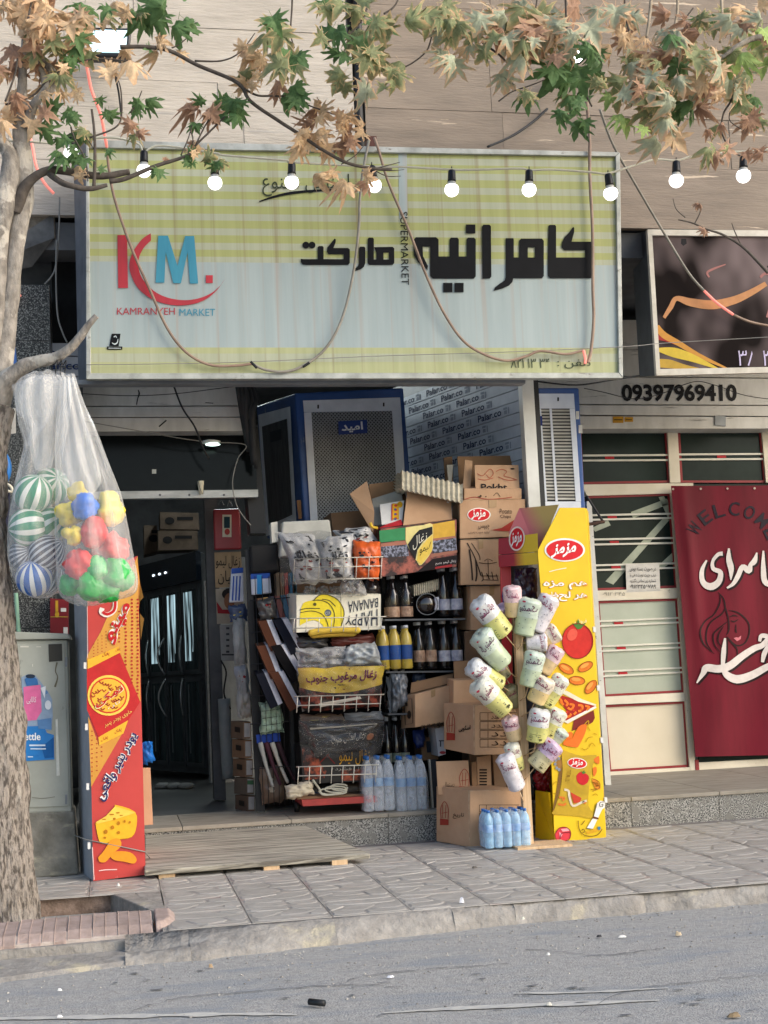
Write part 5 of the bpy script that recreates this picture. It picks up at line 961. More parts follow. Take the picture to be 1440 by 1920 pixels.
def pack(lab, x0, x1, yt, yb, Y, n, body, label, cap, lz, shp, group, film=True, rows=2, grp_cat='bottle pack'):
    w = (at(x1, yb, Y)-at(x0, yb, Y)).length; r = w/n/2; bl_ = at(x0, yb, Y); h = (at(x0, yt, Y)-bl_).length
    t = thing('bottle_pack', lab, grp_cat, (bl_.x+w/2, Y+r*rows, bl_.z), group)
    for j in range(rows):
        for i in range(n): bottle(t, V((bl_.x+r*(2*i+1), Y+r*(2*j+1), bl_.z)), h, r*.98, body, label, cap, lz, shp)
    if film:
        e = .004; x_0, x_1, y0, y1, z0, z1 = bl_.x-e, bl_.x+w+e, Y-e, Y+2*r*rows+e, bl_.z+.005, bl_.z+h*.99
        b = MB(); m_ = 6; vs = []
        prof = [(0, 0), (.1, .0), (.5, -.004), (.68, .0), (.8, .012), (.92, .03), (1.0, .06)]
        ring = []
        for k in range(28):
            a = 2*math.pi*k/28; c, s_ = math.cos(a), math.sin(a); p_ = 6; q_ = (abs(c)**p_+abs(s_)**p_)**(-1/p_); ring.append((c*q_, s_*q_))
        for v, ins in prof:
            for k, (c, s_) in enumerate(ring):
                j_ = .004*noise.noise(V((k*.7, v*5, x0)))
                vs.append(((x_0+x_1)/2+c*((x_1-x_0)/2-ins+j_), (y0+y1)/2+s_*((y1-y0)/2-ins*.6+j_), z0+(z1-z0)*v))
        R_ = len(ring); b.mesh(vs, [(i*R_+k, i*R_+(k+1) % R_, (i+1)*R_+(k+1) % R_, (i+1)*R_+k) for i in range(len(prof)-1) for k in range(R_)]+[tuple(range((len(prof)-1)*R_, len(prof)*R_))], True)
        b.build('shrink_film', m_film2 if shp == 'water' else m_film, t)
    return t
gc = 'soft drink packs on the bottle shelves'
pack('pack of dark cola bottles with orange labels on the upper bottle shelf', 728, 778, 1079, 1159, .2, 2, m_cola, m_lab1, m_capw, (.02, .26), 'cola', gc)
pack('dark cola pack with white violet labels at the right of the upper shelf', 824, 872, 1064, 1157, .2, 2, m_cola, m_lab2, m_capw, (.14, .36), 'cola', gc)
pack('pack of yellow soft drink bottles with broad blue labels', 712, 777, 1174, 1256, .14, 3, m_yel, m_labb, m_capw, (.22, .55), 'wide', gc)
pack('pack of dark cola bottles with orange fruit labels right of the yellow drinks', 779, 823, 1166, 1256, .2, 2, m_cola, m_lab1, m_capw, (.16, .4), 'cola', gc)
pack('dark cola pack with blue white labels at the right of the lower shelf', 826, 872, 1163, 1255, .2, 2, m_cola, m_lab2, m_capw, (.16, .38), 'cola', gc)
pack('pack of tall dark bottles with silver wrapped necks behind the clear water packs', 722, 772, 1345, 1452, .28, 3, m_cola, M('label_silver', '#b9bcae', '#6d7a68', rough=.3, scale=18), m_capw, (.2, .36), 'cola', gc)
lyb = thing('lying_bottle', 'dark bottle lying on its side with its round base to the front', 'bottle', at(800, 1150, .25)); MB().lathe(at(801, 1133, .18), [(0, .035), (.01, .052), (.15, .05), (.22, .02)], 16, V((.05, 1, 0))).build('body', m_cola, lyb); MB().tube([at(801+20*math.cos(a), 1133+20*math.sin(a), .178) for a in [i*math.pi/12 for i in range(25)]], .003, 5).build('base_rim', M('rim_grey', '#6f7274', rough=.2), lyb)
slab('label', [(815, 1120), (823, 1119), (823, 1143), (815, 1144)], .2, .02, m_lab2, lyb)
wr = thing('wrapped_bottles', 'bottle necks wrapped in crumpled silver film on the third shelf', 'bottle pack', at(750, 1338, .2)); pillow('film', [(732, 1262), (760, 1260), (768, 1316), (736, 1338)], .2, .05, M('silver_film', '#9fa3a8', '#4a4d52', rough=.15, scale=14, stretch=(2.5, 1, .4), bump=.8, bscale=20, spec=.9), 81, wr, .02)
for k in range(3): bottle(wr, at(730+k*14, 1338, .3), .26, .035, m_cola, None, m_capw)
for k, lab in enumerate(('left one of two on the step', 'right one of two on the step')):
    t = pack('clear water bottle six pack, '+lab, 684+k*62, 743+k*61, 1419, 1523, .04, 3, m_clear, M('water_label', '#8fb0cf', '#5d86b4', rough=.3, scale=20), m_capb, (.45, .6), 'water', 'clear water packs on the step')
bw = pack('small pack of blue tinted water bottles standing in front on the pavement', 912, 998, 1521, 1592, -.6, 5, FILM('bottle_blue', (.4, .68, .92), .5, rough=.1, bump=.4, bscale=40, rim=.4), M('label_lightblue', '#a9c8e6', '#5f93cc', rough=.3, scale=26), m_capb, (.42, .62), 'water', None, rows=3)
# ---- egg trays
m_egg = M('pulp_tray', '#cfc8b4', '#aaa38f', rough=.95, scale=20, bump=.5)
def egg(lab, p0, p1, Y, n, h):
    t = thing('egg_tray_stack', lab, 'egg tray', at(*p0, Y), 'egg trays among the goods')
    for k in range(n):
        b = MB(); N = 12; fr_ = []
        for i in range(N*2+1):
            u = i/(N*2); x = p0[0]+(p1[0]-p0[0])*u; y = p0[1]+(p1[1]-p0[1])*u-k*h+(2.4 if i % 2 else -1.4); fr_.append(at(x, y, Y+(.012 if i % 2 else 0)))
        vs = []
        for j in range(5): vs += [p+V((0, j*.07, -.012 if j % 2 else 0)) for p in fr_]
        M_ = N*2+1; vs += [p+V((0, .004, -.022)) for p in fr_]
        b.mesh(vs, [(j*M_+i, j*M_+i+1, (j+1)*M_+i+1, (j+1)*M_+i) for j in range(4) for i in range(M_-1)]+[(i, i+1, 5*M_+i+1, 5*M_+i) for i in range(M_-1)]); b.build('tray', m_egg, t)
egg('tilted stack of pale pulp egg trays lying on the flattened cartons', (754, 910), (868, 936), .1, 6, 5.6)
egg('short stack of egg trays between the cola packs on the upper shelf', (776, 1110), (823, 1098), .22, 4, 4.2)
# ---- charcoal display carton with flattened cardboard
E_ = Cartn((700, 985, 1070, .35), (714, 992, 1082, .12), (856, 974, 1062, .12)); cc = thing('charcoal_display_carton', 'colourful charcoal carton with green, yellow and black panels holding flattened cardboard', 'carton', at(780, 1075, .15))
E_.body(MB()).build('carton', M('fire_carton', '#a35848', '#2a1818', rough=.4, scale=16, lo=.45, hi=.62), cc); P = E_.front.pix; zc = lambda x, y: (640+x/5.538, 860+y/5.538)
def zi(mat, *pls, off=.003, n_='print'): return ink(cc, n_, INK(mat) if isinstance(mat, str) else mat, P, [[zc(*p) for p in pl] for pl in pls], off)
zi('#3c8a58', [(395, 748), (665, 715), (665, 845), (400, 870)]); zi('#d3a740', [(945, 680), (1175, 640), (1185, 800), (950, 830)]); zi(M('coal_lumps', '#8b8fa3', '#20222e', rough=.4, scale=60, lo=.45, hi=.6), [(408, 915), (690, 890), (700, 1010), (412, 1030)], [(950, 855), (1190, 820), (1200, 950), (945, 985)])
zi('#a8705c', [(405, 880), (680, 850), (690, 890), (408, 915)], [(950, 830), (1190, 800), (1192, 820), (950, 855)], [(930, 990), (1205, 950), (1205, 975), (930, 1025)]); zi('#1c1416', [(950, 1040), (1205, 1000), (1205, 1080), (960, 1150), (780, 1180)])
zi('#e0d28c', cat([(668, 715), (760, 700), (850, 690), (945, 680), (950, 850), (940, 960), (830, 1105), (780, 1060), (700, 930), (668, 850)], 3), off=.005); zi('#1f2022', [(810, 740), (945, 705), (948, 780), (850, 860), (790, 950), (770, 1050), (720, 970), (690, 890), (760, 790)], off=.007); zi('#e5c558', [(948, 790), (940, 960), (830, 1100), (785, 1060), (800, 960), (870, 860)], off=.007)
T(cc, 'زغال', P, [zc(*p) for p in ((735, 820), (900, 745), (880, 860), (745, 960))], '#d9d5c4', off=.009, bold=.0); T(cc, 'لیمو', P, [zc(*p) for p in ((815, 900), (935, 860), (900, 960), (815, 1010))], '#3b351c', off=.009, bold=.0); T(cc, 'زغال لیمو جهرم', P, [zc(*p) for p in ((975, 1075), (1190, 1045), (1190, 1085), (980, 1110))], '#cfc4c0', off=.006); zi('#a12b30', [(975, 1125), (1150, 1095), (1150, 1120), (975, 1145)], off=.006)
def flat_(lab, q, Y, th=.012, mat=None, lean=.06, col_=None, group='flattened cartons in the charcoal carton'):
    t = thing('flattened_carton', lab, 'cardboard', at(*q[3], Y), group)
    o = MB().hexa([at(q[0][0], q[0][1], Y+lean), at(q[1][0], q[1][1], Y+lean), at(*q[2], Y), at(*q[3], Y)]+[p+V((0, th, 0)) for p in (at(q[0][0], q[0][1], Y+lean), at(q[1][0], q[1][1], Y+lean), at(*q[2], Y), at(*q[3], Y))]).build('sheet', mat or m_ct, t)
    t['pl'] = 0; del t['pl']; return t, Plane(at(q[0][0], q[0][1], Y+lean), at(q[1][0], q[1][1], Y+lean), at(*q[2], Y), at(*q[3], Y)).pix
flat_('leaning flattened carton sticking out left above the orange bag', [(656, 926), (688, 902), (702, 960), (700, 1000)], .22)
flat_('brown flattened carton at the back against the mesh front of the cooler', [(692, 908), (756, 900), (770, 985), (700, 990)], .34, mat=m_ct2)
t, P_ = flat_('grey white flattened box behind the white one with red corner', [(698, 935), (752, 918), (762, 985), (700, 985)], .28, mat=M('greyboard', '#a8a8a0', rough=.7))
t, P_ = flat_('white box sheet with red corner and yellow children print', [(712, 946), (758, 938), (754, 978), (716, 984)], .2, mat=M('whiteboard', '#d8d8d6', rough=.5))
ink(t, 'print', INK('#dba628'), P_, [rect(736, 944, 748, 974), circ(750, 946, 5, 6, 10)], .003); ink(t, 'print', INK('#c23a36'), P_, [rect(734, 945, 736, 976)]+[circ(742, 948+k*8, 3, 2.4, 8) for k in range(4)], .004); ink(t, 'print', INK('#3a5f8f'), P_, [circ(741, 955+k*9, 2.4, 2, 8) for k in range(3)], .005)
t, P_ = flat_('red triangular box flap at the lower left of the display carton', [(722, 984), (752, 974), (756, 984), (708, 992)], .17, mat=INK('#b83038'), lean=.02)
t, P_ = flat_('large plain flattened carton with thin black lines on its right end', [(764, 922), (846, 938), (848, 976), (756, 986)], .16)
ink(t, 'print', INK('#4f3a2a'), P_, [p for k in range(6) for p in strk([(814+k*4.2, 942), (811+k*4.2, 970)], .9)], .003); ink(t, 'white_tape', INK('#dcd8cf'), P_, [[(838, 940), (842, 941), (840, 976), (833, 976)]], .004)
bb = thing('dark_carton', 'dark brown carton wedged behind the charcoal bags under the cooler', 'carton', at(660, 1020, .5)); slab('carton', [(620, 962), (700, 955), (706, 1040), (630, 1040)], .5, .3, m_kraftdk, bb)
yc = thing('yellow_ribbon', 'small yellow ribbon loop at the corner of the display carton', 'ribbon', at(697, 990, .1)); MB().tube(tubepx([(694, 980), (698, 988), (708, 990)], .1), .009, 6).build('ribbon', INK('#d9b53c'), yc)
# ---- stacked cartons on the right
zr_ = lambda x, y: (800+x/4.235, 820+y/4.235); gk = 'brown cartons stacked between the rack and the yellow stand'
m_tape = M('tape_brown', '#b08f66', '#9c7d57', rough=.25, spec=.5); m_wear = M('worn_board', '#cbb193', '#a98c6c', rough=.9, scale=30)
def stack(lab, l, m_, r, mat=m_ct, group=gk, name='carton'):
    q = Cartn(l, m_, r); t = thing(name, lab, 'carton', q.base, group); q.body(MB()).build('carton', mat, t, bevel=.004)
    if mat is m_ct and len(lab) % 2: MB().poly([q.front.map(.44, .0, .003), q.front.map(.56, .0, .003), q.front.map(.555, .2, .003), q.front.map(.445, .22, .003)]).build('tape', m_tape, t)
    b = MB(); b.poly([q.front.map(0, .004, .002), q.front.map(1, .004, .002), q.front.map(1, .012, .002), q.front.map(0, .014, .002)]); b.poly([q.left.map(.96, 0, .002), q.left.map(1, 0, .002), q.left.map(1, 1, .002), q.left.map(.985, 1, .002)]); b.build('worn_edge', m_wear, t)
    return t, q
t, q = stack('snack carton with a red oval logo, third from the top of the tall stack', (848, 938, 1012, .55), (862, 938, 1010, .12), (985, 936, 1006, .12)); P = q.front.pix
logo_ellipse(t, P, (898, 965), 22, 13); T(t, 'Potato', P, rect(937, 954, 960, 963), '#2b1d16', bold=.0); T(t, 'Chips', P, rect(938, 965, 958, 973), '#2b1d16', bold=.0); T(t, 'چیپس', P, rect(897, 984, 918, 993), '#3a2a20', bold=.0); T(t, 'تولید سیب زمینی', P, rect(878, 995, 918, 1001), '#3a2a20', bold=.0)
ink(t, 'red_swoosh', INK('#a8392f'), P, [[(920, 994), (940, 990), (962, 976), (978, 970), (984, 975), (984, 997), (945, 996)]], .003)
t, q = stack('carton with a line drawing of cafe tables, below the snack carton', (848, 1013, 1098, .5), (863, 1012, 1097, .13), (940, 1010, 1096, .13)); P = q.front.pix; dr = []
for pts, w in (([(876, 1018), (890, 1045), (902, 1080)], 2), ([(884, 1018), (898, 1040), (900, 1050)], 1.4), ([(880, 1030), (884, 1060), (886, 1088)], 3), ([(892, 1050), (894, 1075), (892, 1090)], 3), ([(898, 1055), (915, 1057), (932, 1054)], 1.2), ([(915, 1050), (916, 1085)], 1.2), ([(903, 1072), (906, 1085), (903, 1090)], 1.6), ([(922, 1072), (925, 1088)], 1.6), ([(912, 1075), (918, 1086)], 1.6), ([(930, 1076), (934, 1088)], 1.4), ([(902, 1080), (934, 1080)], 1.5), ([(905, 1087), (935, 1088)], 1.2), ([(908, 1052), (915, 1048), (924, 1052)], 1)): dr += strk([(x, y) for x, y in pts], w, 4)
ink(t, 'line_drawing', INK('#3d3026'), P, dr, .003)
stack('plain carton standing under the drawn one, partly behind the wrapped sweets', (850, 1102, 1180, .55), (882, 1099, 1182, .16), (962, 1098, 1180, .16))
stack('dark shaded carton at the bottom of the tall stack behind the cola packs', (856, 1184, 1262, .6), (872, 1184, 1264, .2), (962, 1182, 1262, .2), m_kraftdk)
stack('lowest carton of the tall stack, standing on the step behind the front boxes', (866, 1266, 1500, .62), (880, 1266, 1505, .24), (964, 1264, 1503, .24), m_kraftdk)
t, q = stack('top carton of the tall stack with Latin lettering and open flaps', (860, 908, 936, .5), (870, 916, 938, .13), (978, 916, 936, .13)); P = q.front.pix
ink(t, 'red_line', INK('#9b3f34'), P, strk([(872, 936), (890, 932), (915, 936), (945, 934), (960, 932)], 1.4), .003); ink(t, 'print', INK('#4a3a2d'), P, blotch(r7, 4, 896, 926, 912, 932, 2, 5)+strk([(925, 930), (932, 924), (938, 932)], 1), .003)
t, P_ = flat_('upright flap sheet with red scrollwork and cut off black lettering on the tall stack', [(890, 872), (972, 872), (974, 918), (892, 918)], .15, lean=.03, group='flattened cartons on the tall stack')
rs_ = []
for pts in ([(895, 888), (905, 892), (915, 882), (921, 880), (925, 888), (918, 896), (912, 890)], [(896, 898), (910, 900), (925, 896)], [(930, 884), (940, 880), (950, 884), (945, 892), (958, 896), (970, 900)], [(934, 894), (950, 900), (968, 900)]): rs_ += strk(pts, 1.2, 5)
ink(t, 'scrollwork', INK('#a3523d'), P_, rs_, .003); T(t, 'Pokht', P_, [(902, 907), (951, 907), (951, 920), (902, 920)], '#221b18', bold=.02); ink(t, 'print', INK('#2b211b'), P_, [circ(961, 879, 4, 1.6, 10)], .003)
flat_('tall flattened carton with a curl print at the back of the tall stack', [(858, 856), (972, 854), (976, 918), (862, 918)], .3, group='flattened cartons on the tall stack', mat=m_ct2)
flat_('narrow folded flap standing left of the lettered sheet', [(872, 862), (886, 864), (882, 918), (868, 918)], .2, group='flattened cartons on the tall stack')
flat_('dark narrow cardboard edge at the left of the tall stack top', [(832, 858), (848, 856), (850, 912), (836, 912)], .4, group='flattened cartons on the tall stack', mat=m_kraftdk)
flat_('pale cut cardboard strip leaning at the far left of the tall stack top', [(838, 872), (850, 871), (846, 908), (842, 908)], .3, group='flattened cartons on the tall stack', mat=M('pale_strip', '#b8b1a2', rough=.7))
# lower front boxes
z6 = lambda x, y: (800+x/4, 1320+y/4)
def tower_print(t, P, x0, y0, x1, y1):
    ink(t, 'red_print', INK('#9d3b2d'), P, [[(x0, y0+(y1-y0)*.72), (x1, y0+(y1-y0)*.76), (x1, y1), (x0, y1)]]+strk([(x0+2, y0+(y1-y0)*.7), (x0+1, y0+(y1-y0)*.3), ((x0+x1)/2, y0), (x1-1, y0+(y1-y0)*.25), (x1-1, y0+(y1-y0)*.74)], 1.2)+strk([((x0+x1)/2-3, y0+(y1-y0)*.15), ((x0+x1)/2-3, y0+(y1-y0)*.7)], 1)+strk([((x0+x1)/2+3, y0+(y1-y0)*.15), ((x0+x1)/2+2, y0+(y1-y0)*.7)], 1)+strk([(x0+3, y0+(y1-y0)*.5), (x1-2, y0+(y1-y0)*.45)], 1), .003)
def table_print(t, P, x0, y0, x1, y1, dx, words_):
    ls = []; n = len(words_)
    for k in range(n): 
        a, b_ = y0+(y1-y0)*k/n+1.2, y0+(y1-y0)*(k+1)/n-1.2
        for p in ([(x0, a), (x1, a)], [(x0, b_), (x1, b_)], [(x0, a), (x0, b_)], [(x0+dx, a), (x0+dx, b_)]): ls += strk(p, .9, 1)
        T(t, words_[k], P, rect(x0+dx+6, a+3, x1-2, b_-3), '#3a2a1f', bold=.0, off=.004)
    ink(t, 'table_print', INK('#3a2a1f'), P, ls, .003)
gl = 'front cartons on the pavement'
t, q = stack('big open carton on the pavement holding flattened cardboard, red tower print on its side', (818, 1474, 1577, -.15), (881, 1482, 1589, -.4), (986, 1480, 1584, -.38), group=gl)
tower_print(t, q.left.pix, 825, 1503, 841, 1547); T(t, 'تاریخ', q.left.pix, rect(849, 1524, 870, 1535), '#2b211b', bold=.0); table_print(t, q.front.pix, 899, 1508, 974, 1553, 13, ['استک ارزش تولید ۶۰۰', 'عدد ۲۴', 'عدد'])
t, q = stack('carton with black word and printed table, standing on the lower folded cartons', (832, 1318, 1404, -.06), (890, 1322, 1416, -.3), (985, 1318, 1414, -.28), group=gl)
tower_print(t, q.left.pix, 837, 1335, 853, 1388); T(t, 'اسکوپی', q.left.pix, [(860, 1362), (882, 1359), (882, 1371), (860, 1374)], '#221a15', bold=.03); table_print(t, q.front.pix, 900, 1335, 972, 1402, 15, ['عدد ۲۴ عدد', '۱۲ عدد', 'عدد', 'عدد'])
t, q = stack('tilted carton with upside down lettering wedged beside the bottle shelf', (752, 1304, 1366, .3), (778, 1302, 1364, .02), (846, 1284, 1352, .02), group=gl)
T(t, 'ANANAS', q.front.pix, [(841, 1361), (789, 1368), (789, 1360), (841, 1351)], '#4f3a2a', bold=.0); ink(t, 'print', INK('#3e2f24'), q.left.pix, [p for p in strk([(757, 1312), (772, 1310), (774, 1356), (760, 1359), (757, 1312)], 1.2, 1)]+[circ(767, 1340, 4, 8, 10), rect(760, 1318, 764, 1324)], .003)
t, q = stack('carton with an open top flap behind the wrapped sweets', (838, 1272, 1318, .1), (850, 1276, 1320, -.1), (935, 1272, 1318, -.1), group=gl); flat_('lifted flap of cardboard standing on the flap carton', [(851, 1240), (886, 1238), (888, 1274), (852, 1276)], .05, group='loose flaps', mat=m_ct2)
flat_('curved cardboard piece lying under the lower bottle shelf', [(772, 1280), (850, 1262), (848, 1280), (770, 1300)], .12, group='loose flaps', mat=m_ct2)
gf = 'folded cartons inside the big open carton'
t, P_ = flat_('folded carton with red tower print standing in the left of the big open carton', [(818, 1428), (878, 1426), (882, 1490), (822, 1490)], -.2, group=gf, mat=m_ct, lean=.03); tower_print(t, P_, 861, 1442, 880, 1486); T(t, 'دستمال', P_, rect(832, 1466, 852, 1478), '#2b211b', bold=.0)
t, P_ = flat_('folded carton with four black barcode rows in the big open carton', [(894, 1420), (920, 1416), (922, 1484), (896, 1484)], -.15, group=gf); ink(t, 'print', INK('#2e231b'), P_, [rect(899, 1442+k*5.5, 913, 1445+k*5.5) for k in range(6)], .003)
flat_('narrow folded carton edge right of the red tower print', [(884, 1430), (893, 1428), (895, 1486), (886, 1486)], -.18, group=gf, mat=m_ct2); flat_('tall folded carton at the right in the big open carton', [(924, 1414), (946, 1412), (950, 1484), (928, 1484)], -.1, group=gf); flat_('brown folded carton half hidden by the wood post', [(948, 1424), (972, 1420), (976, 1484), (952, 1484)], -.06, group=gf, mat=m_ct2)
wbx = thing('white_box', 'narrow white box standing under the upside down lettered carton', 'box', at(820, 1418, .1)); slab('box', [(816, 1366), (834, 1362), (836, 1414), (822, 1418)], .12, .2, M('white_box', '#b9bcc4', rough=.5), wbx); ink(wbx, 'print', INK('#3b3c44'), PY(.12), [rect(823, 1388, 834, 1390), rect(825, 1390, 827, 1400)], .004); ink(wbx, 'print', INK('#a04348'), PY(.12), [circ(830, 1411, 6, 3, 10)], .004)
bsx = thing('shelf_crate', 'brown crate with a dark window left of the narrow white box', 'crate', at(800, 1425, .3)); slab('crate', [(788, 1384), (816, 1382), (822, 1424), (792, 1426)], .3, .2, m_kraftdk, bsx); slab('window', [(799, 1390), (815, 1389), (818, 1410), (801, 1411)], .295, .004, INK('#182232'), bsx)
bpk = thing('blue_packet', 'dark blue crumpled packet between tall bottles and the brown crate', 'packet', at(785, 1400, .25)); pillow('packet', [(774, 1370), (798, 1366), (796, 1400), (778, 1404)], .25, .03, INK('#1f2f63', .25), 88, bpk, .015, 8)
fg = thing('dark_framed_panel', 'dark framed panel leaning beside the right water pack', 'panel', at(812, 1520, .1)); slab('panel', [(806, 1425), (818, 1424), (822, 1518), (812, 1520)], .1, .02, INK('#2c2e33'), fg); slab('frame', [(804, 1424), (807, 1424), (814, 1520), (811, 1520)], .09, .03, INK('#a7a297'), fg)

# ---- more crammed small goods round the rack
m_cl = [M('clutter_%d' % k, c_, rough=.35, scale=18, bump=.6, bscale=18, spec=.6) for k, c_ in enumerate(('#8f949b', '#3b4d6e', '#6f5a48', '#a8a59b', '#41403f', '#7e4238', '#5b6b5c', '#b4b8bd'))]
for k, (q, Y, c_, lab) in enumerate(([([(430, 1136), (460, 1132), (464, 1164), (432, 1168)], .62, 1, 'navy small packet hanging under the striped pack left of the rack'), ([(440, 1250), (462, 1246), (468, 1296), (446, 1300)], .6, 0, 'grey crinkled packet beside the rack post above the narrow carton stack'), ([(448, 1300), (470, 1297), (474, 1344), (452, 1348)], .58, 3, 'pale crinkled packet resting on the narrow carton stack'), ([(482, 1126), (512, 1120), (520, 1158), (488, 1164)], .3, 4, 'dark packet wedged over the brown notebook'),
    ([(528, 1150), (546, 1146), (554, 1214), (538, 1218)], .38, 5, 'rust brown packet behind the top notebook page edge'), ([(540, 1232), (556, 1230), (560, 1300), (546, 1304)], .4, 4, 'black packet hanging beside the third basket'), ([(486, 1440), (530, 1432), (540, 1500), (492, 1510)], .4, 2, 'brown paper packet low behind the hanging socks'), ([(556, 1196), (612, 1192), (616, 1214), (560, 1218)], .22, 4, 'dark flat packet lying between second and third basket'),
    ([(620, 1194), (700, 1188), (704, 1208), (624, 1212)], .24, 5, 'maroon flat packet lying between second and third basket'), ([(562, 1340), (640, 1338), (650, 1354), (566, 1358)], .22, 2, 'brown flat packet lying over the black bag'), ([(646, 1338), (716, 1334), (720, 1352), (650, 1356)], .24, 0, 'grey flat packet lying over the right half of the black bag'), ([(724, 1270), (740, 1266), (744, 1330), (730, 1336)], .26, 7, 'white tall packet left of the wrapped bottle necks'),
    ([(774, 1264), (800, 1262), (798, 1290), (776, 1294)], .3, 1, 'navy small packet under the lower bottle shelf'), ([(560, 1476), (640, 1470), (642, 1492), (562, 1496)], .3, 4, 'black sack at the back of the red trolley'), ([(640, 1470), (700, 1466), (704, 1490), (642, 1494)], .3, 2, 'brown sack at the back right of the red trolley')])):
    t = thing('small_packet', lab, 'packet', at(*q[3], Y), 'small packets crammed in the rack'); o, mp_ = pillow('packet', q, Y, .02, m_cl[c_], 200+k, t, .012, 9)
    r = random.Random(k); ink(t, 'print', INK(r.choice(('#c3b9a6', '#8b2f33', '#2f4f86', '#d0c06a'))), mp_, blotch(r, 3, .25, .25, .75, .7, .08, .16, .5), .008)
m_clr = FILM('crinkled_clear', (.06, .06, .06), .16, rough=.16, bump=2.2, bscale=24, rim=.25)
for k, (q, Y, lab) in enumerate(([([(516, 1000), (640, 994), (650, 1092), (528, 1098)], -.04, 'crinkled clear wrap over the white charcoal bags'), ([(560, 1346), (724, 1342), (716, 1414), (566, 1424)], -.06, 'crinkled clear wrap over the black charcoal bag'), ([(556, 1250), (722, 1240), (716, 1300), (562, 1306)], -.03, 'crinkled clear wrap over the yellow charcoal bag')])):
    t = thing('clear_wrap', lab, 'plastic wrap', at(*q[3], Y), 'clear wraps on the rack'); pillow('film', q, Y, .02, m_clr, 300+k, t, .02, 16)
# ================================================================ YELLOW SNACK STAND
YD = -.42
ys = thing('snack_stand', 'tall bright yellow cardboard snack display stand with a red oval logo', 'display stand', at(1070, 1576, YD))
m_yel2 = M('stand_yellow', '#e6c31c', '#dab514', rough=.4, scale=3, spec=.35, bump=.25, bscale=5, bstretch=(1, 1, .4), spots=('#d9b52a', 9, (1, 1, 1), .66, .74)); m_yin = M('stand_inner', '#b59a1c', rough=.6); m_red2 = M('stand_red', '#b01f2e', rough=.4)
fq = [(1050, 952), (1097, 952), (1135, 1573), (1040, 1579), (1029, 1300), (1009, 1042), (1009, 1031)]
PD = PY(YD); fr_pts = [at(a, c, YD) for a, c in fq]; b = MB(); th = V((0, .012, 0)); n = len(fq)
# right wall: the big printed face, a panel with slanted top, seen square on
b.mesh(fr_pts+[p+th for p in fr_pts], [tuple(range(n)), tuple(range(2*n-1, n-1, -1))]+[(i, (i+1) % n, n+(i+1) % n, n+i) for i in range(n)]); b.build('printed_panel', m_yel2, ys)
bk = lambda x, y, Y=.02: at(x, y, Y)
# left wall of the stand going back, its lower tray front and the header
b = MB(); b.hexa([at(1004, 1482, -.24), at(1029, 1486, YD+.013), at(1040, 1579, YD+.013), at(1004, 1571, -.24), at(1006, 1482, -.23), at(1033, 1486, YD+.03), at(1044, 1578, YD+.03), at(1006, 1571, -.23)]); b.build('tray_front', m_yel2, ys)
MB().hexa([at(1004, 1320, .0), at(1100, 1300, .0), at(1128, 1560, .0), at(1004, 1560, .0)]+[at(x, y, .02) for x, y in ((1004, 1320), (1100, 1300), (1128, 1560), (1004, 1560))]).build('back_panel', m_yin, ys)
MB().hexa([at(1097, 953, YD+.013), at(1101, 960, .0), at(1134, 1560, .0), at(1134, 1572, YD+.013)]+[p+V((.008, 0, 0)) for p in (at(1097, 953, YD+.013), at(1101, 960, .0), at(1134, 1560, .0), at(1134, 1572, YD+.013))]).build('side_panel', m_yel2, ys)
# header flap, brow and the red side
m_grad = bpy.data.materials.new('red_to_yellow_print'); m_grad.use_nodes = True; g = m_grad.node_tree; gb = g.nodes['Principled BSDF']; gb.inputs['Roughness'].default_value = .45
tc = g.nodes.new('ShaderNodeTexCoord'); sx = g.nodes.new('ShaderNodeSeparateXYZ'); g.links.new(tc.outputs['Generated'], sx.inputs[0]); cr = g.nodes.new('ShaderNodeValToRGB'); g.links.new(sx.outputs[0], cr.inputs[0]); g.links.new(cr.outputs[0], gb.inputs['Base Color'])
cr.color_ramp.elements[0].position = .38; cr.color_ramp.elements[1].position = .66; cr.color_ramp.elements[0].color = (*C('#a01c2c'), 1); cr.color_ramp.elements[1].color = (*C('#d8b422'), 1)
m_grad2 = m_grad.copy(); m_grad2.name = 'faded_flap_print'; c_ = m_grad2.node_tree.nodes['Color Ramp'].color_ramp.elements; c_[0].color = (*C('#96555c'), 1); c_[1].color = (*C('#8b7a4a'), 1)
MB().slab([(974, 953), (1048, 946), (1009, 1040), (954, 1000)], (.0, -.1, YD+.02, -.2), .006).build('header_flap', m_grad2, ys)
MB().slab([(935, 1010), (1008, 1000), (1009, 1034), (935, 1040)], (-.2, YD+.005, YD+.005, -.2), .006).build('header_board', m_grad, ys)
MB().slab([(935, 1041), (1009, 1035), (1009, 1058), (936, 1063)], (-.2, YD+.006, YD+.006, -.2), .01).build('header_board', m_grad, ys)
MB().slab([(938, 1063), (958, 1062), (962, 1330), (944, 1334)], (-.19, -.19, -.17, -.17), .01).build('red_upright', m_red2, ys)
hp_ = Plane(at(935, 1010, -.2), at(1008, 1000, YD+.005), at(1009, 1034, YD+.005), at(935, 1040, -.2)).pix
ink(ys, 'logo', INK('#f0ded0'), hp_, [circ(969, 1010, 15, 23, 24, .08)], .004); ink(ys, 'logo', INK('#cf242c'), hp_, [circ(969, 1010, 12.5, 20, 24, .08)], .006); T(ys, 'مزمز', hp_, [(960, 999), (979, 996), (977, 1024), (958, 1026)], '#fbf5ee', off=.008, bold=.03)
ink(ys, 'logo', INK('#ecebe6'), PD, [circ(1059, 1031, 38, 22, 32)], .003); ink(ys, 'logo', INK('#d3242b'), PD, [circ(1059, 1031.5, 34.5, 19, 32)], .005)
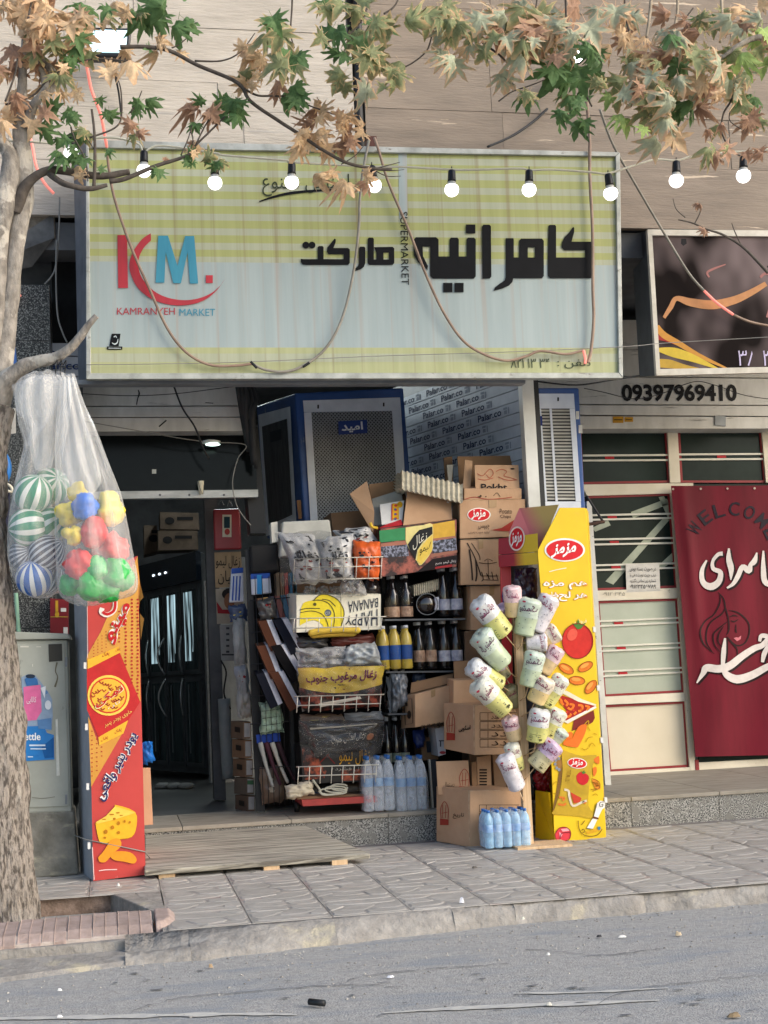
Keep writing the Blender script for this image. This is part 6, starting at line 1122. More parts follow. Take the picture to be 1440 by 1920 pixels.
T(ys, 'مزمز', PD, [(1040, 1021), (1083, 1016), (1077, 1043), (1032, 1047)], '#fbf5ee', off=.008, bold=.035)
T(ys, 'هم مزه', PD, rect(1018, 1088, 1102, 1106), '#d98f3a', off=.003, bold=.055); T(ys, 'هم مزه', PD, rect(1019, 1089, 1101, 1105), '#fbf7ea', off=.0055, bold=.02)
T(ys, 'هر لحظه', PD, rect(1018, 1108, 1102, 1128), '#d98f3a', off=.003, bold=.055); T(ys, 'هر لحظه', PD, rect(1019, 1109, 1101, 1127), '#fbf7ea', off=.0055, bold=.02)
T(ys, 'فروش', PD, rect(1078, 1160, 1100, 1170), '#f7ecc0', off=.003, bold=.0); ink(ys, 'white_scratch', INK('#efe9c9'), PD, strk([(1030, 1072), (1045, 1068), (1062, 1065)], 1.6), .003)
zs = lambda x, y: (1000+x/6.193, 1280+y/6.193)
def yi(mat, *pls, off=.003, n_='print'): return ink(ys, n_, INK(mat) if isinstance(mat, str) else mat, PD, [[zs(*p) for p in pl] for pl in pls], off)
def ysk(mat, w, *ps, off=.006): 
    o = []
    for p in ps: o += strk([zs(*q) for q in p], w/6.193, 4)
    return ink(ys, 'print_outline', INK(mat), PD, o, off)
# printed tomato, chilli and crisp shapes (plain food shapes where the photo has a cartoon figure)
ink(ys, 'print', INK('#c93028'), PD, [circ(1083, 1202, 29, 33, 26)], .003); ink(ys, 'print', INK('#dd5a48'), PD, [circ(1073, 1190, 9, 12, 16, .5)], .005); ink(ys, 'print', INK('#4c7a34'), PD, [[(1083, 1180), (1072, 1168), (1081, 1171), (1084, 1160), (1088, 1171), (1099, 1168), (1089, 1179)]], .006)
ink(ys, 'print_outline', INK('#7c1d1a'), PD, strk(circ(1083, 1202, 29, 33, 26)+[(1112, 1202)], 1.4, 1), .007)
for cx, cy, ro in ((1062, 1254, .5), (1098, 1250, -.5), (1082, 1276, .1), (1108, 1288, -.9)):
    ink(ys, 'print', INK('#df7a2a'), PD, [circ(cx, cy, 15, 8, 16, ro)], .004); ink(ys, 'print', INK('#eda04a'), PD, [circ(cx-2, cy-2, 9, 3.5, 12, ro)], .006); ink(ys, 'print_outline', INK('#8d4416'), PD, strk(circ(cx, cy, 15, 8, 16, ro)+[(cx+15*math.cos(ro), cy+15*math.sin(ro))], 1, 1), .007)
# printed snack tray
yi('#a8281f', [(280, 170), (340, 150), (720, 270), (380, 440), (350, 420), (400, 350)], off=.004); yi('#e9e4d6', [(340, 430), (380, 440), (720, 270), (735, 290), (400, 475), (345, 450)], off=.006); yi('#7c2a24', [(470, 440), (700, 320), (715, 410), (690, 460), (620, 500), (450, 560)], off=.004); yi('#eadfc4', [(330, 120), (380, 90), (560, 190), (735, 255), (720, 270), (520, 220)], off=.005)
ysk('#ef7b2b', 26, [(300, 180), (330, 215), (310, 235)], [(360, 200), (400, 240), (380, 270)], [(420, 250), (470, 260), (440, 310), (400, 290)], [(520, 260), (570, 270), (560, 320), (520, 330)], [(600, 270), (650, 285), (620, 320)], [(370, 400), (420, 390), (440, 360)], [(470, 370), (500, 340)], [(330, 230), (350, 260)]); ysk('#d23f27', 20, [(450, 310), (480, 330)], [(570, 330), (550, 290)], [(400, 330), (380, 360)])
yi('#ec7429', cat([(450, 650), (520, 520), (580, 485), (620, 500), (600, 590), (530, 730), (490, 750), (350, 720), (380, 660), (450, 650)], 4), cat([(380, 610), (420, 570), (460, 590), (440, 650), (390, 660), (380, 610)], 3), off=.007); ysk('#c99a1c', 9, [(590, 490), (640, 440), (640, 500)], [(620, 480), (660, 560)])
ysk('#b88a10', 7, [(610, 690), (640, 640), (690, 630)], [(650, 750), (680, 700), (720, 740)], [(560, 760), (600, 780), (640, 760)], [(700, 590), (740, 600)], [(225, 1190), (260, 1150), (290, 1170)], [(220, 1280), (270, 1290)], [(690, 1310), (720, 1290), (750, 1310)])
# printed bag of snacks with its own soft brown edge
yi('#7a5a2c', [(330, 790), (380, 830), (300, 1280), (240, 1490), (225, 1480), (270, 1250)], off=.003); yi(M('bag_gold', '#c9a626', '#a98a1f', rough=.3, scale=8), cat([(320, 770), (420, 810), (560, 850), (735, 840), (690, 960), (650, 1200), (640, 1430), (690, 1500), (690, 1580), (520, 1550), (230, 1530), (240, 1480), (310, 1280), (340, 1000), (320, 770)], 2), off=.0045)
logo_ellipse(ys, PD, zs(510, 935), 18.5, 10, .12, off=.007)
yi('#c7252c', cat([(500, 1080), (540, 1040), (600, 1050), (645, 1090), (630, 1160), (570, 1190), (510, 1150), (500, 1080)], 3), off=.006); yi('#4c7a34', [(575, 1060), (555, 1025), (575, 1035), (590, 1015), (600, 1040), (615, 1035), (590, 1060)], off=.0075)
ysk('#d9cdb6', 26, [(360, 1240), (410, 1260), (420, 1330), (460, 1430), (560, 1390), (620, 1370)], off=.008); yi('#c0402a', [(430, 1270), (560, 1340), (540, 1390), (470, 1400)], off=.007); ysk('#d8762c', 24, [(300, 1330), (360, 1340), (340, 1370)], [(290, 1410), (350, 1420), (380, 1400)], [(570, 1380), (610, 1400)], off=.008); T(ys, 'چیپس', PD, [zs(*p) for p in ((390, 1010), (440, 1010), (420, 1170), (370, 1170))], '#8a6a1c', off=.007, bold=0)
# printed pawlike dots, curls, gem, scroll, coins
yi('#9a7038', circ(300, 950, 30, 70, 14), off=.004); yi('#8a929c', *[circ(x, y, 16, 20, 10) for x, y in ((262, 900), (255, 945), (272, 990), (300, 1010), (295, 880))], off=.006)
yi('#e5762b', cat([(690, 990), (730, 980), (735, 1040), (700, 1090), (690, 990)], 3), cat([(700, 890), (760, 850), (765, 940), (720, 930), (700, 890)], 3), off=.005); yi('#e08a2c', *[circ(720+k*12, 1150+k*30, 42, 28, 14, .6) for k in range(3)], off=.004); ysk('#a0621c', 7, [(680, 1110), (760, 1150), (770, 1220), (690, 1260)], [(690, 1150), (730, 1180)], [(670, 1240), (740, 1230)])
yi('#d8404a', cat([(255, 1760), (300, 1690), (380, 1680), (430, 1730), (420, 1810), (340, 1840), (270, 1820), (255, 1760)], 2), off=.005); yi('#f1a7ad', [(320, 1700), (400, 1690), (425, 1720), (340, 1730)], [(300, 1730), (340, 1760), (310, 1810)], off=.007); ysk('#7a1c28', 8, [(250, 1760), (300, 1690), (380, 1680), (432, 1730), (420, 1815), (340, 1845), (268, 1822), (250, 1760)], [(310, 1820), (330, 1750), (420, 1740)], off=.008)
ysk('#6a4a1c', 8, [(520, 1600), (540, 1720), (620, 1780), (740, 1770), (800, 1700)], [(600, 1600), (560, 1650)], [(560, 1720), (580, 1700), (600, 1730), (570, 1740)]); yi('#e0a828', *[circ(640+k*40, 1740-k*12, 26, 18, 12) for k in range(4)], off=.005); yi('#3f7f9c', circ(765, 1690, 18, 22, 12), off=.007)
yi('#f1ede2', [(740, 1400), (780, 1370), (830, 1380), (830, 1450), (800, 1470), (690, 1700), (620, 1690), (700, 1560), (720, 1480)], off=.007); yi('#6b4028', [(695, 1550), (760, 1570), (755, 1590), (690, 1575)], off=.009); ysk('#5c5548', 7, [(790, 1420), (810, 1410), (800, 1440), (770, 1430), (780, 1390), (830, 1385)], [(740, 1400), (720, 1480), (700, 1555)], [(620, 1690), (690, 1700)], off=.009)
for y in (1180, 1290, 1388, 1500): slab('white_clip', [(1112+(y-1180)*.066, y-5), (1117+(y-1180)*.066, y-5), (1118+(y-1180)*.066, y+5), (1113+(y-1180)*.066, y+5)], YD-.004, .012, INK('#e5e4df'), ys)
for k, (q, c_, lab) in enumerate((([(966, 1066), (1006, 1064), (1010, 1140), (950, 1150)], '#2a1536', 'dark purple crisp bag hanging at the top of the yellow stand'), ([(1000, 1452), (1030, 1420), (1032, 1484), (1006, 1484)], '#9c1523', 'glossy red crisp bag at the bottom tray of the yellow stand'), ([(985, 1130), (1012, 1122), (1012, 1180), (990, 1180)], '#1d5a38', 'green crisp bag below the purple one in the yellow stand'), ([(940, 1100), (962, 1096), (964, 1160), (944, 1166)], '#3a1f6a', 'violet crisp bag at the left edge of the yellow stand'), ([(990, 1440), (1008, 1436), (1010, 1500), (992, 1500)], '#141013', 'black crisp bag left of the red one in the bottom tray'))):
    t = thing('crisp_bag', lab, 'crisp bag', at(*q[3], -.15), 'crisp bags in the yellow stand'); pillow('bag', q, -.16 if k != 4 else -.12, .03, M('crisp_bag_%d' % k, c_, rough=.2, scale=6, bump=.8, bscale=18, spec=.8), 90+k, t, .014)
# ================================================================ WRAPPED SWEETS ON A WOODEN POST
m_wood = M('post_wood', '#dabd97', '#bd9c76', rough=.8, scale=6, stretch=(14, 14, .6), lo=.3, hi=.7)
YW = -.55; sw = thing('sweets_stand', 'raw wooden post on a flat board carrying wrapped sweets', 'stand', at(985, 1592, YW))
slab('post', [(966, 1180), (979, 1180), (1001, 1586), (985, 1588)], (YW+.02, YW+.02, YW+.01, YW+.01), .045, m_wood, sw)
MB().box((gnd(968, 1594).x, -.66, .002), (gnd(1058, 1582).x, -.46, .016)).build('base_board', m_wood, sw)
pal = {'w': ('#d9dad8', '#cdcb7c'), 'p': ('#dcbfc2', '#d6bc90'), 'g': ('#c2cfbf', '#bac7a8'), 'o': ('#dfd3c0', '#d8bf86'), 'v': ('#cbb2ca', '#bdb48e'), 'l': ('#dad5d9', '#d8d4c8'), 'y': ('#dddccb', '#d0cb7e'), 'd': ('#8a8362', '#77704c')}
fm = {k: (M('wrap_'+k, a, rough=.3, scale=26, bump=.5, bscale=30, spec=.6), M('wrap_band_'+k, c_, rough=.35, scale=20, spec=.6)) for k, (a, c_) in pal.items()}
sweets = [(984, 1146, 974, 1196, 17, 'o', .1, 'peach one tucked behind the pale green top one'), (1004, 1188, 988, 1226, 17, 'w', .1, 'white one wedged behind the level one right of the post'), (1034, 1296, 1010, 1340, 16, 'g', .09, 'pale green one hidden behind the yellow ended pair'), (930, 1236, 948, 1270, 15, 'v', .1, 'violet one behind the big green one on the left'), (1026, 1400, 1000, 1424, 15, 'p', .09, 'pink one behind the violet lower right one'), (952, 1286, 966, 1326, 17, 'd', .09, 'olive one half hidden behind the post, left'), (938, 1136, 947, 1160, 15, 'v', .09, 'small violet one peeping behind the top pink one'),
 (895, 1124, 947, 1190, 23, 'w', 0, 'white and yellow one at the upper left end'), (960, 1098, 963, 1158, 18, 'p', .02, 'pink one standing straight up at the very top'), (995, 1122, 981, 1192, 23, 'g', .0, 'pale green one just right of the top pink one'), (1032, 1116, 1004, 1184, 20, 'l', .01, 'white speckled one at the upper right against the yellow lettering'),
 (896, 1186, 946, 1248, 24, 'g', .0, 'big pale green one in the second row on the left'), (1046, 1182, 1008, 1206, 20, 'o', .05, 'peach one on the right beside the red print'), (1026, 1203, 986, 1206, 18, 'l', .03, 'pale one lying level right of the post'), (1048, 1214, 1017, 1262, 17, 'p', .03, 'pink one slanting right above the peach pair'),
 (1006, 1222, 990, 1288, 20, 'g', -.03, 'green one in the middle right of the post'), (880, 1246, 940, 1286, 20, 'w', .01, 'white and yellow one at the far left, third row'), (893, 1278, 950, 1334, 23, 'y', -.02, 'yellow banded one at the lower left'), (1024, 1270, 1002, 1318, 21, 'o', -.03, 'peach one with yellow end right of the post'), (1056, 1268, 1022, 1326, 17, 'y', .0, 'white one with yellow end farthest right'),
 (1050, 1330, 1024, 1382, 18, 'y', .01, 'yellow ended one beside the printed snack tray'), (1014, 1330, 1004, 1392, 21, 'w', -.04, 'white and yellow one low in front of the post'), (1054, 1366, 1036, 1388, 17, 'g', .02, 'small pale green one low on the right'), (1042, 1392, 1002, 1440, 22, 'v', -.02, 'violet one at the lower right end'), (954, 1344, 966, 1388, 16, 'p', .03, 'pink one low on the left of the post'), (958, 1394, 972, 1444, 15, 'y', .02, 'yellowish one low on the left under the pink one'), (944, 1416, 972, 1480, 18, 'l', .0, 'white speckled one lowest of all on the left')]
words_ = ['پشمک', 'پشمک تازه', 'گل پشمک']
for i, (x0, y0, x1, y1, r_, k, dy, lab) in enumerate(sweets):
    Yt = YW-.05+dy; tp, bt = at(x0, y0, Yt), at(x1, y1, Yt+.03); ax = (tp-bt).normalized(); L_ = (tp-bt).length; R_ = r_*.97/346
    t = thing('wrapped_sweet', 'wrapped sweet tube, '+lab, 'wrapped sweet', bt, 'wrapped sweets on the wooden post')
    prof = [(0, .3), (.02, .76), (.06, .88), (.2, .9), (.35, .93), (.5, .96), (.62, .98), (.74, 1.0), (.84, 1.03), (.9, 1.02), (.95, .93), (.985, .75), (1.0, .5), (.99, .25), (.98, .04)]
    u = ax.cross(V((0, 1, 0))).normalized(); w = ax.cross(u); n = 20; vs = []
    for h, q in prof:
        for a_ in range(n):
            a = 2*math.pi*a_/n; cr_ = max(0, h-.8)*5; rr = R_*q*(1+.13*noise.noise(V((math.cos(a)*1.6+i, math.sin(a)*1.6, h*3)))+.06*noise.noise(V((a*4, i, h*9)))+cr_*.30*noise.noise(V((math.cos(a)*4+i, math.sin(a)*4, h*6)))); vs.append(bt+ax*L_*(h+cr_*.05*noise.noise(V((math.cos(a)*2, math.sin(a)*2, i))))+(u*math.cos(a)+w*math.sin(a))*rr)
    b = MB(); N = len(prof)
    for j in range(N-1):
        b.cur = 1 if j < (5 if k != 'l' else 0) else 0
        b.mesh([vs[q] for q in range(j*n, (j+2)*n)], [(q, (q+1) % n, n+(q+1) % n, n+q) for q in range(n)], True)
    b.build('wrapper', list(fm[k]), t)
    def SW(a_, h, o=0.0):
        a = a_; pos = min(max(h, 0), 1); q = 1.0; rr = R_*(.88+.12*pos)*(1+.13*noise.noise(V((math.cos(a)*1.6+i, math.sin(a)*1.6, h*3)))+.06*noise.noise(V((a*4, i, h*9))))+o
        return bt+ax*L_*pos+(u*math.cos(a)+w*math.sin(a))*rr
    # the side that faces the street
    dots = []; rr_ = random.Random(i); a0 = math.atan2((CAM-bt).dot(w), (CAM-bt).dot(u))
    T(t, words_[i % 3], SW, [(a0+.75, .86), (a0-.75, .80), (a0-.75, .58), (a0+.75, .64)] if i % 2 else [(a0+.7, .8), (a0-.7, .9), (a0-.7, .66), (a0+.7, .56)], '#7c2750' if k != 'g' else '#5a3350', off=.005, bold=.02)
    for _ in range(16):
        a_, h = a0+rr_.uniform(-1.2, 1.2), rr_.uniform(.15, .92); dots.append([(a_+.055*math.cos(z), h+.014*math.sin(z)) for z in (0, 1.6, 3.1, 4.7)])
    ink(t, 'dots', INK('#5f6672'), SW, dots, .003); ink(t, 'fruit_print', INK('#b5314a'), SW, [[(a0-.45+.16*math.cos(z), .9+.025*math.sin(z)) for z in [q*.9 for q in range(7)]]], .005)
    if k in 'wyv': ink(t, 'small_print', INK('#4c4a2c'), SW, [[(a0-.6, .1+.055*q), (a0+.45, .1+.055*q), (a0+.45, .112+.055*q), (a0-.6, .112+.055*q)] for q in range(4)]+[[(a0+.3, .12), (a0+.6, .12), (a0+.6, .17), (a0+.3, .17)]], .004)
    MB().tube([bt+ax*.01, bt-ax*.05, V((at(975, 1300, YW).x, YW+.03, bt.z-ax.z*.02-.06))], .003, 5).build('stick', m_wood, t)
# ================================================================ RED SNACK DISPLAY, LEFT
YC = -.66; rdp = thing('red_snack_display', 'tall narrow red and orange cardboard snack display with a cheese print', 'display stand', at(220, 1648, YC)); PC = PY(YC)
rq = [(163, 1085), (258, 1042), (273, 1640), (175, 1652)]; m_rd = M('display_red', '#c4453f', '#b83f3a', rough=.45, scale=3, bump=.25, bscale=5, bstretch=(1, 1, .4), spots=('#d87a70', 14, (1, 1, .3), .68, .72)); m_or = M('display_orange', '#d49b44', '#ca9039', rough=.45, scale=4)
slab('printed_face', rq, YC, .012, m_rd, rdp)
MB().hexa([at(138, 1090, -.3), at(163, 1085, YC+.013), at(175, 1652, YC+.013), at(151, 1634, -.3), at(140, 1090, -.29), at(168, 1085, YC+.03), at(180, 1651, YC+.03), at(153, 1634, -.29)]).build('side_panel', M('display_grey', '#a3a7ad', rough=.6), rdp)
MB().hexa([at(255, 1045, YC+.013), at(240, 1060, -.3), at(255, 1628, -.3), at(272, 1640, YC+.013)]+[p+V((-.01, 0, 0)) for p in (at(255, 1045, YC+.013), at(240, 1060, -.3), at(255, 1628, -.3), at(272, 1640, YC+.013))]).build('side_panel', m_rd, rdp)
zd = lambda x, y: (150+x/3.1, 1040+y/3.1)
def di(mat, *pls, off=.003, n_='print'): return ink(rdp, n_, INK(mat) if isinstance(mat, str) else mat, PC, [[zd(*p) for p in pl] for pl in pls], off)
di(m_or, [(200, 270), (335, 10), (352, 850), (350, 855), (232, 570), (40, 665), (40, 590), (120, 450)], [(48, 940), (110, 1110), (280, 960), (240, 1050), (65, 1350)], off=.002)
di('#b02c2c', *[circ(x+rnd.uniform(-2, 2), y+j*21, 7 if x > 240 else 5, 6 if x > 240 else 4, 8) for x in (335, 302, 265) for j, y in enumerate([240]*28) if y+j*21 < (835 if x > 320 else 760 if x > 290 else 640) and y+j*21 > (240 if x > 300 else 330)]+[circ(228, 330+j*22, 6, 5, 8) for j in range(9)]+[circ(70+k*28, 1000+j*26+k*20, 5, 3.5, 8) for k in range(5) for j in range(12) if 1000+j*26+k*20 < 1320-k*62 and 1000+j*26+k*20 > 1000+k*50]+[circ(80+k*24, 520+j*18-k*24, 4, 2.5, 8) for k in range(5) for j in range(6)], off=.004, n_='dots')
di('#c23030', [(40, 665), (232, 572), (350, 855), (280, 965), (108, 1065), (40, 900)], off=.0035); di('#f0b63a', [(44, 612), (222, 534), (236, 568), (46, 664)], [(106, 1062), (280, 962), (252, 1040), (112, 1108)], off=.0045)
di('#f2cf5a', circ(166, 818, 122, 118, 30), off=.0055); di('#d9402f', circ(166, 818, 108, 104, 30), off=.007); di('#f0b840', circ(166, 818, 100, 96, 30), off=.008)
sk_ = []
for k in range(30):
    a = k*2.4; r0 = 40+55*((k*7) % 10)/10; x, y = 166+r0*math.cos(a), 818+r0*math.sin(a)*.95; sk_ += strk([zd(x-12, y-6), zd(x, y+6), zd(x+12, y-4)], 2.2, 3)
ink(rdp, 'crumbs', INK('#a8482a'), PC, sk_, .0095); T(rdp, 'نمکی', PC, [zd(*p) for p in ((75, 850), (245, 745), (262, 800), (95, 905))], '#f5e3b0', off=.0105, bold=.06); T(rdp, 'نمکی', PC, [zd(*p) for p in ((80, 850), (240, 750), (256, 798), (98, 898))], '#c3262a', off=.0125, bold=.03)
T(rdp, 'تازه', PC, [zd(*p) for p in ((160, 885), (230, 845), (235, 865), (165, 905))], '#f0e4dc', off=.0105, bold=0); T(rdp, 'حاوی پودر پنیر', PC, [zd(*p) for p in ((140, 978), (300, 895), (306, 925), (146, 1010))], '#f0cf6a', off=.0055, bold=0)
T(rdp, 'پفک', PC, [zd(*p) for p in ((128, 572), (170, 556), (172, 590), (130, 606))], '#a52d2a', off=.0065, bold=0); T(rdp, 'پفک', PC, [zd(*p) for p in ((205, 545), (232, 534), (234, 560), (207, 572))], '#a52d2a', off=.0065, bold=0); T(rdp, 'پفک', PC, [zd(*p) for p in ((200, 1022), (240, 1000), (244, 1028), (204, 1050))], '#a52d2a', off=.0065, bold=0); T(rdp, 'پفک', PC, [zd(*p) for p in ((122, 1068), (160, 1046), (164, 1074), (126, 1096))], '#a52d2a', off=.0065, bold=0)
qv = [zd(*p) for p in ((115, 1385), (300, 1010), (362, 1075), (190, 1450))]; qv = [zd(*p) for p in ((85, 1390), (290, 1020), (350, 1060), (150, 1450))]
T(rdp, 'پودر پنیر واقعی', PC, qv, '#f4f1ee', off=.0055, bold=.09); T(rdp, 'پودر پنیر واقعی', PC, qv, '#28305f', off=.0085, bold=.02)
qm = [zd(*p) for p in ((140, 475), (255, 265), (315, 310), (200, 530))]; T(rdp, 'مینو', PC, qm, '#f3e9df', off=.0055, bold=.1); T(rdp, 'مینو', PC, qm, '#c3262a', off=.0085, bold=.03)
ink(rdp, 'print', INK('#f3e9df'), PC, strk([zd(205, 255), zd(200, 320), zd(160, 350), zd(125, 335), zd(130, 310)], 9), .0055); ink(rdp, 'print', INK('#c3262a'), PC, strk([zd(205, 255), zd(200, 320), zd(160, 346), zd(130, 333)], 5), .0075)
ch = cat([(90, 1560), (150, 1525), (200, 1470), (210, 1455), (320, 1495), (328, 1580), (300, 1640), (220, 1655), (130, 1680), (105, 1640), (90, 1560)], 3); di('#c98a1c', [(x*1.0, y+3) for x, y in ch], off=.003); di('#eeb52f', ch, off=.005); di('#f5cb55', [(92, 1555), (150, 1520), (205, 1462), (325, 1500), (200, 1540), (100, 1565)], off=.007)
di('#b9791c', *[circ(x, y, rx, ry, 9) for x, y, rx, ry in ((150, 1610, 11, 13), (190, 1585, 10, 12), (225, 1560, 9, 11), (225, 1615, 9, 9), (260, 1550, 6, 8), (290, 1555, 6, 8), (145, 1645, 8, 7), (200, 1535, 8, 7), (185, 1510, 14, 4), (220, 1500, 12, 4), (240, 1515, 10, 3), (140, 1538, 12, 3))], off=.009)
di('#ee9a2c', cat([(105, 1760), (140, 1720), (180, 1660), (225, 1650), (240, 1690), (190, 1740), (150, 1785), (115, 1785), (105, 1760)], 3), cat([(175, 1755), (210, 1725), (290, 1730), (328, 1765), (315, 1795), (260, 1785), (200, 1775), (175, 1755)], 3), off=.008)
ink(rdp, 'white_wear', INK('#e9c9c4'), PC, strk([zd(110, 1838), zd(150, 1832), zd(215, 1830)], 1.8)+strk([zd(42, 300), zd(44, 600)], 1)+strk([zd(72, 1700), zd(82, 1890)], 1.6), .003)
MB().tube([at(140, 1566, -.5), at(160, 1574, YC-.006), at(215, 1585, YC-.006), at(272, 1597, YC-.006), at(284, 1612, -.5)], .003, 5).build('tie_string', m_cabG, rdp)
for y in (1248, 1363, 1475, 1586): slab('white_clip', [(157+(y-1248)*.022, y-6), (162+(y-1248)*.022, y-6), (162+(y-1248)*.022, y+6), (157+(y-1248)*.022, y+6)], YC-.006, .03, INK('#e3e2de'), rdp)
tn = b = MB(); b.poly([at(257, 1042, YC+.004), at(262, 1090, YC+.004), at(269, 1120, YC-.02), at(262, 1128, YC), at(259, 1150, YC+.003)]); b.poly([at(262, 1150, YC), at(270, 1160, YC-.02), at(264, 1200, YC)]); b.build('torn_edge', m_or, rdp)
bnp = thing('blue_plastic_bag', 'small bright blue plastic bag behind the red display', 'bag', at(280, 1430, -.3)); pillow('bag', [(262, 1392), (286, 1390), (290, 1426), (266, 1436)], -.35, .03, INK('#1d63b0', .25), 97, bnp, .015, 8)
ec = thing('carton_edge', 'brown flattened carton standing behind the red display', 'cardboard', at(280, 1550, -.3)); slab('sheet', [(262, 1440), (282, 1440), (287, 1546), (266, 1548)], -.38, .03, m_ct, ec)
rbx = thing('red_gift_carton', 'dark red printed carton between the white post and the grey side of the display', 'carton', at(115, 1190, -.1)); slab('carton', [(94, 1122), (128, 1124), (128, 1192), (94, 1192)], -.08, .1, M('gift_red', '#7c1b23', rough=.4), rbx); P = PY(-.08); ink(rbx, 'print', INK('#c99d2f'), P, [rect(104, 1126, 109, 1150), circ(107, 1152, 4, 6, 10)], .003); ink(rbx, 'print', INK('#d9d5cc'), P, [rect(114, 1140, 124, 1147), rect(119, 1176, 127, 1190)], .003); ink(rbx, 'print', INK('#c0a040'), P, [rect(95, 1156, 128, 1157.2)], .004)
# ================================================================ UTILITY CABINET
cbt = thing('utility_cabinet', 'grey green metal utility cabinet on a rough concrete plinth', 'cabinet', at(95, 1645, -.4)); YU = -.42; PU = PY(YU)
slab('plinth', [(20, 1524), (138, 1521), (147, 1640), (20, 1650)], YU+.0, .34, M('plinth_concrete', '#8d8a80', '#6c6a61', rough=.95, scale=9, bump=1, bscale=22, spots=('#a8a48f', 4, (1, 1, 2), .55, .66)), cbt, bevel=.01)
m_cab = M('cabinet_paint', '#a9aca2', '#989b91', rough=.5, scale=4, spots=('#74756d', 18, (1, 1, .6), .65, .72)); slab('body', [(20, 1200), (126, 1200), (134, 1522), (20, 1526)], YU, .3, m_cab, cbt, bevel=.008); slab('top', [(15, 1184), (128, 1188), (133, 1198), (15, 1200)], YU-.02, .34, m_cab, cbt, bevel=.006)
slab('door', [(22, 1208), (121, 1206), (130, 1512), (22, 1516)], YU-.008, .01, m_cab, cbt, bevel=.004)
slab('vent', [(91, 1208), (116, 1207), (117, 1239), (92, 1241)], YU-.012, .006, M('vent_dark', '#3c3b36', rough=.8), cbt); ink(cbt, 'rust_run', INK('#6f6a58'), PU, strk([(107, 1242), (104, 1258), (108, 1270), (103, 1288)], [3, 2, 2, 4]), .011); slab('edge_strip', [(104, 1349), (108, 1348), (112, 1454), (106, 1455)], YU-.012, .004, INK('#d4d6cd'), cbt)
for y in (1232, 1490): slab('hinge', prect(122, y, 126, y+18), YU-.012, .02, m_grey, cbt)
ink(cbt, 'sticker_rest', INK('#d5d4c8'), PU, [rect(38, 1211, 54, 1214), rect(68, 1212, 77, 1213.5), rect(60, 1245, 62, 1250)], .011); ink(cbt, 'scratch', INK('#7d7c72'), PU, strk([(60, 1495), (80, 1497), (103, 1494)], 1.2), .011)
ad = thing('pink_advert_sticker', 'torn pink and blue advert sheet stuck on the utility cabinet', 'sticker', at(75, 1360, YU-.01)); PA = PY(YU-.012)
ink(ad, 'sheet', INK('#8fa4bd'), PA, [[(40, 1270), (52, 1264), (66, 1266), (76, 1278), (92, 1300), (98, 1312), (99, 1345), (96, 1370), (46, 1366)]], .0); ink(ad, 'print', INK('#dd6fa0'), PA, [[(44, 1288), (76, 1284), (78, 1334), (68, 1350), (46, 1352)]], .002); ink(ad, 'print', INK('#3c6ea8'), PA, [[(46, 1274), (58, 1264), (70, 1274), (72, 1284), (50, 1286)]], .003); ink(ad, 'print', INK('#2e3a4c'), PA, [circ(57, 1268, 9, 4, 12)], .004); ink(ad, 'print', INK('#d7dde4'), PA, [circ(90, 1322, 6, 9, 12), [(76, 1290), (86, 1286), (84, 1310)]], .004); ink(ad, 'print', INK('#5d86b5'), PA, [[(70, 1350), (96, 1346), (97, 1368), (72, 1366)], circ(84, 1298, 6, 4, 10)], .003); T(ad, 'کالایی', PA, rect(50, 1306, 68, 1320), '#f4e5ee', off=.006, bold=0)
ad2 = thing('blue_advert_sticker', 'bright blue advert sticker with white letters low on the utility cabinet', 'sticker', at(80, 1425, YU-.01)); ink(ad2, 'sheet', M('advert_blue', '#2b82c9', '#2272b8', rough=.35), PA, [[(48, 1362), (82, 1361), (88, 1374), (101, 1378), (102, 1424), (48, 1427)]], .001); T(ad2, 'Dettle', PA, rect(34, 1374, 76, 1388), '#eef3f6', off=.004, bold=.02); ink(ad2, 'print', INK('#d5e4f0'), PA, [rect(55, 1396, 85, 1399), rect(57, 1403, 86, 1405), rect(52, 1418, 62, 1420)], .004); ink(ad2, 'print', INK('#1b5c9c'), PA, [[(78, 1400), (101, 1382), (101, 1420), (84, 1422)]], .003)
# ================================================================ WOODEN RAMP
m_ply = M('weathered_ply', '#b5b0a1', '#6f6a61', rough=.85, scale=9, stretch=(.35, 14, 1), lo=.42, hi=.58, bump=.4, bscale=40, bstretch=(.3, 4, 1), spots=('#bdb69f', 10, (.4, 6, 1), .6, .7))
rmp = thing('wooden_ramp', 'weathered plywood ramp leaning from the pavement up to the doorway step', 'ramp', (.7, -.3, 0))
x0, x1 = gnd(270, 1634, .03).x, gnd(690, 1604, .03).x; ya = gnd(400, 1628, .035).y
MB().hexa([(x0+.02, -.005, ZS-.035), (x1-.24, -.005, ZS-.035), (x1, ya+.02, .05), (x0, ya-.02, .05), (x0+.02, -.004, ZS-.062), (x1-.24, -.004, ZS-.062), (x1, ya+.03, .022), (x0, ya-.01, .022)]).build('board', m_ply, rmp, bevel=.006)
b_ = MB(); b_.hexa([(x1-.235, -.01, ZS-.04), (x1-.03, -.12, .13), (x1-.005, ya+.03, .047), (x1-.3, ya+.2, .075), (x1-.235, -.008, ZS-.06), (x1-.03, -.118, .1), (x1-.005, ya+.035, .03), (x1-.3, ya+.21, .05)])
for x in (x0+.1, x0+.62, x1-.17): MB().box((x-.03, ya+.02, -.002), (x+.05, ya+.11, .028)).build('foot_block', m_wood, rmp)
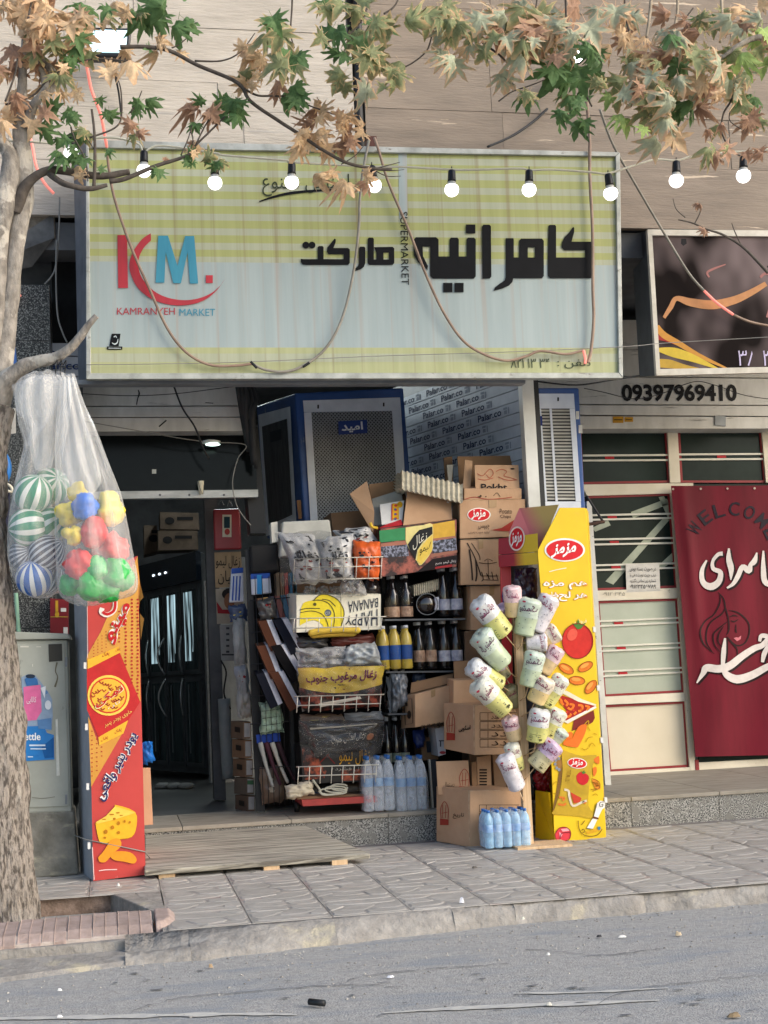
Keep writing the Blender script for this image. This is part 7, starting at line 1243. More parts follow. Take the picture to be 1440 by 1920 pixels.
# ================================================================ TREES
m_bark = M('plane_bark', '#9c958b', '#716b63', rough=.9, scale=13, stretch=(1.5, 1.5, .9), lo=.38, hi=.62, bump=1, bscale=24, bstretch=(2, 2, 1), spots=('#b5aea2', 8, (1, 1, .9), .55, .6))
m_barkr = M('rough_bark', '#a0968b', '#5f574f', rough=.95, scale=30, stretch=(2.4, 2.4, .6), lo=.42, hi=.54, bump=2.2, bscale=38, bstretch=(2, 2, .6), spots=('#ada498', 9, (1.4, 1.4, .7), .56, .62)); m_twig = M('twig_bark', '#5d554d', '#463f39', rough=.9, scale=30)
YT = -1.36; tree = thing('plane_tree', 'left plane tree with a stout grey trunk, dry brown and green leaves', 'tree', at(10, 1735, YT))
def limb(name, pts, radii, mat, parent, n=18, sm=8, rough_=.06, fr_=7, seed=0, ridges=0):
    """px, py, Y with radius in pixels at each point; lumpy tapered tube"""
    q = cat([(p[0], p[1], p[2], r_) for p, r_ in zip(pts, radii)], sm); P3 = [at(a, c, y) for a, c, y, _ in q]; kk = [(at(a+10, c, y)-at(a, c, y)).length/10 for a, c, y, _ in q]
    vs = []; N = len(q); ref = V((0, 1, 0)); u = None
    for i, p in enumerate(P3):
        t = (P3[min(i+1, N-1)]-P3[max(i-1, 0)]).normalized()
        u = (ref-t*ref.dot(t)).normalized() if u is None else (u-t*u.dot(t)).normalized(); w = t.cross(u)
        for k in range(n):
            a = 2*math.pi*k/n; d = u*math.cos(a)+w*math.sin(a); r_ = q[i][3]*kk[i]
            f_ = 1+rough_*2*noise.noise(p*fr_+d*1.2+V((seed, 0, 0)))+(ridges*abs(noise.noise(V((math.cos(a)*5, math.sin(a)*5, p.z*7+seed)))) if ridges else 0); vs.append(p+d*r_*f_)
    return MB().mesh(vs, [(i*n+k, i*n+(k+1) % n, (i+1)*n+(k+1) % n, (i+1)*n+k) for i in range(N-1) for k in range(n)]+[tuple(range(n-1, -1, -1)), tuple(range((N-1)*n, N*n))], True).build(name, mat, parent)
limb('trunk', [(18, 1760, YT), (14, 1700, YT), (4, 1560, YT), (-5, 1400, YT), (-14, 1260, YT), (-28, 1130, YT), (-40, 1000, YT), (-40, 900, YT), (-28, 820, YT), (-14, 760, YT)], [60, 55, 51, 50, 48, 47, 47, 46, 44, 40], m_barkr, tree, 64, 16, .05, 6, 0, .3)
limb('branch', [(-14, 775, YT), (2, 700, YT), (14, 620, YT), (22, 540, YT), (32, 450, YT), (44, 370, YT+.03), (44, 300, YT+.03), (38, 240, YT+.03), (42, 160, YT), (45, 90, YT), (60, -20, YT), (70, -120, YT)], [32, 22, 17, 16, 16, 19, 17, 15, 9, 7, 6, 5], m_bark, tree, 22, 8, .07, 10, 3)
limb('branch', [(-30, 790, YT-.02), (-16, 680, YT-.02), (-6, 560, YT-.02), (0, 450, YT-.02), (10, 380, YT-.02), (20, 320, YT), (16, 285, YT), (-20, 240, YT)], [30, 19, 17, 18, 20, 18, 14, 12], m_bark, tree, 20, 8, .08, 10, 5)
limb('branch', [(30, 400, YT), (42, 360, YT-.02), (62, 334, YT-.04), (92, 319, YT-.06), (130, 322, YT-.06), (190, 330, YT-.05), (243, 322, YT-.05)], [14, 11, 9, 8, 7.5, 6.5, 5.5], m_twig, tree, 14, 8, .09, 16, 7)
limb('branch', [(88, 322, YT-.05), (112, 340, YT-.1), (140, 350, YT-.12), (170, 354, YT-.12), (201, 347, YT-.12)], [6, 6, 5.5, 5, 3.5], m_twig, tree, 12, 8, .08, 16, 9)
limb('branch', [(-14, 770, YT), (6, 725, YT-.04), (30, 698, YT-.08), (62, 680, YT-.12), (100, 672, YT-.16), (128, 656, YT-.2), (150, 632, YT-.22), (166, 610, YT-.24), (181, 592, YT-.25)], [30, 22, 17, 13, 11, 9.5, 8, 6.5, 6], m_bark, tree, 18, 8, .09, 16, 11)
limb('branch', [(50, 240, YT), (62, 200, YT), (86, 165, YT-.02), (70, 120, YT), (58, 95, YT), (40, 60, YT)], [10, 9, 8, 6, 5, 4], m_bark, tree, 12, 6, .08, 14, 13)
limb('branch', [(85, 175, YT), (100, 150, YT), (95, 130, YT), (70, 105, YT)], [10, 11, 8, 6], m_bark, tree, 12, 6, .08, 14, 14)
def twig(pts, r0, r1=None, par=tree, Y=None):
    q = tubepx(pts, 0, Y); n = len(q); k = 1/400
    return MB().tube(q, [(r0+(r1 if r1 else r0*.5)*0+((r1 if r1 is not None else r0*.5)-r0)*i/(n-1))*k for i in range(n)], 6).build('twig', m_twig, par)
YL = YT-.1
for pts, r0, r1 in (([(225, 88), (275, 88), (320, 96), (370, 122), (445, 155), (470, 190), (520, 225), (565, 254), (600, 278), (650, 305), (700, 316), (735, 318)], 4, 3), ([(365, 114), (415, 114), (450, 98), (478, 62)], 2, 1), ([(322, 90), (335, 84), (352, 70)], 1.4, 1), ([(448, 160), (480, 178), (510, 180), (548, 182), (580, 198), (632, 216)], 2.4, 1.2), ([(365, 274), (420, 220), (450, 184)], 2.2, 1.5), ([(368, 270), (385, 235), (405, 205)], 1.8, 1.2), ([(362, 272), (361, 255), (357, 247)], 1.5, 1), ([(205, 340), (235, 335), (290, 312), (340, 296), (368, 282)], 5, 2.6), ([(340, 290), (352, 262), (360, 235)], 1.6, 1), ([(176, 352), (178, 300), (177, 250), (172, 205)], 4, 2.4), ([(152, 248), (165, 262), (176, 280)], 1.6, 1.2), ([(168, 258), (215, 240), (228, 215), (225, 160), (208, 130)], 2, 1.2), ([(245, 212), (258, 190), (266, 170)], 1.4, 1), ([(60, 0), (52, 40), (46, 78), (44, 90)], 2, 3), ([(10, 190), (28, 140), (33, 110)], 2, 2), ([(10, 196), (60, 180), (90, 150), (140, 118), (200, 110), (260, 120)], 2, 1.2), ([(133, 238), (140, 260), (160, 300), (165, 340)], 2, 1.2), ([(695, 318), (720, 312), (750, 304)], 1.6, .7), ([(700, 318), (725, 330), (752, 330)], 1.4, .6), ([(700, 317), (730, 320), (758, 318)], 1.4, .6), ([(640, 308), (668, 290), (690, 262)], 1.2, .8)):
    twig(pts, r0, r1, tree, YL)
# --- leaves: one five pointed leaf mesh in several folds
def leafmat(name, a, b_, c_, lo, hi):
    mt = M(name, a, tuple(x*.75 for x in C(a)), rough=.55, scale=7, rv=.18, spec=.35); t = mt.node_tree; bs = t.nodes['Principled BSDF']; src = bs.inputs['Base Color'].links[0].from_socket
    at_ = t.nodes.new('ShaderNodeAttribute'); at_.attribute_name = 'rim'; n = t.nodes.new('ShaderNodeTexNoise'); n.inputs['Scale'].default_value = 5; tc = t.nodes.new('ShaderNodeTexCoord'); t.links.new(tc.outputs['Object'], n.inputs['Vector'])
    ma = t.nodes.new('ShaderNodeMath'); ma.operation = 'MULTIPLY_ADD'; t.links.new(n.outputs['Fac'], ma.inputs[0]); ma.inputs[1].default_value = 1.1; t.links.new(at_.outputs['Fac'], ma.inputs[2])
    rp_ = t.nodes.new('ShaderNodeValToRGB'); rp_.color_ramp.elements[0].position = lo; rp_.color_ramp.elements[1].position = hi; rp_.color_ramp.elements[0].color = (0, 0, 0, 1); rp_.color_ramp.elements[1].color = (1, 1, 1, 1); d2 = t.nodes.new('ShaderNodeMath'); d2.operation = 'DIVIDE'; t.links.new(ma.outputs[0], d2.inputs[0]); d2.inputs[1].default_value = 2; t.links.new(d2.outputs[0], rp_.inputs[0])
    n2 = t.nodes.new('ShaderNodeTexNoise'); n2.inputs['Scale'].default_value = 3; t.links.new(tc.outputs['Object'], n2.inputs['Vector']); e = t.nodes.new('ShaderNodeMixRGB'); t.links.new(n2.outputs['Fac'], e.inputs[0]); e.inputs[1].default_value = (*C(b_), 1); e.inputs[2].default_value = (*C(c_), 1)
    mx = t.nodes.new('ShaderNodeMixRGB'); t.links.new(rp_.outputs[0], mx.inputs[0]); t.links.new(src, mx.inputs[1]); t.links.new(e.outputs[0], mx.inputs[2]); t.links.new(mx.outputs[0], bs.inputs['Base Color'])
    o = t.nodes['Material Output']; tl = t.nodes.new('ShaderNodeBsdfTranslucent'); t.links.new(mx.outputs[0], tl.inputs[0]); ms = t.nodes.new('ShaderNodeMixShader'); ms.inputs[0].default_value = .38; t.links.new(bs.outputs[0], ms.inputs[1]); t.links.new(tl.outputs[0], ms.inputs[2]); t.links.new(ms.outputs[0], o.inputs[0])
    return mt
lm = {'green': leafmat('leaf_green', '#688a56', '#949a66', '#b59b70', .8, .98), 'olive': leafmat('leaf_olive', '#98a073', '#bb9d70', '#dcc094', .55, .78), 'pale': leafmat('leaf_pale', '#bcc3a8', '#ecd0a6', '#d2a488', .5, .74), 'tan': leafmat('leaf_tan', '#efd0a8', '#dfba92', '#cca07c', .5, .85), 'rust': leafmat('leaf_rust', '#b9937a', '#a37c66', '#dab796', .5, .8), 'lime': leafmat('leaf_lime', '#aec878', '#bccb82', '#d0c278', .75, .95)}
OUT = [(0, 0), (.16, -.02), (.30, -.05), (.52, -.14), (.40, .06), (.36, .12), (.52, .17), (.66, .16), (.80, .22), (.64, .30), (.46, .34), (.34, .36), (.44, .48), (.52, .52), (.62, .72), (.44, .64), (.30, .56), (.20, .54), (.22, .70), (.16, .74), (.12, .88), (0, 1.06)]
def leafmesh(curl, fold, seed, key):
    r = random.Random(seed); o = OUT+[(-x, y) for x, y in OUT[-2:0:-1]]; o = [(x*(1+r.uniform(-.12, .12)), y*(1+r.uniform(-.08, .08))) for x, y in o]; n = len(o); c = (0, .26)
    vs, col_v = [], []
    for f_, rim in ((1, 1.0), (.62, .35), (.25, 0.0)):
        for x, y in o:
            x_, y_ = c[0]+(x-c[0])*f_, c[1]+(y-c[1])*f_; d = math.hypot(x_, y_-.26)
            z = -curl*d*d*1.2+fold*abs(x_)*.8+.07*noise.noise(V((x_*4+seed, y_*4, seed)))*(1+2.4*curl); vs.append((x_, y_, z)); col_v.append(rim)
    vs.append((0, .26, .02)); col_v.append(0.0); fs = [(k*n+i, k*n+(i+1) % n, (k+1)*n+(i+1) % n, (k+1)*n+i) for k in range(2) for i in range(n)]+[(2*n+i, 2*n+(i+1) % n, 3*n) for i in range(n)]
    b = len(vs)                                       # leaf stalk
    vs += [(-.012, 0, 0), (.012, 0, 0), (.008, -.3, .03), (-.008, -.3, .03)]; fs.append((b, b+1, b+2, b+3)); col_v += [1]*4
    me = bpy.data.meshes.new('leaf'); me.from_pydata(vs, [], fs); a = me.attributes.new('rim', 'FLOAT', 'POINT'); a.data.foreach_set('value', col_v); me.polygons.foreach_set('use_smooth', [True]*len(fs)); me.materials.append(lm[key]); return me
lmesh = {k: [leafmesh(cu, fo, s_, k) for s_, (cu, fo) in enumerate(((.35, .25), (.7, -.3), (.2, .6), (1.0, .4), (.55, .9), (.9, -.7)))]+([leafmesh(1.9, -.9, 17, k), leafmesh(1.4, 1.3, 19, k), leafmesh(1.7, .6, 23, k)] if k in ('tan', 'rust') else []) for k in lm}
def leaf(px, py, Y, size, key, parent, tip=None, face=.7, rr=rnd):
    """size in pixels tip to stalk; tip is the direction of the point in the picture plane (0 = up, pi = down)"""
    o = bpy.data.objects.new('leaf', rr.choice(lmesh[key])); col.objects.link(o); o.parent = parent; p = at(px, py, Y); k = (at(px+10, py, Y)-p).length/10
    tip = rr.gauss(math.pi, .8) if tip is None else tip
    yv = V((math.sin(tip), rr.gauss(0, .35), math.cos(tip))).normalized(); zv = V((rr.gauss(0, face), -1, rr.gauss(.25, face))).normalized(); xv = yv.cross(zv).normalized(); zv = xv.cross(yv)
    mt = Matrix((xv, yv, zv)).transposed().to_4x4()@Matrix.Scale(size*k/1.06, 4); mt.translation = p-wl(parent); o.matrix_local = mt
def cluster(parent, cx, cy, rx, ry, n, keys, Y0, Y1, s0, s1, tip=None, face=.55, seed=0):
    left_ = parent is tree; fs_ = (.74 if seed < 100 else .88) if left_ else .66; n = max(1, int(round(n*((.72 if seed < 100 else .8) if left_ else (.72 if cx < 800 else 1.0))))); s0 *= fs_*.85; s1 *= fs_*1.08
    rr = random.Random(seed)
    for _ in range(n):
        a, q = rr.uniform(0, 6.283), math.sqrt(rr.random()); leaf(cx+rx*q*math.cos(a), cy+ry*q*math.sin(a), rr.uniform(Y0, Y1), rr.uniform(s0, s1), rr.choice(keys), parent, None if tip is None else rr.gauss(tip, .5), face, rr)
A_, B_ = YT-.25, YT+.05; dry = ['tan', 'tan', 'tan', 'rust']
for i, a in enumerate([(60, 20, 90, 40, 26, dry, 44, 70), (30, 90, 55, 50, 14, dry, 40, 62), (60, 130, 60, 40, 8, dry+['olive'], 40, 60), (110, 65, 60, 40, 14, ['olive', 'tan', 'green', 'olive'], 40, 62), (150, 35, 70, 30, 10, dry+['olive'], 44, 64), (190, 18, 50, 20, 7, ['green', 'green', 'olive', 'tan'], 44, 64), (135, 110, 45, 35, 9, ['tan', 'tan', 'olive'], 36, 56), (120, 165, 36, 24, 7, ['tan'], 34, 48), (50, 190, 42, 34, 10, dry, 44, 64), (5, 225, 18, 30, 4, ['tan'], 40, 50), (125, 90, 30, 30, 6, ['green'], 38, 50), (120, 205, 32, 26, 8, ['green'], 36, 54), (80, 232, 20, 20, 3, ['green'], 40, 52), (150, 230, 20, 18, 4, ['green', 'olive'], 34, 46), (190, 196, 22, 22, 4, ['green'], 30, 40), (140, 275, 42, 30, 11, ['green'], 36, 54), (165, 310, 30, 24, 5, ['green', 'tan'], 30, 42), (290, 18, 50, 22, 7, ['green', 'olive', 'green'], 54, 78), (335, 20, 30, 20, 4, ['green'], 54, 76), (245, 12, 50, 14, 5, ['olive', 'tan'], 44, 62), (250, 195, 30, 16, 4, ['green'], 36, 46), (246, 232, 18, 24, 7, ['olive', 'green', 'rust'], 34, 46), (235, 110, 26, 10, 2, ['tan'], 56, 70), (205, 92, 30, 8, 2, ['tan'], 44, 54), (205, 145, 22, 20, 3, ['tan', 'olive'], 34, 46)]):
    cluster(tree, *a[:5], a[5], A_, B_, a[6], a[7], face=.6, seed=i)
for i, a in enumerate([(285, 85, 18, 10, 4, ['green', 'tan'], 22, 36), (342, 98, 10, 8, 2, ['tan'], 22, 28), (375, 195, 32, 18, 7, ['olive', 'green', 'rust'], 28, 44), (430, 200, 32, 22, 9, ['green'], 32, 46), (358, 232, 10, 10, 3, ['green'], 28, 36), (465, 110, 26, 20, 6, ['tan'], 26, 40), (495, 115, 10, 12, 2, ['tan'], 28, 36), (465, 145, 26, 16, 7, ['tan', 'tan', 'olive'], 26, 40), (510, 160, 16, 12, 3, ['tan', 'rust'], 24, 34), (548, 168, 28, 14, 7, ['green'], 34, 48), (536, 200, 8, 10, 1, ['tan'], 24, 28), (585, 208, 22, 22, 6, ['tan', 'rust', 'tan'], 28, 42), (640, 210, 16, 18, 5, ['tan', 'rust'], 26, 40), (645, 250, 20, 24, 7, ['tan', 'tan', 'rust'], 28, 42), (572, 262, 20, 24, 6, ['tan', 'rust'], 30, 42), (598, 262, 16, 26, 5, ['tan'], 26, 40), (610, 330, 16, 14, 3, ['tan'], 40, 56), (645, 335, 16, 12, 2, ['tan'], 46, 58), (690, 322, 14, 16, 4, ['tan', 'rust'], 22, 34), (683, 235, 5, 14, 2, ['tan'], 26, 36), (365, 278, 16, 12, 5, ['rust', 'tan'], 18, 28), (340, 288, 14, 8, 3, ['green'], 20, 28), (400, 294, 22, 8, 3, ['green', 'olive'], 20, 34), (355, 300, 10, 6, 2, ['green'], 20, 26), (292, 318, 8, 8, 2, ['green'], 20, 28), (310, 298, 6, 5, 2, ['rust'], 12, 18), (412, 305, 8, 5, 2, ['green'], 24, 32), (200, 280, 10, 8, 2, ['green'], 22, 30)]):
    cluster(tree, *a[:5], a[5], YL-.06, YL+.06, a[6], a[7], face=.6, seed=100+i)
# second tree: its trunk stands beyond the right edge, its twigs reach into the top of the view
tr2 = thing('plane_tree', 'plane tree whose browning star shaped leaves hang into the top right', 'tree', (5.2, -1.7, ZR)); Y2 = -1.7
MB().tube([V(p) for p in cat([(5.2, -1.7, -.15), (5.18, -1.7, 1.5), (5.1, -1.7, 3.0), (4.9, -1.7, 4.2), (4.6, -1.7, 5.3), (4.2, -1.75, 6.2)], 5)], [.16-.004*i for i in range(26)], 18).build('trunk', m_bark, tr2)
def br2(pts, r0, r1):
    q = cat(pts, 6); n = len(q); MB().tube([V(p) for p in q], [r0+(r1-r0)*i/(n-1) for i in range(n)], 8).build('branch', m_bark, tr2)
ap = lambda x, y, Y=Y2: tuple(at(x, y, Y))
br2([(4.95, -1.7, 4.0), ap(1560, -80), ap(1440, -60), ap(1250, -90), ap(1050, -70), ap(850, -60), ap(700, -50), ap(560, -60)], .06, .012); br2([(5.02, -1.7, 3.6), ap(1600, 60), ap(1500, 90), ap(1420, 70), ap(1350, 110)], .04, .008)
def tw2(pts, r0=2.6, r1=1): q = tubepx(pts, 0, Y2); n = len(q); MB().tube(q, [(r0+(r1-r0)*i/(n-1))/400 for i in range(n)], 6).build('twig', m_twig if r0 < 3.4 else M('pale_twig', '#b5a894', '#8d806e', rough=.9, scale=12), tr2)
for pts, r0, r1 in (([(1225, -60), (1220, 10), (1216, 45), (1212, 70)], 3.6, 2.6), ([(1170, -70), (1172, 20), (1180, 60), (1186, 78)], 2, 1.4), ([(1352, -60), (1353, 10), (1354, 50), (1350, 80)], 3.6, 2.4), ([(1170, 172), (1200, 136), (1235, 108), (1255, 84), (1270, 20), (1268, -60)], 4, 2.4), ([(1300, 15), (1280, 40), (1262, 60)], 1.8, 1.2), ([(905, 80), (935, 102), (960, 120), (990, 90), (1010, -20)], 2.2, 1.6), ([(1382, 160), (1370, 190), (1356, 215), (1354, 250), (1372, 282), (1388, 292)], 2.2, 1.4), ([(1374, 196), (1368, 225), (1395, 245)], 1.4, 1), ([(1060, -60), (1062, 40), (1070, 110), (1100, 180), (1110, 200)], 2.4, 1.6), ([(845, -60), (830, 20), (812, 60), (800, 95), (770, 120), (740, 132)], 2.2, 1.2), ([(690, -50), (690, 10), (660, 60), (610, 80)], 2.4, 1.2), ([(545, -60), (548, 0), (545, 60), (552, 90)], 2.4, 1.2), ([(720, 26), (742, 8), (760, -40)], 2, 1.6), ([(935, 190), (960, 172), (990, 162), (1020, 150)], 1.6, 1), ([(1440, 512), (1395, 465), (1355, 440), (1325, 430), (1298, 418), (1272, 412)], 3, 1.2), ([(1390, 460), (1378, 435), (1372, 418)], 1.4, .8), ([(1302, 420), (1312, 400), (1315, 384)], 1.4, .8), ([(1285, 408), (1268, 392), (1262, 372)], 1, .6), ([(1440, 498), (1520, 570), (1600, 560)], 3, 5)): tw2(pts, r0, r1)
K1 = ['olive', 'green', 'olive']; K2 = ['pale', 'pale', 'olive', 'tan', 'rust']; K3 = ['olive', 'pale', 'green', 'rust', 'olive']
for i, a in enumerate([(520, 40, 22, 30, 5, K1, 60, 84), (548, 95, 28, 30, 7, K1, 62, 88), (590, 12, 28, 16, 4, K1, 56, 72), (650, 8, 26, 16, 4, K1, 50, 70), (640, 58, 42, 24, 7, K1, 52, 74), (690, 78, 38, 30, 9, K1, 54, 78), (725, 28, 34, 26, 7, K1, 54, 76), (640, 95, 16, 14, 3, K1, 44, 56), (660, 150, 34, 18, 6, ['olive', 'pale'], 56, 80), (740, 130, 22, 20, 4, K1, 48, 66), (735, 165, 22, 18, 3, K1, 46, 60), (820, 12, 40, 18, 6, K1, 56, 76), (828, 52, 26, 26, 4, ['olive'], 54, 70), (870, 60, 36, 26, 7, ['pale', 'tan', 'olive'], 48, 70), (840, 95, 20, 18, 3, ['pale'], 60, 78), (930, 15, 50, 24, 9, K2, 56, 84), (990, 30, 60, 30, 14, K2, 56, 86), (1060, 30, 50, 30, 11, K2, 54, 84), (960, 80, 50, 26, 10, K2, 44, 70), (940, 118, 14, 14, 2, ['pale'], 60, 72), (1030, 85, 46, 30, 11, K3, 46, 72), (1070, 125, 40, 26, 8, ['olive', 'green', 'green'], 66, 96), (1110, 100, 24, 16, 4, ['green'], 50, 66), (990, 178, 14, 10, 3, ['green', 'olive'], 40, 52), (1085, 185, 24, 20, 5, K1, 46, 62), (1060, 210, 10, 8, 2, ['green'], 46, 56), (1090, 222, 8, 6, 2, ['green'], 48, 56), (1140, 160, 40, 26, 10, ['olive', 'olive', 'lime', 'pale'], 44, 68), (1160, 222, 10, 12, 2, ['lime'], 44, 54), (1205, 240, 8, 8, 1, ['lime'], 36, 42), (1150, 20, 26, 30, 5, ['pale', 'tan'], 56, 74), (1150, 72, 24, 14, 4, ['tan', 'rust'], 44, 60), (1200, 90, 40, 22, 8, ['tan', 'pale', 'rust', 'olive'], 40, 62), (1220, 140, 50, 32, 14, K2+['olive'], 46, 74), (1225, 190, 44, 28, 10, ['pale', 'olive', 'pale'], 58, 84), (1240, 230, 24, 30, 5, ['tan', 'pale'], 44, 74), (1285, 40, 44, 30, 10, K3, 48, 72), (1330, 25, 30, 24, 6, ['green', 'olive'], 46, 64), (1290, 95, 44, 30, 12, K3+['tan'], 48, 76), (1345, 90, 34, 30, 9, ['pale', 'olive', 'lime'], 48, 70), (1310, 145, 42, 26, 10, K2, 52, 80), (1370, 135, 34, 30, 9, ['pale', 'olive', 'tan'], 54, 80), (1400, 30, 36, 30, 9, ['pale', 'rust', 'tan', 'lime'], 50, 74), (1420, 80, 24, 36, 7, ['lime', 'olive', 'rust'], 48, 68), (1290, 190, 40, 14, 6, ['rust', 'olive', 'green'], 42, 60), (1340, 168, 8, 10, 2, ['tan'], 40, 50), (1395, 185, 22, 14, 4, ['green', 'olive'], 44, 58), (1412, 220, 20, 12, 4, ['olive', 'green', 'rust'], 44, 60), (1345, 238, 20, 10, 3, ['olive', 'rust'], 30, 42), (1350, 278, 20, 14, 5, ['olive', 'rust'], 40, 58), (1410, 285, 20, 12, 4, ['rust'], 26, 40), (1308, 384, 6, 6, 2, ['rust'], 16, 22), (1316, 428, 10, 8, 3, ['rust'], 16, 24)]):
    cluster(tr2, *a[:4], max(1, int(round(a[4]*.94))), a[5], Y2-.22, Y2+.16, a[6], a[7], tip=math.pi if a[4] < 4 else None, face=.5, seed=300+i)
# ================================================================ HANGING BAGS WITH BALLS AND TOYS
m_milk = FILM('milky_bag_film', (.88, .88, .86), .17, rough=.25, bump=1.3, bscale=10, stretch=(1.7, 1.7, .6), rim=.28); YG1, YG2 = -1.46, -1.56
def hang(name, rows, Y, dr, fold, nf, mat, parent, seed, n=56):
    q = cat(rows, 5); vs = []; N = len(q)
    for i, (y, xl, xr) in enumerate(q):
        c = (xl+xr)/2; w_ = (xr-xl)/2; f_ = fold*(1-(i/(N-1)))+.02
        for k in range(n):
            a = 2*math.pi*k/n; m_ = 1+f_*(.6*math.sin(nf*a+seed+1.3*noise.noise(V((i*.08, seed, a))))+.8*noise.noise(V((math.cos(a)*3+seed, math.sin(a)*3, i*.05)))); m_ *= 1+.05*noise.noise(V((a*3, i*.22, seed)))
            kk = .0024; vs.append(at(c+w_*math.cos(a)*(1 if abs(math.cos(a)) > .9 else m_), y+4*noise.noise(V((a*2, i*.1, seed+4))), Y)+V((0, math.sin(a)*w_*kk*dr*m_, 0)))
    return MB().mesh(vs, [(i*n+k, i*n+(k+1) % n, (i+1)*n+(k+1) % n, (i+1)*n+k) for i in range(N-1) for k in range(n)], True).build(name, mat, parent)
g1 = thing('hanging_ball_bag', 'milky plastic bag of striped balls hanging from the broken branch, behind the toy bag', 'plastic bag', at(70, 1115, YG1), 'bags hanging on the tree'); hang('bag_film', [(700, 62, 118), (715, 32, 130), (745, 28, 134), (790, 34, 130), (830, 44, 122), (870, 36, 116), (920, 24, 112), (980, 15, 110), (1040, 14, 112), (1085, 26, 112), (1108, 44, 108), (1119, 60, 96), (1121, 74, 82)], YG1, 1.0, .16, 9, m_milk, g1, 2)
b = MB(); b.poly([at(22, 722, YG1-.06), at(58, 706, YG1-.08), at(104, 700, YG1-.1), at(128, 716, YG1-.11), at(100, 775, YG1-.12), at(62, 830, YG1-.11), at(46, 842, YG1-.1), at(60, 800, YG1-.11), at(30, 770, YG1-.08)]); b.build('torn_flap', m_milk, g1)
for k in range(3): MB().tube(tubepx([(96+k*9, 668, YG1+.0), (100+k*9, 684, YG1-.06), (108+k*8, 676, YG1-.09), (104+k*9, 700, YG1-.08), (110+k*9, 712, YG1-.08)], 0), .0025, 5).build('wire_tie', m_dwire, g1)
g2 = thing('hanging_toy_bag', 'milky plastic bag of bright toys hanging in front of the ball bag', 'plastic bag', at(180, 1130, YG2), 'bags hanging on the tree'); hang('bag_film', [(702, 118, 140), (720, 112, 146), (760, 108, 160), (810, 104, 182), (870, 103, 205), (930, 104, 228), (990, 102, 241), (1050, 104, 252), (1090, 106, 259), (1115, 112, 250), (1128, 128, 205), (1136, 148, 178)], YG2, .95, .20, 11, m_milk, g2, 7)
hang('inner_fold', [(706, 64, 116), (720, 40, 124), (760, 38, 124), (810, 50, 112), (850, 58, 104), (880, 66, 96)], YG1, .7, .3, 7, m_milk, g1, 12, 40)
hang('inner_fold', [(708, 120, 138), (740, 116, 146), (790, 114, 160), (840, 114, 176), (900, 118, 190), (930, 130, 170)], YG2, .6, .3, 8, m_milk, g2, 15, 40)
def ballmat(name, c1, c2, n):
    mt = M(name, c1, rough=.3, scale=6, spec=.5); t = mt.node_tree; bs = t.nodes['Principled BSDF']; src = bs.inputs['Base Color'].links[0].from_socket; tc = t.nodes.new('ShaderNodeTexCoord'); g = t.nodes.new('ShaderNodeTexGradient'); g.gradient_type = 'RADIAL'; t.links.new(tc.outputs['Object'], g.inputs[0])
    ms = t.nodes.new('ShaderNodeMath'); ms.operation = 'MULTIPLY'; ms.inputs[1].default_value = n; fr = t.nodes.new('ShaderNodeMath'); fr.operation = 'FRACT'; gt = t.nodes.new('ShaderNodeMath'); gt.operation = 'GREATER_THAN'; gt.inputs[1].default_value = .58
    t.links.new(g.outputs[1], ms.inputs[0]); t.links.new(ms.outputs[0], fr.inputs[0]); t.links.new(fr.outputs[0], gt.inputs[0]); mx = t.nodes.new('ShaderNodeMixRGB'); t.links.new(gt.outputs[0], mx.inputs[0]); t.links.new(src, mx.inputs[1]); mx.inputs[2].default_value = (*C(c2), 1); t.links.new(mx.outputs[0], bs.inputs['Base Color']); return mt
bm = {'green': ballmat('ball_green', '#1f8a5f', '#dfe0d8', 9), 'blue': ballmat('ball_blue', '#2767b8', '#dfe0dc', 10), 'navy': ballmat('ball_navy', '#303b55', '#c9ccd2', 20)}
bms = {}
for k, mt_ in bm.items():
    b = MB(); b.lathe((0, 0, 0), [(-math.cos(i*math.pi/16), math.sin(i*math.pi/16)) for i in range(17)], 28, cap=False); me = bpy.data.meshes.new('ball'); me.from_pydata(b.v, [], b.f); me.polygons.foreach_set('use_smooth', [True]*len(b.f)); me.materials.append(mt_); bms[k] = me
for x, y, r_, k, dy, rot, lab in ((62, 926, 35, 'green', -.02, (.5, .4, 0), 'green and white striped ball, uppermost in front in the hanging bag'), (95, 912, 34, 'green', .1, (1.2, .2, .4), 'faint green striped ball behind the uppermost one'), (53, 988, 35, 'green', -.03, (.1, 1.45, .3), 'green ball with level white stripes at the left of the bag'), (97, 985, 33, 'green', .03, (.7, .9, .2), 'green striped ball against the toy bag'), (88, 1036, 34, 'navy', -.03, (.9, .5, .9), 'navy ball with many thin white stripes'), (48, 1040, 30, 'navy', .06, (1.3, .8, .2), 'dull navy ball at the left under the green one'), (64, 1084, 33, 'blue', -.02, (.5, -.3, .3), 'bright blue and white striped ball at the bottom'), (98, 1088, 26, 'navy', .05, (.2, .4, 1), 'small dark striped ball at the bottom right of the bag')):
    o = bpy.data.objects.new('striped_ball', bms[k]); col.objects.link(o); o.location = at(x, y, YG1+max(dy, -.0)); o.scale = (r_/400,)*3; o.rotation_euler = rot; tag(o, lab, 'ball', 'striped balls in the hanging bag')
tms = {k: M('toy_'+k, c_, rough=.4, scale=9, bump=.5, bscale=22, spec=.5) for k, c_ in (('blue', '#2f74d8'), ('yellow', '#e6cf45'), ('red', '#e04a45'), ('green', '#27b04a'))}
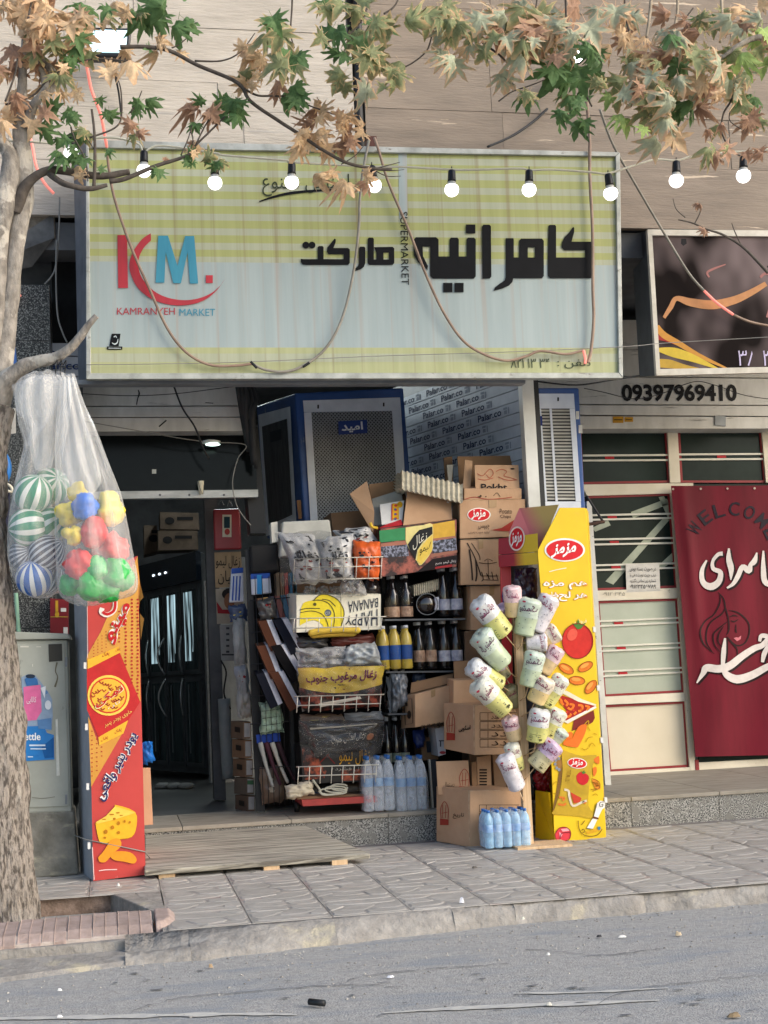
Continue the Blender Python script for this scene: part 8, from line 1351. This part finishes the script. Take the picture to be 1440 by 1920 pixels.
def toy(x, y, r_, k, dy, lab, seed):
    x = 172+(x-172)*.84; r_ *= .93; c = at(x, y, YG2+max(dy, -.055)); R_ = r_*.98/405; b = MB()
    import itertools
    n, m_ = 30, 20; vs = []; r = random.Random(seed); hd_ = V((r.uniform(-1, 1), -.4, r.uniform(.2, 1))).normalized()
    for i in range(m_+1):
        th_ = math.pi*i/m_
        for j in range(n):
            a = 2*math.pi*j/n; d = V((math.sin(th_)*math.cos(a), math.sin(th_)*math.sin(a), math.cos(th_))); f_ = 1+.35*max(0, d.dot(hd_)-.72)*3.2-.16*max(0, .25-abs(d.dot(hd_)-.62))*2+.22*noise.noise(d*1.5+V((seed, 0, 0)))+.20*abs(noise.noise(d*3.2+V((seed, 3, 0))))-.16*abs(noise.noise(d*6.5+V((seed, 1, 5))))+.04*noise.noise(d*14); vs.append(c+d*R_*f_)
    b.mesh(vs, [(i*n+j, i*n+(j+1) % n, (i+1)*n+(j+1) % n, (i+1)*n+j) for i in range(m_) for j in range(n)], True); tag(b.build('plastic_toy', tms[k]), lab, 'toy', 'bright toys in the hanging bag')
for i, a in enumerate([(156, 952, 25, 'blue', -.08, 'blue plastic toy, the only blue one in the bag'), (132, 1004, 18, 'yellow', -.09, 'bright yellow toy low at the left, under the blue one'), (122, 965, 24, 'yellow', .0, 'pale yellow toy at the left film edge of the bag'), (140, 925, 18, 'yellow', .02, 'small pale yellow toy above the blue one'), (212, 958, 30, 'yellow', -.01, 'tall pale yellow toy at the right of the bag'), (178, 1000, 28, 'red', -.08, 'red toy in the middle with its head up'), (222, 1030, 28, 'red', -.04, 'faded red toy at the right film edge'), (142, 1058, 28, 'red', -.07, 'dark red toy at the lower left'), (195, 1045, 24, 'red', .02, 'red toy behind the middle one'), (185, 1068, 26, 'green', -.1, 'green toy above the two bottom ones'), (230, 1080, 30, 'green', -.06, 'green toy in the lower right corner'), (172, 1102, 27, 'green', -.1, 'green toy lying at the very bottom of the bag'), (125, 1095, 22, 'green', .0, 'dim green toy at the lower left film edge'), (205, 1108, 24, 'green', -.05, 'green toy wedged at the bottom right of the lowest one')]): toy(*a, 30+i)
# small things at the left edge
slab('paper_sign', [(6, 768), (29, 765), (30, 812), (8, 815)], YT+.16, .004, INK('#d9d8d2')); tag(bpy.data.objects['paper_sign'], 'white paper sheet hanging behind the left trunk', 'paper'); T(bpy.data.objects['paper_sign'], 'نان', PY(YT+.157), rect(10, 796, 22, 808), '#33353a', off=.002, bold=0)
o = MB().tube([at(0+14*math.cos(a), 878+26*math.sin(a), -.9) for a in [i*math.pi/12-1.7 for i in range(14)]], .02, 8).build('blue_ring', INK('#2c6fb5', .3)); tag(o, 'blue and white ring toy at the very left edge', 'toy ring')
o = MB().tube([at(-4+14*math.cos(a), 878+26*math.sin(a), -.9) for a in [i*math.pi/12-1.7 for i in range(14)]], .014, 8).build('ring_lining', INK('#d5dbe2', .3), o)
fs_ = thing('folded_parasol', 'dark folded parasol with a cream plastic end at the left edge', 'parasol', at(5, 1020, -.9)); slab('cover', [(-20, 920), (18, 918), (14, 1010), (-20, 1030)], -.9, .06, M('parasol_navy', '#2c2f45', rough=.7), fs_); MB().tube(tubepx([(-20, 912), (8, 908), (20, 912), (22, 922), (8, 920), (-20, 924)], 0, -.92), .008, 6).build('end', INK('#d6d0bd'), fs_)
o = MB().tube(tubepx([(30, 1112), (33, 1160), (36, 1200)], 0, -.2), .012, 6).build('green_pole', INK('#8fb59a')); tag(o, 'pale green pole just right of the trunk', 'pole')
o = MB().tube(tubepx([(16, 640), (20, 680), (14, 715), (8, 740)], 0, -.7), .03, 8).build('blue_sheet_roll', INK('#2b4f8a')); tag(o, 'blue rolled sheet behind the tree fork', 'roll')
# ================================================================ LITTER
def litter(name, px, py, z, size, c_, lab, cat__, asp=.5, h=.008, seed=0):
    c = gnd(px, py, z); r = random.Random(seed); b = MB(); n = 7; ou = [(c.x+math.cos(a)*size*r.uniform(.7, 1), c.y+math.sin(a)*size*asp*r.uniform(.7, 1)) for a in [i*2*math.pi/n for i in range(n)]]
    b.mesh([(x, y, z+.001) for x, y in ou]+[(c.x+(x-c.x)*.6, c.y+(y-c.y)*.6, z+h*r.uniform(.7, 1.2)) for x, y in ou], [(i, (i+1) % n, n+(i+1) % n, n+i) for i in range(n)]+[tuple(range(n, 2*n))]); tag(b.build(name, INK(c_)), lab, cat__)
zr = ZR+.005
o = MB().tube([gnd(580, 1878, zr+.012), gnd(608, 1881, zr+.012)], .011, 8).build('black_stub', m_black); tag(o, 'black plastic stub lying on the asphalt', 'stub')
for a in [('paper_scrap', 866, 1693, .004, .014, '#dcdce0', 'white paper crumb on the pavement edge', 'paper scrap', .8, .02), ('paper_scrap', 732, 1833, zr, .016, '#dfe0e6', 'white paper scrap on the asphalt in front of the worn kerb', 'paper scrap'), ('paper_scrap', 112, 1858, zr, .009, '#e1e1df', 'small white crumb on the asphalt at the left', 'paper scrap'), ('paper_scrap', 112, 1908, zr, .011, '#e1e1df', 'white crumb at the lower left on the asphalt', 'paper scrap'), ('cigarette_end', 1166, 1758, zr, .02, '#d8d7d2', 'white cigarette end on the asphalt', 'cigarette end', .3), ('pebble', 1272, 1754, zr, .018, '#b9a98e', 'tan pebble right of the cigarette end', 'pebble', .6, .014), ('paper_scrap', 222, 1662, .006, .012, '#dddbd6', 'white crumb before the red display', 'paper scrap', .7, .012), ('pebble', 395, 1814, zr, .012, '#bb9f7c', 'tan pebble on the asphalt before the brick pit corner', 'pebble', .7, .012), ('pebble', 980, 1724, -.02, .01, '#ded9c8', 'pale pebble on the kerb edge', 'pebble', .7, .01), ('pebble', 1028, 1791, zr, .009, '#dcdcd6', 'pale grit piece on the asphalt under the middle', 'pebble', .7, .01), ('pebble', 1030, 1885, zr, .012, '#d6d2c4', 'pale pebble at the bottom of the asphalt', 'pebble', .7, .01), ('flat_disc', 1124, 1757, zr, .014, '#3a3a3c', 'dark flat disc on the asphalt left of the cigarette end', 'disc', .6), ('dry_leaf', 1376, 1907, zr, .03, '#8d7a5e', 'brown dry leaf on the worn line at the lower right', 'leaf', .4, .012), ('dry_leaf', 890, 1628, .006, .018, '#5c5650', 'dark leaf bit on the paving in front of the ramp', 'leaf', .5)]:
    litter(*a, seed=hash(a[0]+str(a[1])) % 97 if False else a[1] % 97)
bpy.data.scenes.remove(_tsc)
